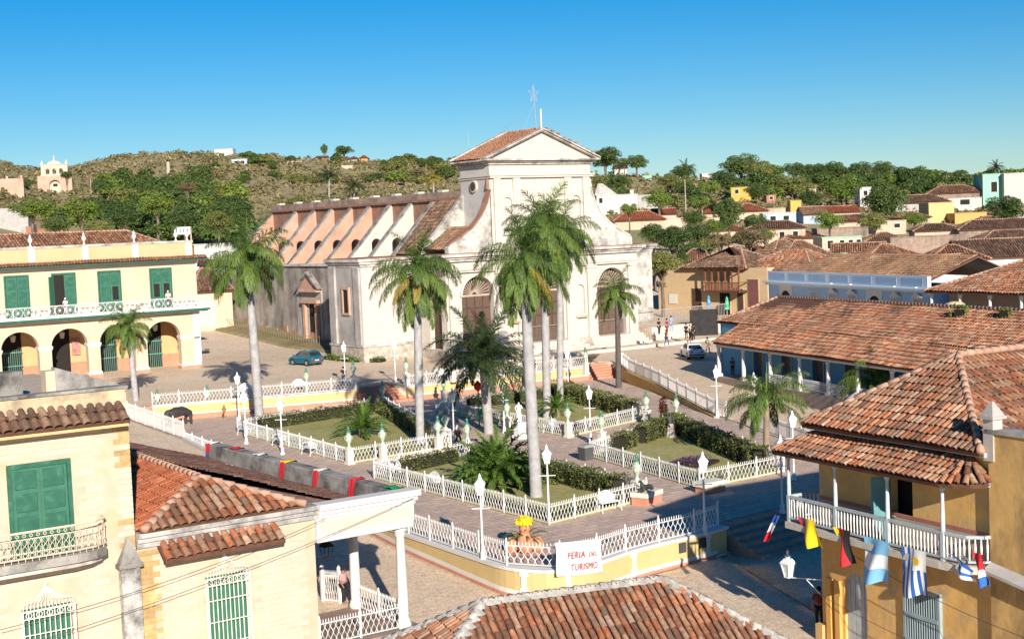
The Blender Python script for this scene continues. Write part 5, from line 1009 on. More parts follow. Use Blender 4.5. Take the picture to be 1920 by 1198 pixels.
# dark stage panels right of the church
st = g(1340, 625, 1.7); b = MB(Matrix.Translation(st)@Matrix.Rotation(-_h, 4, 'Z')); b.box(-2.7, .4, 0, .15, -.5, 2.7); tag(b.build('stage_panel', mat('black_panel', (.03, .028, .028), var=.3)), 'large black stage panel standing beside the blue house', 'panel')
# --- house on the right edge with porch
Rh = thing('house', 'house with large mottled tile roof and shaded porch behind the long blue house', 'house', (102, 82, 2), math.atan2(-11, -1.1)); Mr = Matrix.Translation((102, 82, 0))@Matrix.Rotation(math.atan2(-11, -1.1), 4, 'Z'); R_ = lambda x, y, z: Mr@Vector((x, y, z))
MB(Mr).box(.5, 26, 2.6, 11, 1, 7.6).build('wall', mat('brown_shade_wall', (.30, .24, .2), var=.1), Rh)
tile_roof(Rh, [R_(0, 0, 7.25), R_(26, 0, 7.25), R_(26, 7.0, 9.7), R_(5.5, 7.0, 9.7)], T_MIX, .33, .5, 4); MB(Mr).slab([(0, 0, 7.25), (5.5, 7, 9.7), (0, 13, 7.25)], (0, 0, -.1)).build('roof', T_MIX, Rh); ridge(Rh, R_(5.5, 7, 9.75), R_(26, 7, 9.75), MORT_R); ridge(Rh, R_(0, 0, 7.3), R_(5.5, 7, 9.75), MORT_R)
for k in range(7): x = .4+k*3.3; MB(Mr).lathe([(.13, 2), (.13, 6.6), (.2, 6.9), (.2, 7.1)], (x, .5, 0), 8).build('column', TRIM, Rh)
for k in range(5): x = 3+k*4; MB(Mr).box(x-.5, x+.5, 2.52, 2.6, 3, 5.6).build('door', DARK, Rh)
# --- low house between palace and church
t, M, W, zb, zt_ = bhouse('low peach house with brown tile roof in the gap between palace and church', 362, 432, 546, dep=176, yridge=507, depth=10, rot=20, wall=mat('peach_house', (.66, .46, .32), var=.08, stain=(.4, .26, .18), samt=.3), tm=T_BRN, pitch=.36)
wframe(t, M, -.6, zt_-4.2, 1.6, 2.8, TRIM, mat('pale_shutter', (0, 0, 0)), 6)
bhouse('plain white house wall behind the palace roof corner', 366, 470, 458, dep=200, depth=5, rot=12, wall=BWHITE, roof='flat')
bhouse('old brown roofed house beside the church apse', 380, 460, 498, dep=190, yridge=488, depth=6, rot=15, wall=PGREY, roof='gable', tm=T_BRN)
bhouse('long low brick wall among the trees behind the palace', 70, 118, 430, 448, depth=1, wall=BRICK, roof='flat', cat='wall', name='brick_wall')
bhouse('narrow brick pillar house behind the palace roof', 48, 61, 426, 448, depth=3, wall=BRICK, roof='flat')
bhouse('grey house with white veranda posts among trees beyond the palace', -20, 50, 392, 432, depth=7, rot=6, wall=PGREY, roof='flat', parapet=BWHITE)
bhouse('pale ruined house wall below the ruined chapel', 14, 52, 404, 424, depth=5, wall=CREAM2, roof='flat')
# --- houses on the hill
bhouse('white flat modern house on the crest of the hill', 402, 436, 280, 288, depth=10, wall=BWHITE, roof='flat')
bhouse('white and pale blue two storey house high on the hillside', 434, 463, 299, 312, depth=10, wall=SKYB, roof='flat', parapet=BWHITE, wins=[(.3, 102.4, 2, 1.6), (.7, 102.4, 2, 1.6)])
bhouse('long cream house on the hillside left of the crest trees', 538, 566, 303, 311, depth=8, wall=CREAM2, roof='flat')
bhouse('small cream house with white gable below the conifer on the crest', 592, 613, 296, 304, 292, depth=8, wall=CREAM2, roof='gable', tm=T_TAN)
bhouse('white house with grey green roof on the crest', 652, 672, 299, 308, 293, depth=8, wall=BWHITE, tm=T_BRN)
bhouse('orange house on the crest of the hill', 673, 689, 297, 306, 291, depth=8, wall=ORB, tm=T_RED)
bhouse('pink low house on the hill crest', 640, 662, 311, 317, depth=6, wall=PINK, roof='flat')
bhouse('turquoise house roof on the slope right of the church gable', 1136, 1150, 320, 330, depth=7, wall=TURQ, roof='flat')
bhouse('small white house below the round dark tree', 1152, 1176, 316, 326, 310, depth=7, wall=BWHITE, roof='gable', tm=T_TAN)
bhouse('small mint house on the low ridge', 1205, 1222, 330, 338, depth=6, wall=MINT, roof='flat')
bhouse('small white house on the low ridge among trees', 1316, 1334, 326, 334, depth=6, wall=BWHITE, roof='flat')
bhouse('small tan house high among the ridge trees', 1518, 1530, 355, 365, depth=6, wall=CREAM2, roof='flat')
# --- ruined chapel on the hill beyond the palace
c = on_terrain(104, 362); dep = float(np.array([c.x, c.y, c.z-CAMH])@cf); k = dep/FPX
er = thing('chapel', 'ruined pink chapel with three bell arches and white spires on the hill beyond the palace', 'chapel', c, -_h+.2); Me = Matrix.Translation(c)@Matrix.Rotation(-_h+.2, 4, 'Z'); RP = mat('ruin_pink', (.50, .33, .245), var=.15, scale=.3, stain=(.4, .25, .18), samt=.5, sscale=.2); RPL = mat('ruin_pale', (.58, .46, .36), var=.1, scale=.3)
W = 62*k; H1 = 32*k; H2 = 62*k
b = MB(Me); b.awall((-W/2, 0, 0), (1, 0, 0), (0, -1, 0), W, -8, H1, 3, [(W/2, 10*k, -8, 14*k, 10*k)]); b.box(-W/2+.2, W/2-.2, 3.2, 8, -8, H1*.8); b.build('lower_wall', RP, er); MB(Me).box(-10*k, 10*k, 1.6, 2.0, -8, 24*k).build('blind_arch', RPL, er); MB(Me).box(-4*k, 4*k, 1.5, 1.6, 12*k, 17*k).build('opening', DARK, er)
b = MB(Me); w2 = 48*k; b.awall((-w2/2, .5, 0), (1, 0, 0), (0, -1, 0), w2, H1, H1+20*k, 2, [(w2/2+s*12*k, 3.4*k, H1+3*k, H1+10*k, 3.4*k) for s in (-1, 0, 1)]); b.box(-w2/2-.3, w2/2+.3, .2, 2.8, H1-.3, H1+.3); b.box(-w2/2-.3, w2/2+.3, .2, 2.8, H1+20*k, H1+21*k); b.build('belfry', RPL, er)
b = MB(Me)
for x, hh in ((-w2/2+2*k, 8), (w2/2-2*k, 9), (-9*k, 6), (9*k, 6), (0, 18)): b.frustum(x, 1.5, H1+21*k, H1+(21+hh*.45)*k, 2.6*k, 2.6*k, 2.2*k, 2.2*k); b.frustum(x, 1.5, H1+(21+hh*.45)*k, H1+(21+hh)*k, 1.6*k, 1.6*k, .2*k, .2*k)
b.prism([(-14*k, H1+21*k), (14*k, H1+21*k), (6*k, H1+27*k), (-6*k, H1+27*k)], 'y', .8, 2.2); b.build('spire', RPL, er)
c2 = on_terrain(15, 366); b = MB(Matrix.Translation(c2)@Matrix.Rotation(-_h+.2, 4, 'Z')); ww = 52*k; b.awall((-ww/2, 0, 0), (1, 0, 0), (0, -1, 0), ww, -6, 27*k, 2, [(ww*.35, 3*k, -6, 10*k, 3*k)]); b.box(ww/2-5*k, ww/2-1*k, -.1, 2.1, 27*k, 32*k); b.box(-2*k, 2*k, -.1, 2.1, 27*k, 31*k); tag(b.build('ruin_wall', RP), 'ruined pink wall with posts left of the ruined chapel', 'wall')
HOUSES.append((70, 137, 290, 362, dep)); HOUSES.append((0, 42, 328, 366, dep))
# ------------------------------------------------------------------ vegetation
def leaf_quads(C, N, size, rng_, asp=.55, jit=.5):
    """one bent leaf quad per centre C with normal about N"""
    n = len(C); N = N+rng_.normal(0, jit, (n, 3)); N /= np.linalg.norm(N, axis=1, keepdims=True)
    T = np.cross(N, rng_.normal(0, 1, (n, 3))); T /= np.linalg.norm(T, axis=1, keepdims=True)+1e-9; B = np.cross(N, T)
    s = size*rng_.uniform(.6, 1.3, (n, 1)); V = np.stack([C-T*s-B*s*asp*.3, C+B*s*asp, C+T*s, C-B*s*asp], 1).reshape(-1, 3)
    return V, np.arange(4*n).reshape(n, 4)
def crown_mesh(name, mt, seed, nblob=16, per=70, size=.085, flat=.72, spread=.62, br=(.26, .46)):
    r_ = np.random.default_rng(seed); Cs = []; Ns = []
    for k in range(nblob):
        d = r_.normal(0, 1, 3); d /= np.linalg.norm(d); c = d*spread*r_.uniform(.45, 1.05); c[2] = c[2]*flat+(.12 if c[2] < 0 else 0)
        R_ = r_.uniform(*br); m = int(per*R_/.36); q = r_.normal(0, 1, (m, 3)); q /= np.linalg.norm(q, axis=1, keepdims=True); q[:, 2] = np.where(q[:, 2] < -.35, -q[:, 2], q[:, 2])
        Cs.append(c+q*R_*r_.uniform(.7, 1.05, (m, 1))*np.array([1, 1, .8])); Ns.append(q+np.array([0, 0, .35]))
    V, F = leaf_quads(np.vstack(Cs), np.vstack(Ns), size, r_); return np_mesh(name, V, F, mt)
def trunk_mesh(mt, seed):
    r_ = random.Random(seed); b = MB(); b.tube([(0, 0, -1.6), (.03, 0, -1.0), (.0, .03, -.5), (.02, 0, 0)], [.10, .075, .06, .05], 7)
    for k in range(5): a = 2*PI*k/5+r_.random(); e = Vector((math.cos(a)*.5, math.sin(a)*.5, r_.uniform(.0, .35))); b.tube([(0, 0, -.55+.06*k), e*.5+Vector((0, 0, -.15)), e], [.045, .03, .014], 5)
    return b.mesh('trunk', mt, None, True)
BARK = mat('bark', (.17, .13, .10), var=.3, scale=4); LMATS = {'A': LF_A, 'B': LF_B, 'C': LF_C, 'D': LF_D}
CROWN = {k: [crown_mesh('crown', m, 10*i+j, nblob=20, per=110, size=.075) for j in range(4)] for i, (k, m) in enumerate(LMATS.items())}
FINE = {k: [crown_mesh('crown', m, 77+10*i+j, nblob=38, per=210, size=.042, br=(.2, .36), spread=.75) for j in range(2)] for i, (k, m) in enumerate(LMATS.items())}
TRK = [trunk_mesh(BARK, s) for s in range(3)]; TREEPX = []
def tree(p, R_, kind, label, group=None, fine=False, flat=1.0, name='broadleaf_tree', lift=1.0):
    t = thing(name, label, 'tree', p, random.uniform(0, 6.28), group); c = link('crown', random.choice((FINE if fine else CROWN)[kind]), t); c.scale = (R_, R_, R_*flat); c.location = (0, 0, R_*lift); c.rotation_euler = (0, 0, random.uniform(0, 6.28))
    k = link('trunk', random.choice(TRK), t); k.scale = (R_, R_, R_*max(lift, .5)/1.5); k.location = (0, 0, R_*lift); return t
# hand placed: (x, ybase, crown centre y, radius px, kind, label)
KN = {'A': 'mid green', 'B': 'dark green', 'C': 'olive green', 'D': 'dry brown'}
def ptree(x, yc, rpx, dep, kind, label, fine=True, flat=.9, group=None, name='broadleaf_tree'):
    c = pd(x, yc, dep); R_ = rpx*dep/FPX; z = min(zt1(c.x, c.y), c.z-R_*.6); t = tree((c.x, c.y, z-.3), R_, kind, label, group, fine, flat, name, lift=max(.7, (c.z-z+.3)/R_)); TREEPX.append((x, yc, rpx, dep)); return t
ptree(1240, 500, 46, 178, 'C', 'leafy tree with sunlit olive crown right against the church corner'); ptree(1262, 452, 46, 196, 'B', 'dense dark tree behind the church corner tree'); ptree(1225, 440, 34, 205, 'B', 'rounded dark tree over the church cornice'); ptree(1305, 440, 36, 215, 'B', 'dark bushy tree left of the tall dark tree')
ptree(1366, 405, 34, 235, 'B', 'tall dark tree between the two orange red roofs', flat=1.5); ptree(1405, 448, 44, 205, 'D', 'brownish half bare tree above the tan house roofs', flat=.7); ptree(1350, 452, 30, 205, 'D', 'grey brown thin tree left of the brownish one'); ptree(1435, 443, 26, 210, 'C', 'yellow green bushy tree beside the cream house with brown roof')
ptree(1660, 385, 50, 300, 'B', 'very large dark tree above the pale yellow house wall', flat=1.15); ptree(1580, 355, 46, 360, 'A', 'big bright green tree on the slope beyond the roofs'); ptree(1885, 395, 46, 270, 'B', 'large dark tree below the mint green house'); ptree(1555, 415, 34, 255, 'A', 'mid green pointed tree beside the pale blue gable'); ptree(1640, 420, 32, 250, 'C', 'bright feathery tree among banana leaves')
ptree(1193, 307, 27, 520, 'B', 'round dark tree standing alone on the ridge'); ptree(1135, 300, 40, 500, 'B', 'dark tree mass touching the church gable'); ptree(1390, 318, 44, 480, 'B', 'broad dark crowned tree on the low ridge'); ptree(1424, 325, 34, 470, 'C', 'broad olive crowned tree next to the dark one on the ridge'); ptree(1490, 322, 28, 470, 'B', 'upright dark tree on the ridge beyond the cream path'); ptree(1530, 325, 30, 470, 'B', 'second upright dark tree on the ridge'); ptree(1565, 320, 28, 470, 'B', 'third upright dark tree on the ridge', group=None)
ptree(1612, 322, 30, 460, 'B', 'dark flat crowned tree on the ridge above the bright green tree'); ptree(1655, 318, 26, 460, 'B', 'tall dark ridge tree above the very large dark tree'); ptree(1692, 328, 26, 450, 'B', 'last dark tree at the end of the ridge grove'); ptree(1280, 325, 26, 480, 'B', 'small dark ridge tree between ridge houses'); ptree(1770, 345, 22, 420, 'B', 'low dark tree by the telegraph pole above the brown roofs'); ptree(1130, 345, 26, 420, 'C', 'yellow green tree against the church volute'); ptree(1235, 375, 34, 330, 'A', 'mid green tree right of the grey unplastered house'); ptree(1180, 392, 22, 290, 'A', 'small green tree in front of the white flat roofed house'); ptree(1310, 380, 26, 330, 'A', 'green bush like tree above the long red roof'); ptree(1485, 355, 40, 400, 'C', 'olive spreading tree left of the big bright green tree'); ptree(1330, 352, 28, 400, 'A', 'green tree on the mid slope below the ridge')
ptree(608, 282, 9, 800, 'B', 'dark conical conifer on the hill crest', flat=2.0, name='conifer_tree'); ptree(645, 285, 20, 800, 'B', 'broad dark tree clump on the hill crest', fine=False); ptree(1170, 305, 14, 520, 'C', 'small light tree between the two dark ridge trees'); ptree(125, 330, 15, 470, 'B', 'dark tree behind the ruined chapel')
ptree(150, 395, 46, 300, 'A', 'bright sunlit tree in the middle of the wood behind the palace'); ptree(60, 392, 44, 300, 'A', 'bright rounded tree below the ruined chapel'); ptree(295, 385, 42, 300, 'A', 'bright sunlit tree below the pale silvery tree'); ptree(230, 410, 36, 270, 'B', 'dark tree between the bright trees behind the palace'); ptree(345, 415, 40, 265, 'B', 'dark tree over the palace notice board'); ptree(410, 420, 36, 260, 'C', 'olive tree behind the big palm beside the palace'); ptree(350, 352, 20, 360, 'D', 'pale silvery tree on the hillside'); ptree(105, 425, 30, 260, 'B', 'dark bush tree over the palace roof'); ptree(555, 385, 40, 300, 'C', 'yellow green spreading tree above the far end of the church', flat=.5); ptree(185, 430, 32, 250, 'C', 'olive tree over the palace roof ridge')
for i, (x, y, r_, dp, k_) in enumerate(((1295, 470, 30, 212, 'B'), (1330, 462, 34, 225, 'C'), (1275, 485, 24, 200, 'B'), (1345, 425, 30, 260, 'A'), (1300, 412, 28, 290, 'B'), (1415, 420, 30, 262, 'B'), (1715, 412, 28, 285, 'A'), (1520, 375, 30, 350, 'B'), (1255, 345, 30, 420, 'C'), (1350, 335, 26, 450, 'B'), (1455, 340, 28, 440, 'A'), (1720, 355, 30, 400, 'B'), (1800, 350, 26, 420, 'B'), (1160, 345, 28, 400, 'B'), (1420, 360, 28, 380, 'B'))): ptree(x, y, r_, dp, k_, '%s tree growing between the roofs beyond the tan house' % KN[k_], group='trees between roofs '+KN[k_])
# scattered trees on the slopes
def scatter(n, x0, x1, y0, y1, rm, kinds, group, lab):
    k = 0; tries = 0
    while k < n and tries < n*8:
        tries += 1; x = random.uniform(x0, x1); y = random.uniform(y0, y1); p = on_terrain(x, y, 190)
        if p is None: continue
        dep = float(np.array([p.x, p.y, p.z-CAMH])@cf); R_ = random.uniform(*rm); rp_ = R_*FPX/dep
        if dep < 200: continue
        if any(x+rp_ > a and x-rp_ < b_ and y > c0-rp_*.3 and y-1.7*rp_ < d0 and dep < dd+3 for a, b_, c0, d0, dd in HOUSES): continue
        kd = random.choice(kinds); tree((p.x, p.y, p.z-.4), R_, kd, lab % KN[kd], group+' '+KN[kd], False, random.uniform(.7, 1.0), lift=random.uniform(.45, .7)); k += 1
scatter(95, -10, 450, 352, 470, (4.8, 7.6), 'AABBBC', 'wood behind the palace', '%s tree in the wood between palace and hill')
scatter(85, 400, 880, 294, 352, (3.2, 5.8), 'ABBCCD', 'trees on the hillside', '%s tree scattered on the hillside left of the church gable')
scatter(95, 1120, 1930, 340, 402, (3.6, 6.0), 'ABBBCC', 'trees among the houses', '%s tree scattered among the houses beyond the tan house')
# scrub on the hills: nobody could count it
def scrub(n):
    P = []; S = []
    for x0, x1, y0, y1, m in ((-20, 880, 284, 420, int(n*.62)), (1100, 1940, 328, 420, int(n*.38))):
        for _ in range(m):
            p = on_terrain(random.uniform(x0, x1), random.uniform(y0, y1), 200)
            if p: P.append(p); S.append(random.uniform(.5, 2.1)*min(1.5, max(.7, p.length/500)))
    P = np.array(P); S = np.array(S); k = 16; q = rng.normal(0, 1, (len(P), k, 3)); q /= np.linalg.norm(q, axis=2, keepdims=True); q[..., 2] = abs(q[..., 2]); C = P[:, None]+q*S[:, None, None]*rng.uniform(.5, 1, (len(P), k, 1))
    V, F = leaf_quads(C.reshape(-1, 3), q.reshape(-1, 3)+np.array([0, 0, .4]), 1, rng); sz = np.repeat(np.repeat(S, k)*.42, 4)[:, None]; Cc = np.repeat(C.reshape(-1, 3), 4, 0); V = Cc+(V-Cc)*sz
    o = link('scrub', np_mesh('scrub', V, F, LF_SCRUB)); tag(o, 'low dry scrub covering the hillsides', 'scrub', kind='stuff')
scrub(6200)
# ---- palms
def frond_mesh(name, mt, L_, e0, bend, nl, ll, droop, width=.045, seed=0, tw=0., drp=0.):
    """feather leaf in the XZ plane: starts at elevation e0, bends down by bend; leaflets along both sides"""
    r_ = np.random.default_rng(seed); n = 18; P = [np.zeros(3)]; a = e0; T = []
    for i in range(n): t = i/(n-1); a_ = e0-bend*(t**1.35); d = np.array([math.cos(a_), 0, math.sin(a_)]); T.append(d); P.append(P[-1]+d*L_/n)
    P = np.array(P); T.append(T[-1]); T = np.array(T); V = []; F = []
    for i in range(n):      # rachis as thin 3-sided tube
        for k, (p, t, w_) in enumerate(((P[i], T[i], 1-i/n), (P[i+1], T[i+1], 1-(i+1)/n))):
            up = np.array([-t[2], 0, t[0]]); rr = .016+.035*w_
            V += [p+np.array([0, rr, 0]), p-np.array([0, rr, 0]), p+up*rr]
        b = len(V)-6
        for j in range(3): F.append([b+j, b+(j+1) % 3, b+3+(j+1) % 3, b+3+j])
    for i in range(nl):
        t = .10+.90*(i+.5)/nl; x = t*n; j = min(int(x), n-1); p = P[j]+(P[j+1]-P[j])*(x-j); tt = T[j]; up = np.array([-tt[2], 0, tt[0]])
        ln = ll*(math.sin(PI*min(1, .18+.80*t)))**.6*r_.uniform(.85, 1.15)
        for s in (-1, 1):
            for rep in range(1):
                side = np.array([0, s, 0])*1.0+tt*r_.uniform(.5, 1.5)+up*r_.uniform(-.6, 1.0); side /= np.linalg.norm(side); g_ = np.array([0, 0, -1.])
                d1 = side*(1-droop*.35)+g_*droop*.35; d1 /= np.linalg.norm(d1); d2 = side*(1-droop)+g_*droop*1.15+r_.normal(0, .06, 3); d2 /= np.linalg.norm(d2)
                m1 = p+d1*ln*.45; e1 = m1+d2*ln*.55; wv = np.cross(d1, up); nn = np.linalg.norm(wv); wv = (wv/nn if nn > .1 else np.array([1., 0, 0]))*width*.5
                b = len(V); V += [p-wv*.5, p+wv*.5, m1+wv, m1-wv, e1+wv*.15, e1-wv*.15]; F += [[b, b+1, b+2, b+3], [b+3, b+2, b+4, b+5]]
    return np_mesh(name, np.array(V), np.array(F), mt)
R2 = math.radians
FR = {}
def fronds(key, mt, L_, nl, ll, droop, specs, width=.05):
    FR[key] = [frond_mesh('frond', mt, L_, R2(e), R2(b), nl, ll, droop*dk, width, 31*i+len(key)) for i, (e, b, dk) in enumerate(specs)]
SP = [(84, 50, .3), (68, 84, .6), (54, 104, .85), (40, 112, 1.), (24, 104, 1.1), (6, 88, 1.15), (-14, 70, 1.2), (-36, 50, 1.2), (-56, 30, 1.2)]
fronds('royal', LF_PALM, 3.9, 84, 1.0, .70, SP, .044); fronds('royal_old', LF_PALMY, 3.7, 70, .9, .72, SP, .042); fronds('dark', LF_PALMD, 3.9, 70, .66, .35, [(80, 45, .5), (62, 78, .8), (48, 92, 1), (34, 96, 1), (18, 88, 1.1), (4, 80, 1.2), (-10, 62, 1.2), (-30, 40, 1.2), (-50, 24, 1.2)], .06)
fronds('cycad', LF_CYC, 2.3, 60, .26, .1, [(82, 40, 1), (68, 60, 1), (54, 72, 1), (40, 72, 1), (26, 62, 1), (12, 48, 1), (2, 34, 1), (0, 30, 1), (0, 30, 1)], .05)
TRUNKM = mat('royal_trunk', (.37, .355, .345), var=.16, scale=2, bump=.3, stain=(.22, .205, .19), samt=.5, sscale=2.2); SHAFT = mat('crownshaft', (.14, .22, .05), rough=.5, var=.15); TRUNKB = mat('brown_trunk', (.26, .19, .13), var=.2, scale=3, bump=.5); TRUNKD = mat('dark_trunk', (.10, .085, .075), var=.2, scale=3)
def ring_trunk(p0, p1, r0, rm, r1, n=30):
    b = MB(); p0 = Vector(p0); p1 = Vector(p1); pts = []; rr = []
    for i in range(n+1):
        t = i/n; pts.append(p0.lerp(p1, t)+Vector((0, .0, 0))); base = r0+(rm-r0)*math.sin(PI*min(1, t*1.25))*.5 if t < .8 else r1; base = (r0*(1-t)+r1*t)+(rm-(r0+r1)/2)*math.sin(PI*t)+(.3*r0*math.exp(-t*n*.8)); rr.append(base*(1.03 if i % 2 else .98))
    b.tube(pts, rr, 12); return b
def palm(name, label, base, top_px, dep_at=None, kind='royal', L=1.0, counts=(2, 3, 4, 5, 6, 6, 6, 5, 3), r0=.34, rm=.36, r1=.24, shaft=1.5, tm=None, group=None, old=2, yaw=0, dens=1):
    base = Vector(base); d = ray(*top_px); t = base.y/d[1] if abs(d[1]) > 1e-6 else 1; dep = float(np.array([base.x, base.y, base.z-CAMH])@cf); c = pd(*top_px, dep)   # crown centre stands above the base, at the trunk's own distance
    tr = thing(name, label, 'palm tree', base, 0, group); z1 = c.z-shaft
    tt = base+(c-base)*((z1-base.z)/(c.z-base.z)); b = ring_trunk(base-Vector((0, 0, .3)), tt, r0, rm, r1); b.build('trunk', tm or TRUNKM, tr, True)
    if shaft > .3: b = MB(); b.tube([tt-Vector((0, 0, .05)), tt.lerp(c, .3), tt.lerp(c, .7), c], [r1*1.1, r1*1.15, r1*.85, r1*.45], 10); b.build('crownshaft', SHAFT, tr, True)
    r_ = random.Random(hash(label) % 1000 if False else len(label)*7+int(base.x)); a = yaw
    for k, n in enumerate(counts):
        for i in range(n):
            a = yaw+k*1.31+2*PI*i/max(1, n)+r_.uniform(-.35, .35); key = kind
            if kind == 'royal' and k >= 6 and r_.random() < old*.09: key = 'royal_old'
            f_ = link('frond', FR[key][k], tr); s = L*r_.uniform(.88, 1.12); f_.scale = (s, s, s); f_.rotation_euler = (r_.uniform(-.25, .25), r_.uniform(-.1, .1), a); f_.location = (c-base)+Vector((math.cos(a)*.12, math.sin(a)*.12, r_.uniform(-.15, .1)-k*.05))
    if kind == 'royal': b = MB(); b.tube([c, c+Vector((.05, 0, 1.6*L)), c+Vector((.12, 0, 2.9*L))], [.05, .035, .01], 5); b.build('spear_leaf', SHAFT, tr)
    return tr
palm('royal_palm', 'tall royal palm with white trunk rising from the hedge of the garden by the palace', g(488, 797), (463, 480), L=1.04, r0=.34, rm=.345, r1=.25)
palm('royal_palm', 'slim yellow green royal palm standing at the red steps in front of the palace', g(258, 775, .3), (240, 612), L=.62, r0=.25, rm=.25, r1=.19, shaft=1.3, old=6)
palm('royal_palm', 'royal palm with shaded grey trunk in the garden before the church portico corner', g(788, 835), (781, 505), L=.92, r0=.27, rm=.29, r1=.22, counts=(2, 2, 3, 4, 5, 6, 7, 8, 7), shaft=1.0)
palm('royal_palm', 'slender royal palm with long pale trunk beside the very large cycad', g(1006, 935), (981, 480), L=.80, r0=.31, rm=.31, r1=.22, counts=(2, 2, 3, 3, 4, 5, 7, 9, 8), shaft=1.0)
palm('royal_palm', 'royal palm with the highest crown in the garden before the church', g(1026, 786), (1019, 425), L=.92, r0=.29, rm=.30, r1=.24, counts=(2, 4, 5, 5, 6, 7, 7, 8, 7), shaft=1.0)
palm('royal_palm', 'royal palm behind the highest crowned one, near the back hedge', g(1050, 757), (1050, 440), L=.90, r0=.26, rm=.27, r1=.22, counts=(2, 3, 4, 5, 6, 6, 7, 7, 6), shaft=1.0)
palm('royal_palm', 'young palm with dark slender trunk beside the red steps before the church', g(1160, 727), (1157, 547), L=.66, r0=.26, rm=.24, r1=.2, counts=(2, 2, 3, 3, 4, 4, 4, 3, 0), shaft=.5, tm=TRUNKD, old=5)
palm('royal_palm', 'young palm with brown trunk beside the garden near the ochre corner house', g(1437, 868), (1437, 745), L=.72, r0=.2, rm=.2, r1=.15, counts=(1, 3, 3, 4, 4, 4, 3, 0, 0), shaft=.5, tm=TRUNKB)
palm('date_palm', 'short palm with dark arching feathery fronds in front of the portico', g(917, 812), (906, 672), kind='dark', L=1.1, r0=.34, rm=.34, r1=.31, counts=(3, 4, 6, 6, 6, 5, 4, 0, 0), shaft=.2, tm=TRUNKM)
p = B_(20.3, -2.5, 0); p.z = zt1(p.x, p.y); palm('royal_palm', 'bushy palm growing before the porch of the long blue house', p, (1645, 712), L=.8, r0=.25, rm=.25, r1=.2, counts=(2, 3, 4, 4, 5, 4, 0, 0, 0), shaft=.4)
def cycad(label, base, L_, counts):
    t = thing('cycad', label, 'cycad', base); b = MB(); b.lathe([(.32, -.1), (.36, .3), (.3, .7), (.18, .85)], base, 8); b.build('trunk', TRUNKB, t); r_ = random.Random(len(label))
    for k, n in enumerate(counts):
        for i in range(n): f_ = link('frond', FR['cycad'][k], t); s = L_*r_.uniform(.85, 1.15); f_.scale = (s, s, s); f_.rotation_euler = (r_.uniform(-.2, .2), 0, 2*PI*i/n+k*.7+r_.uniform(-.2, .2)); f_.location = (0, 0, .7)
cycad('very large bushy cycad beside a slender royal palm trunk', g(935, 915), 1.32, (6, 10, 12, 14, 14, 12, 10)); cycad('medium cycad on the lawn of the garden by the palace', g(682, 822), .95, (4, 6, 8, 8, 8, 6, 4)); cycad('small cycad beside the two white palm trunks', g(1042, 785), .85, (3, 5, 7, 8, 6, 4, 2))
for i, (x, yb, yc, L_, lab) in enumerate(((617, 372, 330, 1.1, 'tall palm above the church nave on the hillside'), (664, 372, 348, 1.1, 'short palm above the church nave on the hillside'), (404, 392, 365, .9, 'pale leaning palm on the hillside'), (813, 362, 335, 1.0, 'yellowish palm beside the church gable'), (1162, 322, 312, .9, 'pale palm on the ridge below the round dark tree'), (1287, 345, 318, 1., 'palm on the low ridge'), (1712, 360, 338, .9, 'palm near the end of the ridge grove'), (1648, 360, 338, .9, 'dry palm above the very large dark tree'), (1867, 330, 316, .8, 'dark palm behind the mint green house'), (1340, 415, 388, .8, 'palm beside the tall dark tree'))):
    p = on_terrain(x, yb, 190) or on_terrain(x, yb+14, 190)
    palm('hillside_palm', lab, p, (x, yc), kind='dark' if i not in (2, 3) else 'royal_old', L=L_*1.1, r0=.25, rm=.25, r1=.2, counts=(2, 3, 4, 5, 5, 4, 3, 0, 0), shaft=.3)
# ---- hedges and beds
def hedge(label, pts, w_, h_, mt=LF_HEDGE, dens=120, size=.07, name='hedge', cat='hedge', gap=0.):
    C = []; N = []; core = MB(); P = [Vector(p) for p in pts]
    for a, b in zip(P, P[1:]):
        d = b-a; L_ = d.length; d.normalize(); s = Vector((-d.y, d.x, 0)); A_ = (w_+2*h_)*L_; n = int(A_*dens)
        core.beam(a+Vector((0, 0, h_*.42)), b+Vector((0, 0, h_*.42)), w_*.72, h_*.8)
        t = rng.uniform(-.02, 1.02, n); q = rng.uniform(-1, 1, n)*(w_/2+h_); top = abs(q) < w_/2
        off = np.where(top, q, np.sign(q)*w_/2); z = np.where(top, h_, h_-(abs(q)-w_/2)); bump = .10*np.sin(t*L_*2.3+a.x)+.07*np.sin(t*L_*5.1+a.y)+rng.normal(0, .05, n)
        c = np.array(a)+t[:, None]*L_*np.array(d)+off[:, None]*np.array(s); c[:, 2] = a.z+z; nr = np.where(top[:, None], np.array([0, 0, 1.]), np.sign(q)[:, None]*np.array(s)); c += nr*bump[:, None]
        keep = rng.random(n) > gap; C.append(c[keep]); N.append(nr[keep])
    V, F = leaf_quads(np.vstack(C), np.vstack(N), size, rng, jit=.9); t = thing(name, label, cat, P[0]); M_ = np.array(P[0]); link('foliage', np_mesh('foliage', V-M_, F, mt), t); core.build('dark_core', mat('hedge_core', (.028, .026, .014)), t); return t  # the core is a solid near-black box inside the leaves, no modelled twigs
GA = [g(446, 812), g(655, 870), g(846, 838), g(720, 768)]
GB = [g(702, 897), g(1030, 984), g(1213, 937), g(880, 856)]
GC = [g(818, 773), g(1067, 820), g(1215, 785), g(1060, 742)]
GD = [g(1107, 858), g(1312, 917), g(1470, 885), g(1268, 803)]
def inset(q, k):
    c = sum(q, Vector())/4; return [p+(c-p).normalized()*k for p in q]
for nm, q in (('A', GA), ('B', GB), ('C', GC), ('D', GD)):
    m_ = MB(); m_.slab([(p.x, p.y, .004) for p in q], (0, 0, .12)); tag(m_.build('lawn', LAWN), kind='structure')
hz = .12
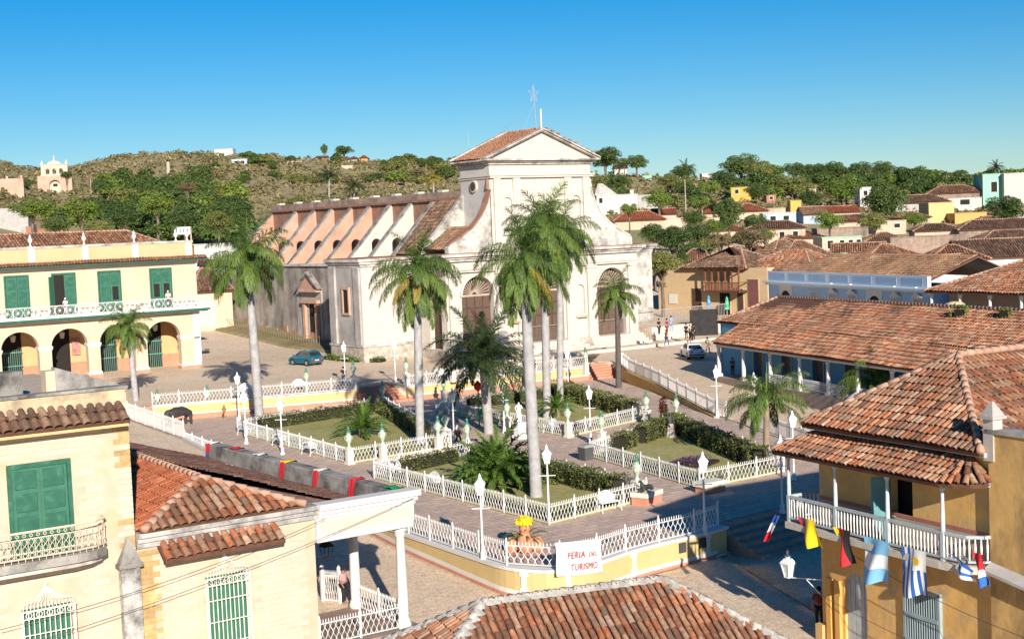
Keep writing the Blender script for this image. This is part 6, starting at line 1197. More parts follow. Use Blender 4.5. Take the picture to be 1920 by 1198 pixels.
def al(q, i, j, t0, t1, k): # run along an edge of a garden, inset
    a, b = q[i], q[j]; c = sum(q, Vector())/4; d = (b-a).normalized(); s = Vector((-d.y, d.x, 0)); s = s if s.dot(c-a) > 0 else -s
    return [a.lerp(b, t0)+s*k+Vector((0, 0, hz)), a.lerp(b, t1)+s*k+Vector((0, 0, hz))]
hedge('flowering hedge along the back fence of the garden by the palace', al(GA, 0, 3, .1, .95, .8), .9, .9, gap=.25); hedge('shaded hedge along the church side of the garden by the palace', al(GA, 3, 2, .1, .8, .7), .8, .8)
hedge('long clipped hedge behind the big cycad garden', al(GB, 3, 2, .12, .93, .8), 1.1, 1.0, dens=150); hedge('loose low hedge at the palm side of the big cycad garden', al(GB, 0, 3, .15, .75, .7), .8, .8, gap=.25); hedge('low planting inside the front fence of the big cycad garden', al(GB, 0, 1, .05, .95, .5), .5, .35, gap=.3, dens=90); hedge('low planting inside the bench side fence of the big cycad garden', al(GB, 1, 2, .05, .9, .5), .5, .4, gap=.3, dens=90); hedge('low planting inside the front fence of the garden by the palace', al(GA, 0, 1, .3, .95, .5), .5, .3, gap=.4, dens=80)
hedge('thick clipped hedge behind the garden before the church', al(GC, 3, 2, .0, .95, .8), 1.3, 1.15, dens=150); hedge('loose hedge at the statue side of the garden before the church', al(GC, 0, 3, .2, .95, .8), .8, .9, gap=.2)
hedge('thick clipped hedge along the path side of the purple flower garden', al(GD, 0, 3, .42, .95, .7), 1.1, 1.1, dens=150); hedge('clipped hedge along the street side of the purple flower garden', al(GD, 3, 2, .05, .92, .8), 1.1, 1.05, dens=150); hedge('small round clipped bush at the corner of the purple flower garden', al(GD, 0, 3, .2, .34, .7), 1.0, .95, name='bush', cat='bush', dens=150); hedge('low green border inside the railing of the purple flower garden', al(GD, 0, 1, .08, .95, .6), .7, .35, gap=.2, dens=110)
hedge('carpet of purple flowers on the lawn near the ochre corner house', [g(1265, 868, hz), g(1335, 872, hz)], 3.0, .22, LF_PUR, 90, .06, 'flower_bed', 'flowers', .2); hedge('small purple ground cover under the slender royal palm by the big cycad', [g(975, 915, hz), g(1000, 910, hz)], 1.6, .2, LF_PUR, 70, .06, 'flower_bed', 'flowers', .3); hedge('purple red flower patch under the palms before the church', [g(1050, 805, hz), g(1090, 798, hz)], 2.2, .22, LF_PUR, 80, .06, 'flower_bed', 'flowers', .3)
hedge('dark red leaved bush beside the hedge gap of the purple flower garden', [g(1240, 800, hz), g(1250, 800, hz)], 1.2, 1.9, LF_RED, 110, .1, 'bush', 'bush'); hedge('rough green weeds at the foot of the church tower', [Vector((70.5, 123.4, 1.4)), Vector((68.6, 126.5, 1.45)), Vector((68.3, 131, 1.5))], 1.4, .5, LF_A, 50, .12, 'weeds', 'plants', .3)
def tuft(p, R_, label): return hedge(label, [Vector(p), Vector(p)+Vector((R_*.6, 0, 0))], R_, R_*.8, LF_A, 120, .1, 'bush', 'bush')
tuft(B_(24.5, 6.5, 6.75), .9, 'green bush growing out of the long blue house roof'); tuft(B_(28.8, 6.9, 6.9), .8, 'second green bush on the roof ridge of the long blue house')
# ------------------------------------------------------------------ plaza walls
def run_wall(t, P, z0f, z1, th_, m, name, off=0.):
    b = MB(); n = len(P)
    L_ = []; 
    for i, p in enumerate(P):
        d = (P[min(i+1, n-1)]-P[max(i-1, 0)]).normalized(); L_.append(Vector((d.y, -d.x, 0)))
    vs = []
    for p, s in zip(P, L_):
        zz0 = z0f(p) if callable(z0f) else z0f; zz1 = z1(p) if callable(z1) else z1
        a = p+s*off; c = a-s*th_; vs += [(a.x, a.y, zz0), (a.x, a.y, zz1), (c.x, c.y, zz1), (c.x, c.y, zz0)]
    fs = []
    for i in range(n-1):
        o_ = i*4
        for j in range(4): fs.append([o_+j, o_+(j+1) % 4, o_+4+(j+1) % 4, o_+4+j])
    fs += [[0, 1, 2, 3], [(n-1)*4+k for k in (3, 2, 1, 0)]]
    b.add(vs, fs); return b.build(name, m, t)
fw = thing('plaza_wall', 'curved yellow retaining wall with white bands along the front of the plaza', 'wall', FW[8])
gz = lambda p: zt1(p.x, p.y)
run_wall(fw, FW, lambda p: gz(p)-.3, -.02, .45, YEL, 'wall_face', .06)
run_wall(fw, FW, -.02, .12, .6, TRIM, 'coping', .12)
run_wall(fw, FW, lambda p: gz(p)+.12, lambda p: min(-.1, gz(p)+.3), .3, TRIM, 'white_band', .09); run_wall(fw, FW, lambda p: gz(p)-.3, lambda p: min(-.2, gz(p)+.12), .3, ORG, 'red_base', .12)
for q in (.80, .83, .90, .985):
    i = int(q*(len(FW)-1)); p = FW[i]; d = (FW[min(i+1, len(FW)-1)]-FW[i-1]).normalized(); M = Matrix.Translation((p.x, p.y, 0))@Matrix.Rotation(math.atan2(d.y, d.x), 4, 'Z'); b = MB(M); b.box(-.11, .11, -.115, .2, gz(p), .0); b.box(-.2, .2, -.1, .2, -.2, -.01); b.box(-.2, .2, -.1, .2, gz(p), gz(p)+.45); b.build('white_pilaster', TRIM, fw)
p = FW[-1]; b = MB(Matrix.Translation((p.x-.3, p.y-.2, 0))@Matrix.Rotation(.15, 4, 'Z')); b.box(-.4, .45, -.25, .5, -1.4, .0); b.build('end_pier', YEL, fw); b = MB(Matrix.Translation((p.x-.3, p.y-.2, 0))@Matrix.Rotation(.15, 4, 'Z')); b.box(-.5, .55, -.33, .58, 0, .13); b.box(-.47, .5, -.31, .5, -1.4, -1.1); b.build('pier_cap', TRIM, fw)
for q in (.955, .975): i = int(q*(len(FW)-1)); p = FW[i]; d = (FW[i]-FW[i-1]).normalized(); b = MB(Matrix.Translation((p.x, p.y, 0))@Matrix.Rotation(math.atan2(d.y, d.x), 4, 'Z')); b.box(-.2, .2, -.14, .1, -.55, -.1); b.build('meter_box', mat('dark_box', (.06, .06, .055)), fw)
def back_wall(label, a, b_, ztop=1.24):
    t = thing('plaza_wall', label, 'wall', a); P = [a.lerp(b_, k/8) for k in range(9)]
    run_wall(t, P, -.05, ztop-.1, .4, YEL, 'wall_face', .12); run_wall(t, P, ztop-.1, ztop, .6, TRIM, 'coping', .18); run_wall(t, P, .38, .5, .3, TRIM, 'white_band', .155); run_wall(t, P, -.05, .38, .3, ORG, 'red_base', .18); return t
W1a, W1b = Vector((41.3, 109.75, 0)), Vector((57.75, 105.95, 0)); W2a, W2b = Vector((61.75, 104.15, 0)), Vector((80.95, 103.7, 0))
back_wall('yellow retaining wall with urns between palace palm and red steps', W1a, W1b); back_wall('yellow retaining wall with urns below the church', W2a, W2b)
# right-hand ramp wall (top follows the street)
RW = [Vector((84.6, 103.0, 0)), Vector((81.6, 98.5, 0)), Vector((77.9, 90, 0)), g(1345, 783), g(1362, 783)]
RW[0] = Vector((84.6, 103.4, 0)); RWs = smooth_line(RW[:4], 1.0); rwt = thing('plaza_wall', 'ochre ramp wall tapering to nothing beside the street of the long blue house', 'wall', RWs[4]); run_wall(rwt, RWs[::-1], -.05, lambda p: max(.06, gz(p)+.12), .35, mat('ochre_ramp', (.60, .37, .12), var=.08, stain=(.45, .28, .12), samt=.3), 'wall_face', .1)
LWs = [LFE0.lerp(LFE1, k/6) for k in range(7)]
# ------------------------------------------------------------------ fences
def lattice_mesh(L_=2.0, H_=1.0, nb=15):
    b = MB()
    for i in range(nb):
        x = (i+.5)*L_/nb; s = 1 if i % 2 else -1; am = L_/nb*.46
        pts = [(x+s*am*math.sin(2*PI*1.5*k/12), 0, .10+(.74*H_)*k/12) for k in range(13)]; b.tube(pts, .0135, 3, False); b.tube([pts[-1], (x, 0, .9*H_)], .0135, 3, False); b.tube([(x, 0, .9*H_), (x, 0, .94*H_), (x, 0, 1.04*H_)], [.013, .026, .004], 4)
    b.box(0, L_, -.016, .016, .06, .095); b.box(0, L_, -.016, .016, .84*H_, .875*H_); return b.mesh('lattice_panel', IRON)
def picket_mesh(L_=2.0, H_=1.0, nb=12):
    b = MB()
    for i in range(nb): x = (i+.5)*L_/nb; b.box(x-.012, x+.012, -.012, .012, .03, .97*H_); b.tube([(x, 0, .95*H_), (x, 0, .98*H_), (x, 0, 1.06*H_)], [.02, .024, .003], 4)
    b.box(0, L_, -.016, .016, .1, .14); b.box(0, L_, -.016, .016, .8*H_, .84*H_); return b.mesh('picket_panel', IRON)
_b = MB(); _b.box(-.035, .035, -.035, .035, 0, 1.08); _b.tube([(0, 0, 1.08), (0, 0, 1.12), (0, 0, 1.2)], [.03, .045, .01], 6); POSTM = _b.mesh('post', IRON); LAT = lattice_mesh(); PIC = picket_mesh()
def fence(label, P, me=LAT, H_=1.0, plen=2.0, name='iron_fence', group=None):
    P = [Vector(p) for p in P]; t = thing(name, label, 'fence', P[0], 0, group)
    for a, b in zip(P, P[1:]):
        d = b-a; L_ = d.length; n = max(1, round(L_/plen)); yaw = math.atan2(d.y, d.x); sl_ = math.atan2(d.z, math.hypot(d.x, d.y))
        for k in range(n):
            q = a+d*(k/n)-P[0]; o = link('lattice_panel' if me is LAT else 'picket_panel', me, t); o.location = q; o.rotation_euler = (0, -sl_, yaw); o.scale = (L_/n/2.0, 1, H_)
            o = link('post', POSTM, t); o.location = q; o.scale = (1, 1, H_); o.rotation_euler = (0, 0, yaw)
    o = link('post', POSTM, t); o.location = P[-1]-P[0]; o.scale = (1, 1, H_)
up = lambda p, z: Vector((p.x, p.y, z))
fwl = [up(p, .12) for p in FW[::5]]; fence('white lattice fence on the curved yellow front wall of the plaza', [p+Vector((.12, .12, 0)) for p in fwl if True], LAT)
fence('white picket fence at the plaza edge beside the dark animal statue', [up(p, gz(p)) for p in LWs], PIC, 1.15)
fence('white lattice fence on the wall opposite the palace', [up(W1a, 1.24), up(W1b, 1.24)], LAT); fence('white lattice fence on the wall below the church', [up(W2a, 1.24), up(W2b, 1.24)], LAT)
fence('white picket fence climbing the ochre ramp wall', [up(p, max(.06, gz(p)+.12)) for p in smooth_line(RW[:4], 2.2)]+[up(RW[4], 0)], PIC, 1.1)
fence('white picket fence along the street beyond the lamp gap near the blue house', [g(1420, 805), up(Vector((61.5, 53.5, 0)), 0)], PIC, 1.1)
fence('white lattice fence around the garden by the palace', [up(p, .02) for p in GA+[GA[0]]], LAT); fence('white lattice fence around the big cycad garden', [up(p, .02) for p in GB+[GB[0]]], LAT)
fence('white lattice fence around the garden before the church', [up(p, .02) for p in GC+[GC[0]]], LAT); fence('white lattice fence around the purple flower garden', [up(p, .02) for p in GD+[GD[0]]], LAT)
fence('white lattice fence across the front of the columned portico', [Vector((23.9, 47.6, -1)), Vector((27.4, 47.6, -1))], LAT); fence('white lattice fence along the street side of the columned portico', [Vector((27.66, 47.95, -1)), Vector((27.66, 51.4, -1))], LAT)
gt = thing('iron_gate', 'open white iron gate behind the second portico column', 'gate', g(608, 1130, -1)); a = g(606, 1128, -1); b_ = g(638, 1131, -1); d = (b_-a)
o = link('lattice_panel', LAT, gt); o.location = a-gt.location; o.rotation_euler = (0, 0, math.atan2(d.y, d.x)); o.scale = (d.length/2, 1, 1.35)
for q in (a, b_): o = link('post', POSTM, gt); o.location = q-gt.location; o.scale = (2, 2, 1.35)
# ------------------------------------------------------------------ lamps, urns, benches
GLS = mat('lamp_glass', (.62, .70, .66), rough=.15, var=.03, spec=.6)
def lamp_proto():
    t = thing('street_lamp', 'x', 'street lamp'); b = MB(); b.lathe([(.17, 0), (.17, .1), (.11, .16), (.11, .4), (.07, .48), (.055, .6), (.045, 2.3), (.06, 2.36), (.045, 2.42), (.04, 2.9), (.07, 2.95)], (0, 0, 0), 10); b.build('post', IRON, t, True)
    b = MB(); b.tube([(-.4, 0, 2.33), (.4, 0, 2.33)], .022, 6); b.build('ladder_bar', IRON, t)
    b = MB(); s = .707
    for sx, sy in ((-1, -1), (1, -1), (1, 1), (-1, 1)): b.beam((sx*.11, sy*.11, 2.95), (sx*.2, sy*.2, 3.42), .03, .03)
    for z, w_ in ((2.95, .13), (3.42, .23)): b.box(-w_, w_, -w_, w_, z-.02, z+.02)
    l_ = b.build('lantern', IRON, t); b = MB(); b.frustum(0, 0, 2.98, 3.4, .105, .105, .185, .185); b.build('glass', GLS, l_); b = MB(); b.frustum(0, 0, 3.44, 3.6, .24, .24, .09, .09); b.lathe([(.09, 3.6), (.1, 3.66), (.05, 3.7), (.07, 3.76), (.03, 3.82), (0, 3.9)], (0, 0, 0), 8); b.build('lantern_cap', IRON, l_); return t
LP = lamp_proto()
def lamp(i, base, label, yaw=0):
    t = LP if i == 0 else copy_tree(LP); t.location = base; t.rotation_euler = (0, 0, yaw); t['label'] = label; t['group'] = 'white street lamps around the plaza'
lamps = [((1030, 980), 0, 'white lamp post at the front corner of the big cycad garden'), ((906, 1052), 0, 'white lamp post on the curved front wall left of the banner'), ((1322, 1002), 0, 'white lamp post at the right end of the front wall fence'), ((1108, 831), 0, 'white lamp post at the central path corner of the purple flower garden'), ((1345, 783), 0, 'white lamp post at the foot of the ochre ramp wall'), ((1416, 803), 0, 'white lamp post half hidden by the brown trunked palm'), ((648, 722), 1.24, 'white lamp post on the street wall left of the red steps'), ((742, 717), 1.24, 'white lamp post on the street wall right of the red steps'), ((449, 788), 0, 'white lamp post behind the garden by the palace'), ((462, 832), 0, 'white lamp post beside the first bench of the garden by the palace'), ((530, 852), 0, 'white lamp post beside the second bench of the garden by the palace'), ((852, 834), 0, 'white lamp post next to the man in the white shirt'), ((946, 812), 0, 'white lamp post beside the white marble statue'), ((1467, 962), 0, 'white lamp post below the eave of the ochre corner house'), ((1066, 735), 0, 'white lamp post at the foot of the wall below the church')]
for i, ((x, y), z, lab) in enumerate(lamps): lamp(i, g(x, y, z), lab, -_h)
def match(x, ytop, h, z=0):  # place a thing of known height by where its top shows
    p = g(x, ytop, z+h); return Vector((p.x, p.y, z))
lamp(15, match(1485, 768, 3.9), 'white lamp post seen over the balcony roof of the ochre house', -_h)
GLZ = mat('green_glaze', (.34, .46, .33), rough=.35, var=.35, scale=6, stain=(.70, .70, .56), samt=.75, sscale=5, coat=.2); PED = mat('cream_pedestal', (.74, .68, .55), var=.1, scale=2, stain=(.66, .5, .25), samt=.4, sscale=2)
def urn_proto():
    t = thing('garden_urn', 'x', 'urn'); b = MB(); b.box(-.26, .26, -.26, .26, 0, .14); b.box(-.2, .2, -.2, .2, .14, .92); b.box(-.25, .25, -.25, .25, .92, 1.02); b.build('pedestal', PED, t, bevel=.015)
    b = MB(); b.lathe([(.17, 1.02), (.17, 1.08), (.09, 1.14), (.07, 1.24), (.12, 1.32), (.2, 1.5), (.24, 1.72), (.22, 1.8), (.13, 1.88), (.11, 1.95), (.19, 1.99)], (0, 0, 0), 12); u_ = b.build('urn', GLZ, t, True)
    b = MB(); b.lathe([(.17, 1.99), (.15, 2.05), (.07, 2.12), (.06, 2.18), (.1, 2.25), (.07, 2.34), (0, 2.42)], (0, 0, 0), 10); b.build('lid', mat('green_glaze_dark', (.06, .20, .12), rough=.35, var=.2, coat=.2), u_, True)
    for sx in (-1, 1): b = MB(); b.tube([(sx*.2, 0, 1.78), (sx*.3, 0, 1.74), (sx*.28, 0, 1.6), (sx*.2, 0, 1.54)], .02, 5); b.build('handle', GLZ, u_, True)
    return t
UP = urn_proto()
urns = [((656, 870), 0, 'green white urn at the front corner of the garden by the palace'), ((719, 863), 0, 'green white urn left of the central path at the palm garden gate'), ((823, 847), 0, 'dark shaded urn beside the shaded palm trunk'), ((837, 832), 0, 'shaded urn on a dark pedestal near the man in the white shirt'), ((878, 853), 0, 'green white urn right of the man in the white shirt'), ((719, 768), 0, 'green white urn at the back corner of the garden by the palace'), ((833, 755), 0, 'green white urn at the back corner of the garden before the church'), ((952, 808), 0, 'green white urn left of the white marble statue'), ((664, 727), 1.24, 'dark urn on the wall end left of the red steps'), ((763, 722), 1.24, 'green white urn on the wall end right of the red steps'), ((850, 716), 1.24, 'green white urn on the wall below the church portico corner'), ((1066, 820), 0, 'green white urn at the front corner of the garden before the church'), ((1129, 838), 0, 'green white urn among plants behind the central lamp post'), ((1213, 795), 0, 'green white urn at the street corner of the garden before the church'), ((1269, 801), 0, 'green white urn beside the dark red leaved bush'), ((1196, 936), 0, 'green white urn behind the black dog statue'), ((297, 783), 0, 'green white urn on the wall end near the red steps of the palace'), ((391, 775), 0, 'green white urn on the wall behind the dark animal statue'), ((576, 740), .4, 'green white urn on the wall in front of the teal car'), ((1099, 702), 1.24, 'green white urn at the wall end by the ochre ramp')]
for i, ((x, y), z, lab) in enumerate(urns):
    t = UP if i == 0 else copy_tree(UP); p = g(x, y, z); t.location = p; t['label'] = lab; t['group'] = 'glazed urns around the plaza gardens'
    if z > .3 and z < 1: t.location = up(p, .4)
def bench_proto():
    t = thing('garden_bench', 'x', 'bench'); b = MB(); b.box(-.55, .55, -.2, .24, .42, .46); b.build('seat', IRON, t, bevel=.01)
    b = MB(); n = 17; top = [(-.58+1.16*k/(n-1), .24+.05*math.cos(PI*(k/(n-1)-.5)), .62+.30*math.sin(PI*k/(n-1))) for k in range(n)]; b.tube(top, .022, 5)
    for k in range(n): x, y, z = top[k]; b.tube([(x*.92, .22, .46), (x*1.02, y, (z+.46)/2+.03), (x, y, z)], .012, 4)
    for z in (.56, .68): b.tube([(-.52, .24, z), (0, .28, z), (.52, .24, z)], .014, 4)
    for k in range(5): x = -.4+k*.2; b.tube([(x+.08*math.cos(2*PI*j/10), .27, .66+.1*math.sin(2*PI*j/10)) for j in range(11)], .014, 4, False)
    b.prism([(-.5, .47), (.5, .47), (.5, .62), (.3, .8), (0, .86), (-.3, .8), (-.5, .62)], 'y', .262, .272); b.build('backrest', IRON, t)
    for sx in (-1, 1):
        b = MB(); b.tube([(sx*.56, .24, .66), (sx*.6, .05, .68), (sx*.58, -.16, .64), (sx*.55, -.18, .46)], .02, 5); b.build('armrest', IRON, t)
        for y0, y1 in ((-.17, -.24), (.2, .27)): b = MB(); b.tube([(sx*.5, y0, .44), (sx*.54, y1*.8, .22), (sx*.56, y1, 0)], [.025, .018, .03], 5); b.build('leg', IRON, t)
    return t
BP = bench_proto()
benches = [((735, 893), 0, PI/2, 'white iron bench near the back corner of the big cycad garden'), ((808, 918), 0, PI/2, 'white iron bench halfway along the front fence of the big cycad garden'), ((1142, 958), 0, PI, 'white iron bench on the sunny right side of the big cycad garden'), ((1034, 812), 0, PI/2, 'white iron bench beside the white palm trunks on the central path'), ((580, 852), 0, PI/2, 'white iron bench nearest the front urn of the garden by the palace'), ((524, 836), 0, PI/2, 'white iron bench behind the second lamp of the garden by the palace'), ((458, 816), 0, PI/2, 'white iron bench behind the first lamp of the garden by the palace'), ((563, 733), 1.24, PI, 'white iron bench on the street wall left of the teal car'), ((463, 741), 1.24, PI, 'white iron bench on the street wall before the tall palm'), ((827, 712), 1.24, PI, 'white iron bench on the street wall below the portico corner')]
for i, ((x, y), z, rz, lab) in enumerate(benches):
    t = BP if i == 0 else copy_tree(BP); t.location = g(x, y, z); t.rotation_euler = (0, 0, {PI/2: -PI/2, PI: 0.0}[rz]); t.scale = (1.1, 1.1, 1.1); t['label'] = lab; t['group'] = 'white iron benches'
# ------------------------------------------------------------------ skinned figures
def skin(verts, edges, rad, root=0, sub=1):
    me = bpy.data.meshes.new('s'); me.from_pydata([tuple(v) for v in verts], edges, []); o = bpy.data.objects.new('s', me); col.objects.link(o)
    m = o.modifiers.new('k', 'SKIN'); m.use_smooth_shade = True; L_ = me.skin_vertices[0].data
    for i, r_ in enumerate(rad): L_[i].radius = (r_, r_) if not hasattr(r_, '__len__') else r_
    L_[root].use_root = True; s = o.modifiers.new('s', 'SUBSURF'); s.levels = sub; s.render_levels = sub
    dg = bpy.context.evaluated_depsgraph_get(); r_ = bpy.data.meshes.new_from_object(o.evaluated_get(dg)); bpy.data.objects.remove(o); r_.polygons.foreach_set('use_smooth', [True]*len(r_.polygons)); return r_
def pose(kind):
    st = .0 if kind == 'stand' else .22; el = .05 if kind == 'stand' else .16
    P = {'pel': (0, 0, .92), 'sp': (0, 0, 1.15), 'ch': (0, 0, 1.34), 'nk': (0, .0, 1.47), 'hd': (0, -.02, 1.58), 'tp': (0, -.01, 1.70),
         'shL': (-.18, 0, 1.40), 'elL': (-.24, el, 1.12), 'wrL': (-.23, -.04-el, .88), 'haL': (-.22, -.09-el, .79), 'shR': (.18, 0, 1.40), 'elR': (.25, .02-el*.5, 1.13), 'wrR': (.20, -.16, .98) if kind == 'bend' else (.24, -.06+el*.3, .88), 'haR': (.17, -.24, .98) if kind == 'bend' else (.235, -.10+el*.3, .79),
         'hpL': (-.09, 0, .88), 'knL': (-.10, -.03-st*.6, .50), 'anL': (-.10, .02-st, .09), 'toL': (-.11, -.14-st, .03), 'hpR': (.09, 0, .88), 'knR': (.10, -.03+st*.3, .50), 'anR': (.10, .03+st, .10), 'toR': (.11, -.12+st, .03)}
    E = [('pel', 'sp'), ('sp', 'ch'), ('ch', 'nk'), ('nk', 'hd'), ('hd', 'tp'), ('ch', 'shL'), ('shL', 'elL'), ('elL', 'wrL'), ('wrL', 'haL'), ('ch', 'shR'), ('shR', 'elR'), ('elR', 'wrR'), ('wrR', 'haR'), ('pel', 'hpL'), ('hpL', 'knL'), ('knL', 'anL'), ('anL', 'toL'), ('pel', 'hpR'), ('hpR', 'knR'), ('knR', 'anR'), ('anR', 'toR')]
    Rr = {'pel': (.14, .11), 'sp': (.13, .10), 'ch': (.16, .115), 'nk': .055, 'hd': (.085, .1), 'tp': .06, 'shL': .062, 'shR': .062, 'elL': .045, 'elR': .045, 'wrL': .03, 'wrR': .03, 'haL': .035, 'haR': .035, 'hpL': .09, 'hpR': .09, 'knL': .06, 'knR': .06, 'anL': .042, 'anR': .042, 'toL': .038, 'toR': .038}
    return P, E, Rr
def sub_skin(P, E, Rr, keys, k):
    n = [x for x in keys]; ix = {x: i for i, x in enumerate(n)}; return skin([P[x] for x in n], [(ix[a], ix[b]) for a, b in E if a in ix and b in ix], [(tuple(q*k for q in Rr[x]) if hasattr(Rr[x], '__len__') else Rr[x]*k) for x in n])
POSES = {}
for kd in ('stand', 'walk', 'bend'):
    P, E, Rr = pose(kd); body = sub_skin(P, E, Rr, list(P), 1.0)
    top = sub_skin(P, E, Rr, ['pel', 'sp', 'ch', 'shL', 'elL', 'shR', 'elR'], 1.16); tro = sub_skin(P, E, Rr, ['pel', 'hpL', 'knL', 'anL', 'hpR', 'knR', 'anR'], 1.18)
    hb = MB(); hb.lathe([(.001, 1.73), (.07, 1.715), (.1, 1.66), (.108, 1.6), (.1, 1.56)], (0, .012, 0), 10); fc = MB()
    for sx in (-1, 1): fc.lathe([(0, -.012), (.012, 0), (0, .012)], (sx*.032, -.115, 1.60), 6)
    fc.tube([(0, -.11, 1.6), (0, -.14, 1.565), (0, -.115, 1.555)], [.008, .016, .01], 5); fc.box(-.03, .03, -.118, -.108, 1.525, 1.533)
    POSES[kd] = (body, top, tro, hb.mesh('hair', None, None, True), fc.mesh('face', None, None, True))
SKINS = [mat('skin_a', (.30, .16, .10), rough=.6), mat('skin_b', (.50, .30, .21), rough=.6), mat('skin_c', (.16, .085, .055), rough=.6)]; HAIR = mat('hair', (.02, .015, .012))
def person(label, p, yaw, topc, troc, sk=0, pose_='stand', h=1.7, hairc=None, lower=True):
    t = thing('person', label, 'person', p, yaw); s = h/1.72; t.scale = (s, s, s); b_, tp, tr, hr, fc = POSES[pose_]
    for nm, me, m in (('body', b_, SKINS[sk]), ('shirt', tp, mat('cloth_%s' % str(topc), topc, var=.12, scale=6)), ('trousers', tr, mat('cloth_%s' % str(troc), troc, var=.12, scale=6)), ('hair', hr, mat('hat_%s' % str(hairc), hairc) if hairc else HAIR), ('face_features', fc, SKINS[2])):
        if not me.materials: me.materials.append(None)
        o = link(nm, me, t); o.material_slots[0].link = 'OBJECT'; o.material_slots[0].material = m
    return t
JEAN = (.05, .09, .2); BLK = (.02, .02, .022)
person('man in white shirt and dark trousers in the middle of the plaza', g(859, 836), 1.2, (.75, .75, .73), (.05, .04, .03), 2, 'walk', 1.75)
person('person in black top and blue shorts standing by the lamp near the red steps', g(645, 722, 1.24), 2.6, BLK, (.07, .13, .25), 1, 'walk', 1.65)
CH = lambda x, y, z: g(x, y, z)
person('person in dark clothes on the terrace at the church corner', CH(1236, 628, 2.75), .3, BLK, BLK, 1, 'stand', 1.7); person('person in a red jacket on the terrace right of the church', CH(1251, 628, 2.75), .5, (.30, .03, .04), (.22, .03, .04), 1, 'stand'); person('person in light blue clothes on the terrace right of the church', CH(1259, 622, 2.75), 2.4, (.2, .35, .55), (.2, .33, .5), 1, 'stand'); person('person in red top and jeans walking below the terrace wall', CH(1250, 649, 1.6), 1.5, (.32, .05, .05), JEAN, 1, 'walk')
person('person with dark coat left in the black dressed group by the white car', CH(1287, 636, 1.7), 2.8, BLK, BLK, 1, 'stand'); person('person with white collar middle in the black dressed group', CH(1294, 638, 1.7), .2, (.5, .5, .5), BLK, 1, 'stand'); person('person with bare arms right in the black dressed group', CH(1302, 638, 1.7), -2.2, BLK, BLK, 0, 'stand'); person('person in black seated low behind the white car', CH(1298, 640, 1.65), 1.2, BLK, BLK, 0, 'stand', 1.6)
person('man in grey shirt leaning to the white car door', CH(1327, 664, 1.2), 1.9, (.35, .30, .25), (.33, .27, .22), 0, 'bend', 1.7)
person('person in dark blue under the corner of the blue porch', B_(.9, 1.2, 1.0), 2.2, (.05, .07, .14), BLK, 0, 'stand', 1.6); person('person in white at the open balcony door of the palace', Vector((doors[2]-.1, VPL-.5, 7.8)), .2, (.78, .77, .75), (.6, .6, .6), 0, 'stand', 1.65, (.75, .74, .7)); person('person in white looking out of the window nearest the balcony end of the palace', Vector((doors[4]+.5, VPL-.45, 7.8)), -.2, (.7, .66, .6), BLK, 1, 'stand', 1.75, (.6, .5, .4))
person('woman in a pink top behind the second portico column', g(646, 1132, -1), .6, (.62, .30, .33), BLK, 0, 'stand', 1.6); person('person in dark red at the corner of the ochre house below the lantern', Y_(.05, 1.35, -1.35), 2.5, (.16, .03, .03), BLK, 0, 'stand', 1.65)
# ------------------------------------------------------------------ statues and odd things
MARB = mat('marble', (.80, .79, .76), var=.04, rough=.5); BRONZE = mat('dark_bronze', (.045, .045, .042), rough=.5, var=.25, scale=3, spec=.5)
st_ = thing('statue', 'white marble statue of a standing figure on a pedestal in the middle of the plaza', 'statue', g(975, 822)); b = MB(); c = st_.location; b.box(c.x-.4, c.x+.4, c.y-.4, c.y+.4, 0, .25); b.box(c.x-.3, c.x+.3, c.y-.3, c.y+.3, .25, 1.0); b.box(c.x-.38, c.x+.38, c.y-.38, c.y+.38, 1.0, 1.12); b.build('pedestal', MARB, st_, bevel=.02)
P, E, Rr = pose('stand'); P['wrR'] = (.10, -.14, 1.15); P['haR'] = (.02, -.18, 1.25); P['elR'] = (.3, 0, 1.18); P['elL'] = (-.32, 0, 1.2); P['wrL'] = (-.2, -.05, .98); Rr = dict(Rr); Rr['knL'] = Rr['knR'] = .12; Rr['anL'] = Rr['anR'] = .13; me = sub_skin(P, E, Rr, list(P), 1.05); me.materials.append(MARB); o = link('figure', me, st_); o.location = (0, 0, 1.12); o.scale = (.82, .82, .82); o.rotation_euler = (0, 0, -.6)
# large dark animal (bull like) statue, left
def animal(label, p, yaw, s, pts, edges, rad, m, name='animal_statue', root=0):
    t = thing(name, label, 'statue', p, yaw); me = skin([Vector(q)*s for q in pts], edges, [tuple(x*s for x in r_) if hasattr(r_, '__len__') else r_*s for r_ in rad], root, 2); me.materials.append(m); o = link('body', me, t); return t
pts = [(0, 0, .78), (.42, 0, .84), (.78, 0, .80), (-.45, 0, .86), (-.72, 0, .80), (-.98, 0, .62), (-1.12, 0, .40), (-1.2, 0, .26), (.72, .17, .42), (.70, .18, .04), (.78, -.17, .42), (.82, -.18, .04), (-.52, .17, .45), (-.46, .18, .04), (-.62, -.17, .45), (-.72, -.18, .04), (1.0, 0, .74), (1.08, 0, .45), (.95, 0, .62)]
ed = [(0, 1), (1, 2), (0, 3), (3, 4), (4, 5), (5, 6), (6, 7), (2, 8), (8, 9), (2, 10), (10, 11), (3, 12), (12, 13), (3, 14), (14, 15), (2, 16), (16, 17)]
pts = pts[:18]; rd = [(.27, .30), (.26, .28), (.22, .25), (.27, .31), (.2, .24), (.14, .17), (.11, .13), (.07, .08), .1, .06, .1, .06, .095, .06, .095, .06, .04, .03]
an = animal('large dark grey bull like animal statue with lowered head near the picket fence', g(335, 799), .35, 1.38, pts, ed, rd, BRONZE)
b = MB()
for s in (-1, 1): b.tube([(-1.05, s*.1, .62), (-1.1, s*.22, .70), (-1.2, s*.24, .80)], [.04, .03, .008], 6); 
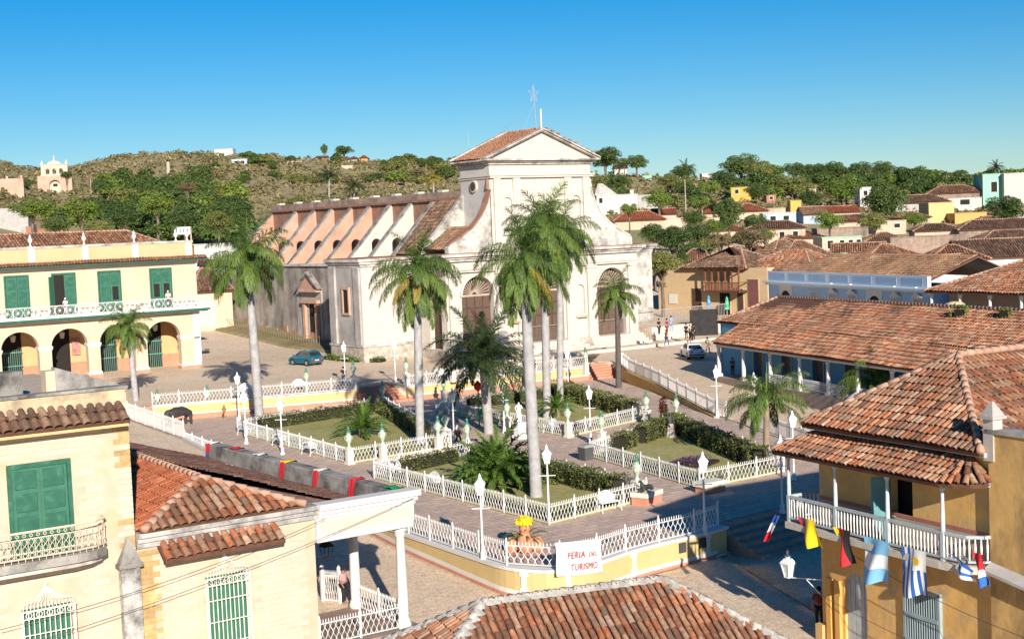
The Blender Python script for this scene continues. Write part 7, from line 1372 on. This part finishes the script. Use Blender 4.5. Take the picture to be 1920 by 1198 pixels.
o = b.build('horns', BRONZE, None); o.parent = an; b = MB(); [b.tube([(-.98, s*.13, .66), (-.95, s*.24, .64)], [.05, .015], 6) for s in (-1, 1)]; o = b.build('ears', BRONZE, None); o.parent = an
# black greyhound on an orange and white planter
dg_ = thing('dog_statue', 'black greyhound statue on an orange and cream pedestal by the big cycad garden', 'statue', g(1213, 943), .3); c = dg_.location; Md = ROOT[dg_]; b = MB(Md); b.box(-.75, .75, -.45, .45, 0, .42); b.build('pedestal', ORG, dg_); b = MB(Md); b.box(-.8, .8, -.5, .5, .42, .66); b.build('pedestal_top', PED, dg_)
dp = [(0, 0, .22), (.3, 0, .24), (.5, 0, .2), (-.3, 0, .26), (-.46, 0, .42), (-.52, 0, .6), (-.66, 0, .62), (-.8, 0, .58), (.42, .14, .06), (.15, .17, .04), (.42, -.14, .06), (.15, -.17, .04), (-.42, .1, .08), (-.75, .1, .04), (-.42, -.1, .08), (-.75, -.1, .04), (.7, 0, .08), (.9, .1, .04)]; de = [(0, 1), (1, 2), (0, 3), (3, 4), (4, 5), (5, 6), (6, 7), (2, 8), (8, 9), (2, 10), (10, 11), (3, 12), (12, 13), (3, 14), (14, 15), (2, 16), (16, 17)]; dr = [.13, .13, .12, .16, .1, .075, .07, .03, .08, .045, .08, .045, .06, .04, .06, .04, .025, .012]
me = skin(dp, de, dr, 0, 2); me.materials.append(BRONZE); o = link('dog', me, dg_); o.location = (0, 0, .64); o.scale = (.95, .95, .95)
b = MB(); [b.tube([(-.52, s*.05, .66), (-.44, s*.09, .72)], [.03, .008], 5) for s in (-1, 1)]; o = b.build('ears', BRONZE, None); o.parent = dg_; o.location = (0, 0, .6)
pl_ = thing('planter', 'cream and orange planter with dark plants by the purple flower garden', 'planter', g(1332, 922)); c = pl_.location; b = MB(); b.box(c.x-.7, c.x+.7, c.y-.4, c.y+.4, 0, .35); b.build('base', ORG, pl_); b = MB(); b.box(c.x-.8, c.x+.8, c.y-.48, c.y+.48, .35, .62); b.build('rim', PED, pl_)
bn = thing('litter_bin', 'dark box shaped litter bin at the corner of the purple flower garden', 'bin', g(1099, 862)); c = bn.location; b = MB(); b.frustum(c.x, c.y, 0, .8, .3, .3, .36, .36); b.build('bin_body', mat('bin_grey', (.08, .08, .08)), bn); b = MB(); b.frustum(c.x, c.y, .8, .95, .38, .38, .3, .3); b.build('bin_lid', mat('bin_lid', (.3, .3, .28)), bn)
# dark statue behind red bush
ds = thing('statue', 'dark and white draped figure statue in the hedge gap beside the red bush', 'statue', g(1258, 822)); P, E, Rr = pose('bend'); me = sub_skin(P, E, Rr, list(P), 1.1); me.materials.append(BRONZE); o = link('figure', me, ds); b = MB(); b.lathe([(.45, -.02), (.4, .1), (.26, .5), (.22, .9), (.16, 1.0)], ds.location, 10); b.build('drapery', mat('grey_cloth', (.4, .36, .33), var=.3, scale=3), ds)
# clay jars with yellow flower head-dress
cj = thing('jar_figure', 'orange clay jars dressed with palm leaves and yellow flowers behind the front fence', 'decoration', g(986, 1036)); c = cj.location; CLAY = mat('clay', (.55, .25, .14), var=.15, scale=2)
for dx, dy, s in ((-.62, .05, .75), (.55, .1, .75), (0, -.1, 1.0), (-.1, .5, .9)): b = MB(); b.lathe([(.18*s, 0), (.34*s, .18*s), (.4*s, .42*s), (.34*s, .7*s), (.2*s, .86*s), (.22*s, .95*s), (.17*s, .95*s)], (c.x+dx*.82+dy*.57, c.y-dx*.57+dy*.82, 0), 12); b.build('clay_jar', CLAY, cj, True)
b = MB(); b.lathe([(.2, .9), (.26, 1.1), (.2, 1.35), (.1, 1.45)], (c.x, c.y, 0), 10); b.build('clay_head', CLAY, cj, True)
n = 260; q = rng.normal(0, 1, (n, 3)); q /= np.linalg.norm(q, axis=1, keepdims=True); q[:, 2] = abs(q[:, 2]); Cq = q*np.array([.42, .42, .30])*rng.uniform(.6, 1, (n, 1))+np.array([0, 0, 1.35]); V, F = leaf_quads(Cq, q, .12, rng); link('yellow_flowers', np_mesh('yellow_flowers', V, F, mat('yellow_petal', (.85, .62, .02), var=.1, island=.2)), cj)
for k in range(11): a = k*.571+.3; f_ = link('palm_leaf', FR['cycad'][3+k % 3], cj); s = random.uniform(.28, .45); f_.scale = (s, s, s); f_.rotation_euler = (0, 0, a); f_.location = (.2*math.cos(a), .2*math.sin(a), .75)
rf = MB()
for k in range(9): a = k*.7; rf.lathe([(0, -.04), (.05, 0), (0, .04)], (c.x+.45*math.cos(a), c.y+.45*math.sin(a), .9+.12*(k % 4)), 6)
rf.build('red_flowers', mat('red_petal', (.6, .06, .04)), cj)
# tall decorative paper flowers by the statue
for x, y, hh, lab in ((899, 800, 2.6, 'tall red paper flower on a green stalk left of the date palm'), (947, 800, 2.6, 'tall red paper flower on a green stalk right of the date palm')):
    t = thing('paper_flower', lab, 'decoration', g(x, y)); c = t.location; b = MB(); b.tube([(c.x, c.y, 0), (c.x+.03, c.y, hh*.5), (c.x, c.y, hh)], .05, 6); b.tube([(c.x, c.y, hh*.3), (c.x+.3, c.y-.2, hh*.6)], [.06, .12], 5); b.build('stalk', mat('green_paper', (.02, .35, .1)), t); b = MB(); b.lathe([(.05, 0), (.28, .2), (.3, .5), (.12, .7), (.02, .8)], (c.x, c.y, hh), 8); b.build('bloom', mat('red_paper', (.6, .05, .03), var=.1), t)
# small fire hydrant like finial lamp behind animal
hy = thing('bollard', 'small brown cross shaped bollard on the plaza behind the dark animal statue', 'bollard', g(421, 787)); c = hy.location; b = MB(); b.lathe([(.09, 0), (.05, .1), (.05, .55), (.16, .75), (.18, .9), (.08, 1.0), (.1, 1.1), (0, 1.25)], c, 8); b.build('bollard_body', mat('old_brass', (.3, .18, .06), rough=.5), hy); b = MB(); b.tube([c+Vector((-.2, .1, .85)), c+Vector((.2, -.1, .85))], .035, 5); b.build('bollard_arm', mat('old_brass', (0, 0, 0)), hy)
# ------------------------------------------------------------------ cars
RUB = mat('tyre', (.02, .02, .02), rough=.8); RIM = mat('rim', (.45, .45, .46), rough=.35, metal=.6); CGL = mat('car_glass', (.015, .02, .024), rough=.06, spec=.8, var=.02)
def car(label, p, yaw, paint, side, roof, L_, W_, wheel=.3, wb=(.19, .81), name='car', rear=None):
    """side: lower body outline [(x,z)], roof: greenhouse outline [(x,z)] from rear base to front base; +x is the front"""
    t = thing(name, label, 'car', p, yaw); M = ROOT[t]; hw = W_/2
    def loft(outl, f):      # closed side outline, bulged across the width
        b = MB(M); k = len(outl); rows = []
        for y, sc in ((-1, .0), (-.985, .03), (-.9, .06), (0, .07), (.9, .06), (.985, .03), (1, .0)):
            rows.append([(x, y*f(z), z) for x, z in outl])
        vs = [q for r_ in rows for q in r_]; n = len(rows); fs = [[i*k+j, i*k+(j+1) % k, (i+1)*k+(j+1) % k, (i+1)*k+j] for i in range(n-1) for j in range(k)]+[list(range(k)), [(n-1)*k+j for j in range(k)][::-1]]
        return b.add(vs, fs)
    zs = [z for x, z in side]; zm = max(zs)
    body = loft(side, lambda z: hw*(1-.05*max(0, (z-.55)/.5)-.04*max(0, (.4-z)/.3))).build('body', paint, t, False, bevel=.03)
    zt0 = roof[0][1]; zt1_ = max(z for x, z in roof); gh = loft(roof, lambda z: hw*(.93-.20*(z-zt0)/(zt1_-zt0))).build('cabin', paint, t, False, bevel=.035)
    # glass: side windows, windscreen, rear window laid just proud of the cabin
    wf = lambda z: hw*(.93-.20*(z-zt0)/(zt1_-zt0))+.008
    rb, rt, ft, fb = roof[0], roof[1], roof[-2], roof[-1]
    lerp = lambda a, c, s: (a[0]+(c[0]-a[0])*s, a[1]+(c[1]-a[1])*s)
    a0, a1 = lerp(rb, rt, .14), lerp(rb, rt, .84); c0, c1 = lerp(fb, ft, .14), lerp(fb, ft, .84); xm = (rb[0]+fb[0])/2
    for s in (-1, 1):
        for (q0, q1, q2, q3) in (((a0[0]+.14, a0[1]), (xm-.05, a0[1]), (xm-.05, a1[1]), (a1[0]+.1, a1[1])), ((xm+.05, c0[1]), (c0[0]-.14, c0[1]), (c1[0]-.1, c1[1]), (xm+.05, c1[1]))):
            MB(M).slab([(x, s*wf(z), z) for x, z in (q0, q1, q2, q3)], (0, -s*.02, 0)).build('side_window', CGL, gh)
    for (e0, e1, nm, sg) in ((lerp(rb, rt, .12), lerp(rb, rt, .86), 'rear_window', -1), (lerp(fb, ft, .12), lerp(fb, ft, .86), 'windscreen', 1)):
        dx, dz = e1[0]-e0[0], e1[1]-e0[1]; l_ = math.hypot(dx, dz); nx, nz = abs(dz)/l_*sg*.012, abs(dx)/l_*.012
        MB(M).slab([(e0[0]+nx, -wf(e0[1])*.88, e0[1]+nz), (e0[0]+nx, wf(e0[1])*.88, e0[1]+nz), (e1[0]+nx, wf(e1[1])*.88, e1[1]+nz), (e1[0]+nx, -wf(e1[1])*.88, e1[1]+nz)], (-nx*2, 0, -nz*2)).build(nm, CGL, gh)
    x0, x1 = min(x for x, z in side), max(x for x, z in side)
    for fx in wb:
        for s in (-1, 1):
            x = x0+(x1-x0)*fx; wm = MB(M); wm.tube([(x, s*(hw-.17), wheel), (x, s*(hw+.015), wheel)], wheel, 16); w_ = wm.build('wheel', RUB, t, False, bevel=.02); MB(M).tube([(x, s*(hw-.05), wheel), (x, s*(hw+.025), wheel)], wheel*.62, 12).build('rim', RIM, w_)
            MB(M).tube([(x, s*(hw-.3), wheel+.02), (x, s*(hw-.004), wheel+.02)], wheel*1.18, 16).build('wheel_arch', RUB, body)
    LR = mat('tail_lamp', (.5, .02, .02), rough=.25); LW = mat('head_lamp', (.7, .7, .68), rough=.2); CH_ = mat('bumper', (.1, .1, .1), rough=.5)
    for s in (-1, 1):
        MB(M).box(x0-.015, x0+.1, s*hw*.62-.12, s*hw*.62+.12, .62, .76).build('tail_light', LR, t); MB(M).box(x1-.1, x1+.012, s*hw*.66-.13, s*hw*.66+.13, .56, .7).build('headlight', LW, t)
        MB(M).box(fb[0]-.15, fb[0]-.02, s*hw*.9, s*(hw*.9+.17), fb[1]+.02, fb[1]+.14).build('mirror', paint, t)
    MB(M).box(x0-.07, x0+.06, -hw*.93, hw*.93, .36, .48).build('rear_bumper', CH_, t); MB(M).box(x1-.06, x1+.07, -hw*.93, hw*.93, .36, .48).build('front_bumper', CH_, t); MB(M).box(x0-.03, x0-.012, -.24, .24, .50, .61).build('number_plate', TRIM, t)
    return t
TEAL = mat('teal_paint', (.0, .10, .15), rough=.3, var=.03, coat=.8); WCAR = mat('white_paint', (.72, .72, .71), rough=.35, var=.03, coat=.6)
p = g(574, 684, 1.55)
car('teal blue small hatchback parked on the cobbled street beside the church', up(p, zt1(p.x, p.y)), 1.75, TEAL, [(-1.75, .3), (-1.8, .5), (-1.76, .85), (-1.6, .98), (.75, .95), (1.45, .82), (1.78, .62), (1.8, .4), (1.72, .25), (-1.6, .22)], [(-1.66, .95), (-1.35, 1.42), (-.9, 1.5), (.1, 1.48), (.95, .93)], 3.6, 1.62)
p = g(1298, 668, 1.2)
car('white boxy saloon car parked behind the blue house corner', up(p, zt1(p.x, p.y)), 1.05, WCAR, [(-2.05, .32), (-2.1, .5), (-2.06, .86), (-1.2, .9), (.9, .88), (1.95, .82), (2.05, .6), (2.03, .36), (1.95, .25), (-1.95, .24)], [(-1.35, .88), (-.95, 1.36), (-.6, 1.42), (.35, 1.42), (.95, .87)], 4.1, 1.62)
# ------------------------------------------------------------------ flags
def flag(label, o_, ux, uz, w_, h_, cols, mode, amp=.08, skew=0., sun=None, twist=0., name='flag'):
    """hanging cloth: ux = unit vector along the top edge, cols = colours by stripe ('h' rows or 'v' columns)"""
    t = MB(); n, m = 18, 18; ms = []; k = len(cols); ux = Vector(ux); uz = Vector(uz); nn = ux.cross(uz).normalized(); V = []
    for j in range(m+1):
        for i in range(n+1):
            s, q = i/n, j/m; wv = amp*(.3+q)*math.sin(s*7.5+q*2.2)+amp*.6*math.sin(q*5+s*3); ww = w_*(1-twist*math.sin(PI*min(1, q*1.1))); V.append(Vector(o_)+ux*(w_*.5+(s-.5)*ww+skew*q)+uz*(h_*q*(1+.07*math.sin(s*6)))+nn*wv)
    F = []; mi = []
    for j in range(m):
        for i in range(n):
            F.append([j*(n+1)+i, j*(n+1)+i+1, (j+1)*(n+1)+i+1, (j+1)*(n+1)+i]); s, q = (i+.5)/n, (j+.5)/m; c = cols[min(k-1, int((q if mode == 'h' else s)*k))]
            if sun and s > sun[0] and q < sun[1]: c = (.82, .82, .8)
            if c not in ms: ms.append(c)
            mi.append(ms.index(c))
    t.v = [tuple(v) for v in V]; t.f = F; t.m = mi; o = t.build(name, [mat('flag_%s' % str(c), c, rough=.8, var=.04) for c in ms], None, True); tag(o, label, 'flag'); return o
wy = Vector((-.134, -.991, 0)); dn = Vector((0, 0, -1)); RED = (.62, .03, .04); BLU = (.03, .09, .36); WHT = (.82, .82, .80); YLW = (.85, .62, .02); BLK_ = (.02, .02, .02); CEL = (.22, .50, .72); NAV = (.03, .13, .42)
fy = -.14
flag('blue, white and red flag hanging at the plaza end of the ochre balcony', Y_(-.25, fy, 3.2), (-.134*-.35-.7*.3, .35, -.0), (.05, .55, -.85), .55, 1.35, [BLU, WHT, RED], 'h', .1)
flag('yellow, blue and red flag on the ochre balcony', Y_(.75, fy, 3.3), wy, dn+wy*.15, .95, 1.0, [RED, BLU, YLW, YLW, YLW, YLW], 'v', .1, .25); flag('black, red and gold flag on the ochre balcony', Y_(2.75, fy, 3.25), wy, dn+wy*.12, .9, 1.25, [YLW, RED, RED, BLK_, BLK_], 'v', .1, .15, twist=.2)
flag('light blue and white flag with horizontal bands on the ochre balcony', Y_(4.4, fy, 3.2), wy, dn, 1.25, 1.55, [CEL, WHT, CEL], 'h', .09, -.15)
uf = flag('blue and white striped flag with a golden sun on the ochre balcony', Y_(6.25, fy, 3.2), wy, dn, 1.15, 1.6, [NAV, WHT]*4+[NAV], 'v', .06, .0, (.5, .42))
sn = MB(); c = Y_(7.1, fy-.16, 2.86); e1, e2 = wy, Vector((0, 0, 1)); nrm_ = e1.cross(e2)
sn.add([c+e1*(.13*math.cos(2*PI*k/16))+e2*(.13*math.sin(2*PI*k/16)) for k in range(16)], [list(range(16))])
for k in range(16): a = 2*PI*k/16; q = .2; sn.add([c+e1*(.12*math.cos(a-.14))+e2*(.12*math.sin(a-.14)), c+e1*(.12*math.cos(a+.14))+e2*(.12*math.sin(a+.14)), c+e1*(q*math.cos(a))+e2*(q*math.sin(a))], [[0, 1, 2]])
o = sn.build('flag_sun', mat('flag_gold', (.8, .5, .03))); o.parent = uf
flag('blue, white and red flag twisted below the rounded balcony end', Y_(8.5, fy-.05, 3.4), wy*.9+Vector((0, 0, -.35)), dn*.8+wy*.35, 1.15, .62, [NAV, WHT, NAV, WHT], 'h', .12, .1, twist=.3); flag('small red flag corner with white tail beside the twisted flag', Y_(9.35, fy+.1, 3.55), wy, dn+wy*.1, .42, 1.0, [RED, RED, WHT, NAV], 'h', .08, .2)
# flags draped over the parapet of the columned house
def draped(label, v, cols, w_=1.1, side=1, fall=.85):
    w_ *= .62
    t = MB(); n = 10; rows = []
    prof = [(28.02, 4.1), (28.03, 4.4), (27.98, 4.455), (27.7, 4.455), (27.4, 4.455), (27.36, 4.38), (27.33, 4.38-fall*.5), (27.30, 4.38-fall)] if side else [(28.02, 4.25), (28.03, 4.42), (27.95, 4.455), (27.7, 4.46), (27.45, 4.455)]
    V = []; F = []; mi = []; m = len(prof)-1
    for j, (u_, z) in enumerate(prof):
        for i in range(n+1): s = i/n; V.append((u_+random.uniform(-.015, .015), v+(s-.5)*w_*(1-.35*(j/m if side else .2))+.1*math.sin(j), z+.03*math.sin(s*9+j)+.02))
    for j in range(m):
        for i in range(n): F.append([j*(n+1)+i, j*(n+1)+i+1, (j+1)*(n+1)+i+1, (j+1)*(n+1)+i]); mi.append(min(len(cols)-1, int(j/m*len(cols))))
    t.v = V; t.f = F; t.m = mi; o = t.build('flag', [mat('flag_%s' % str(c), c, rough=.8, var=.04) for c in cols], None, True); tag(o, label, 'flag')
draped('green flag at the street corner of the portico parapet', 48.2, [(.02, .33, .10), (.02, .33, .10)], 1.6, 0); draped('red and white flag draped over the portico parapet', 51.0, [WHT, RED, RED, RED], 1.0); draped('blue, white and red flag draped over the portico parapet', 54.2, [NAV, WHT, RED, RED], 1.0); draped('yellow and red flag draped over the portico parapet', 57.4, [BLK_, YLW, RED, RED], 1.1); draped('small blue and white flag on the portico parapet', 60.3, [CEL, WHT], 1.1, 0); draped('small red flag on the portico parapet', 63.0, [RED, RED], 1.3, 0); draped('blue, white and red flag at the far end of the portico parapet', 65.6, [WHT, WHT, RED, NAV], 1.0)
# ------------------------------------------------------------------ banner
pA, pB = pv(1042, 1018, 47.15), pv(1124, 1008, 47.15); dv = (pB-pA); Lb = math.hypot(dv.x, dv.y)+.12
bnr = thing('banner', 'white cloth banner with red hand painted lettering hung on the front fence', 'banner', g(1085, 1070, .1)); A0 = g(1048, 1084, -.05); iA = Vector((35.05, 46.95, 0))
P0b = pv(1041, 1017, 46.85); P1b = pv(1125, 1009, 46.95)
e1 = (P1b-P0b).normalized(); wB = (P1b-P0b).length; hB = 1.42; nB = Vector((e1.y, -e1.x, 0)).normalized(); vs = []; n, m = 16, 10
for j in range(m+1):
    for i in range(n+1): s, q = i/n, j/m; vs.append(P0b+e1*(wB*s+.10*q*(s*.6+.2))+Vector((0, 0, -hB*q-.04*math.sin(s*PI)))+nB*(.03*math.sin(s*9+q*4)+.02*math.sin(q*7)))
b = MB(); b.add(vs, [[j*(n+1)+i, j*(n+1)+i+1, (j+1)*(n+1)+i+1, (j+1)*(n+1)+i] for j in range(m) for i in range(n)]); b.build('cloth', mat('banner_cloth', (.80, .79, .78), var=.04, scale=2), bnr, True)
REDP = mat('red_paint', (.50, .05, .05), var=.15)
def text_mesh(s, size, m):
    cu_ = bpy.data.curves.new('t', 'FONT'); cu_.body = s; cu_.size = size; cu_.extrude = .004; cu_.space_character = 1.12; o = bpy.data.objects.new('t', cu_); col.objects.link(o); dg = bpy.context.evaluated_depsgraph_get(); me = bpy.data.meshes.new_from_object(o.evaluated_get(dg)); bpy.data.objects.remove(o); me.materials.clear(); me.materials.append(m); return me
for s, size, fx, fz, sx in (('FERIA', .40, .23, .50, .86), ('DEL', .27, .70, .49, .95), ('TURISMO', .40, .29, .86, .80)):
    o = link('lettering', text_mesh(s, size, REDP), bnr); q = P0b+e1*(wB*fx)+Vector((0, 0, -hB*fz))+nB*.12; zz = Vector((0, 0, 1)); ex_ = e1; nn = -ex_.cross(zz); R3 = Matrix((ex_, zz-ex_*zz.dot(ex_), ex_.cross(zz))).transposed(); Mx = Matrix.Translation(q)@R3.to_4x4()@Matrix.Diagonal((sx, 1.0, 1, 1)); o.matrix_local = ROOT[bnr].inverted()@Mx
# ------------------------------------------------------------------ wall lantern on the ochre house, wires, poles
wl_ = thing('wall_lantern', 'white lantern on an iron bracket at the corner of the ochre house', 'wall lamp', Y_(.75, .9, .8)); lc = pv(1487, 1060, 37.0); lc = Y_(-.75, .55, .55)
b = MB(); b.tube([Y_(.8, .95, .75), lc+Vector((0, 0, .05))], .02, 5); b.tube([Y_(.8, .95, .1), Y_(0.1, .75, .65)], .018, 5); b.build('bracket', IRON, wl_); b = MB()
for sx, sy in ((-1, -1), (1, -1), (1, 1), (-1, 1)): b.beam(lc+Vector((sx*.1, sy*.1, .1)), lc+Vector((sx*.19, sy*.19, .58)), .035, .035)
b.box(lc.x-.12, lc.x+.12, lc.y-.12, lc.y+.12, lc.z+.05, lc.z+.1); b.box(lc.x-.22, lc.x+.22, lc.y-.22, lc.y+.22, lc.z+.57, lc.z+.62); b.frustum(lc.x, lc.y, lc.z+.62, lc.z+.8, .23, .23, .1, .1); b.lathe([(.1, .8), (.12, .9), (.04, .96), (.06, 1.05), (0, 1.15)], lc, 8); l_ = b.build('lantern', IRON, wl_); b = MB(); b.frustum(lc.x, lc.y, lc.z+.11, lc.z+.56, .095, .095, .175, .175); b.build('glass', GLS, l_)
WIRE = mat('wire', (.06, .06, .06), rough=.6)
def wire(label, a, c, sag=.3, r_=.012):
    a = Vector(a); c = Vector(c); b = MB(); b.tube([a.lerp(c, k/14)-Vector((0, 0, 4*sag*(k/14)*(1-k/14))) for k in range(15)], r_, 4); tag(b.build('cable', WIRE), label, 'cable')
wire('thin cable crossing the cream brick houses', (9, 46.6, 1.2), (27.9, 46.9, 4.2), .4); wire('second thin cable just above across the cream brick houses', (12, 46.7, 2.2), (24, 46.8, 4.0), .3); wire('thin cable along the lower wall of the ochre house', Y_(.7, .7, .3), Y_(12, .3, -.4), .25); wire('thin cable under the flags of the ochre house', Y_(3, .2, 2.4), Y_(12, .1, 1.2), .2); wire('thin cable from the palace end to the low peach house', (56.2, 136, 9.2), (62, 165, 11.5), .3)
for x, yb, yt, lab in ((1252, 412, 383, 'wooden telegraph pole by the pink yard building'), (1286, 400, 338, 'tall thin telegraph pole on the slope beyond the roofs'), (1318, 440, 395, 'white post before the church corner trees'), (1430, 380, 345, 'pale post on the far slope'), (1762, 372, 336, 'telegraph pole above the brown roofs'), (171, 364, 336, 'telegraph pole right of the ruined chapel'), (316, 326, 304, 'pale square tower like post on the hillside')):
    p = on_terrain(x, yb, 150); dep = float(np.array([p.x, p.y, p.z-CAMH])@cf); hh = (yb-yt)*dep/FPX; t = thing('utility_pole', lab, 'pole', p); r_ = .13 if 'tower' not in lab else .9; b = MB(); b.tube([p-Vector((0, 0, 1)), p+Vector((0, 0, hh))], [r_, r_*.8], 7); b.build('pole', mat('pale_pole', (.42, .38, .33)), t)
    if 'telegraph' in lab: b = MB(); b.beam(p+Vector((-.9, .6, hh-.5)), p+Vector((.9, -.6, hh-.5)), .1, .12); b.build('crossarm', WOOD, t)
# arcade furniture of the palace and small things
for i, (x, lab) in enumerate(((37.6, 'red cloth covered stall table under the palace arcade'), (42.3, 'stall table with white cloth under the second palace arch'))):
    t = thing('stall_table', lab, 'table', (x, 136.6, 1.5)); b = MB(); b.box(x-.9, x+.9, 136.2, 137, 2.2, 2.28); b.build('table_top', mat('stall%d' % i, ((.6, .05, .04), (.7, .68, .62))[i]), t)
    for sx in (-.8, .8):
        for sy in (136.3, 136.9): MB().box(x+sx-.04, x+sx+.04, sy-.04, sy+.04, 1.5, 2.2).build('leg', WOOD, t)
    MB().box(x-.95, x+.95, 136.15, 136.2, 1.6, 2.25).build('cloth', mat('stall%d' % i, (0, 0, 0)), t)
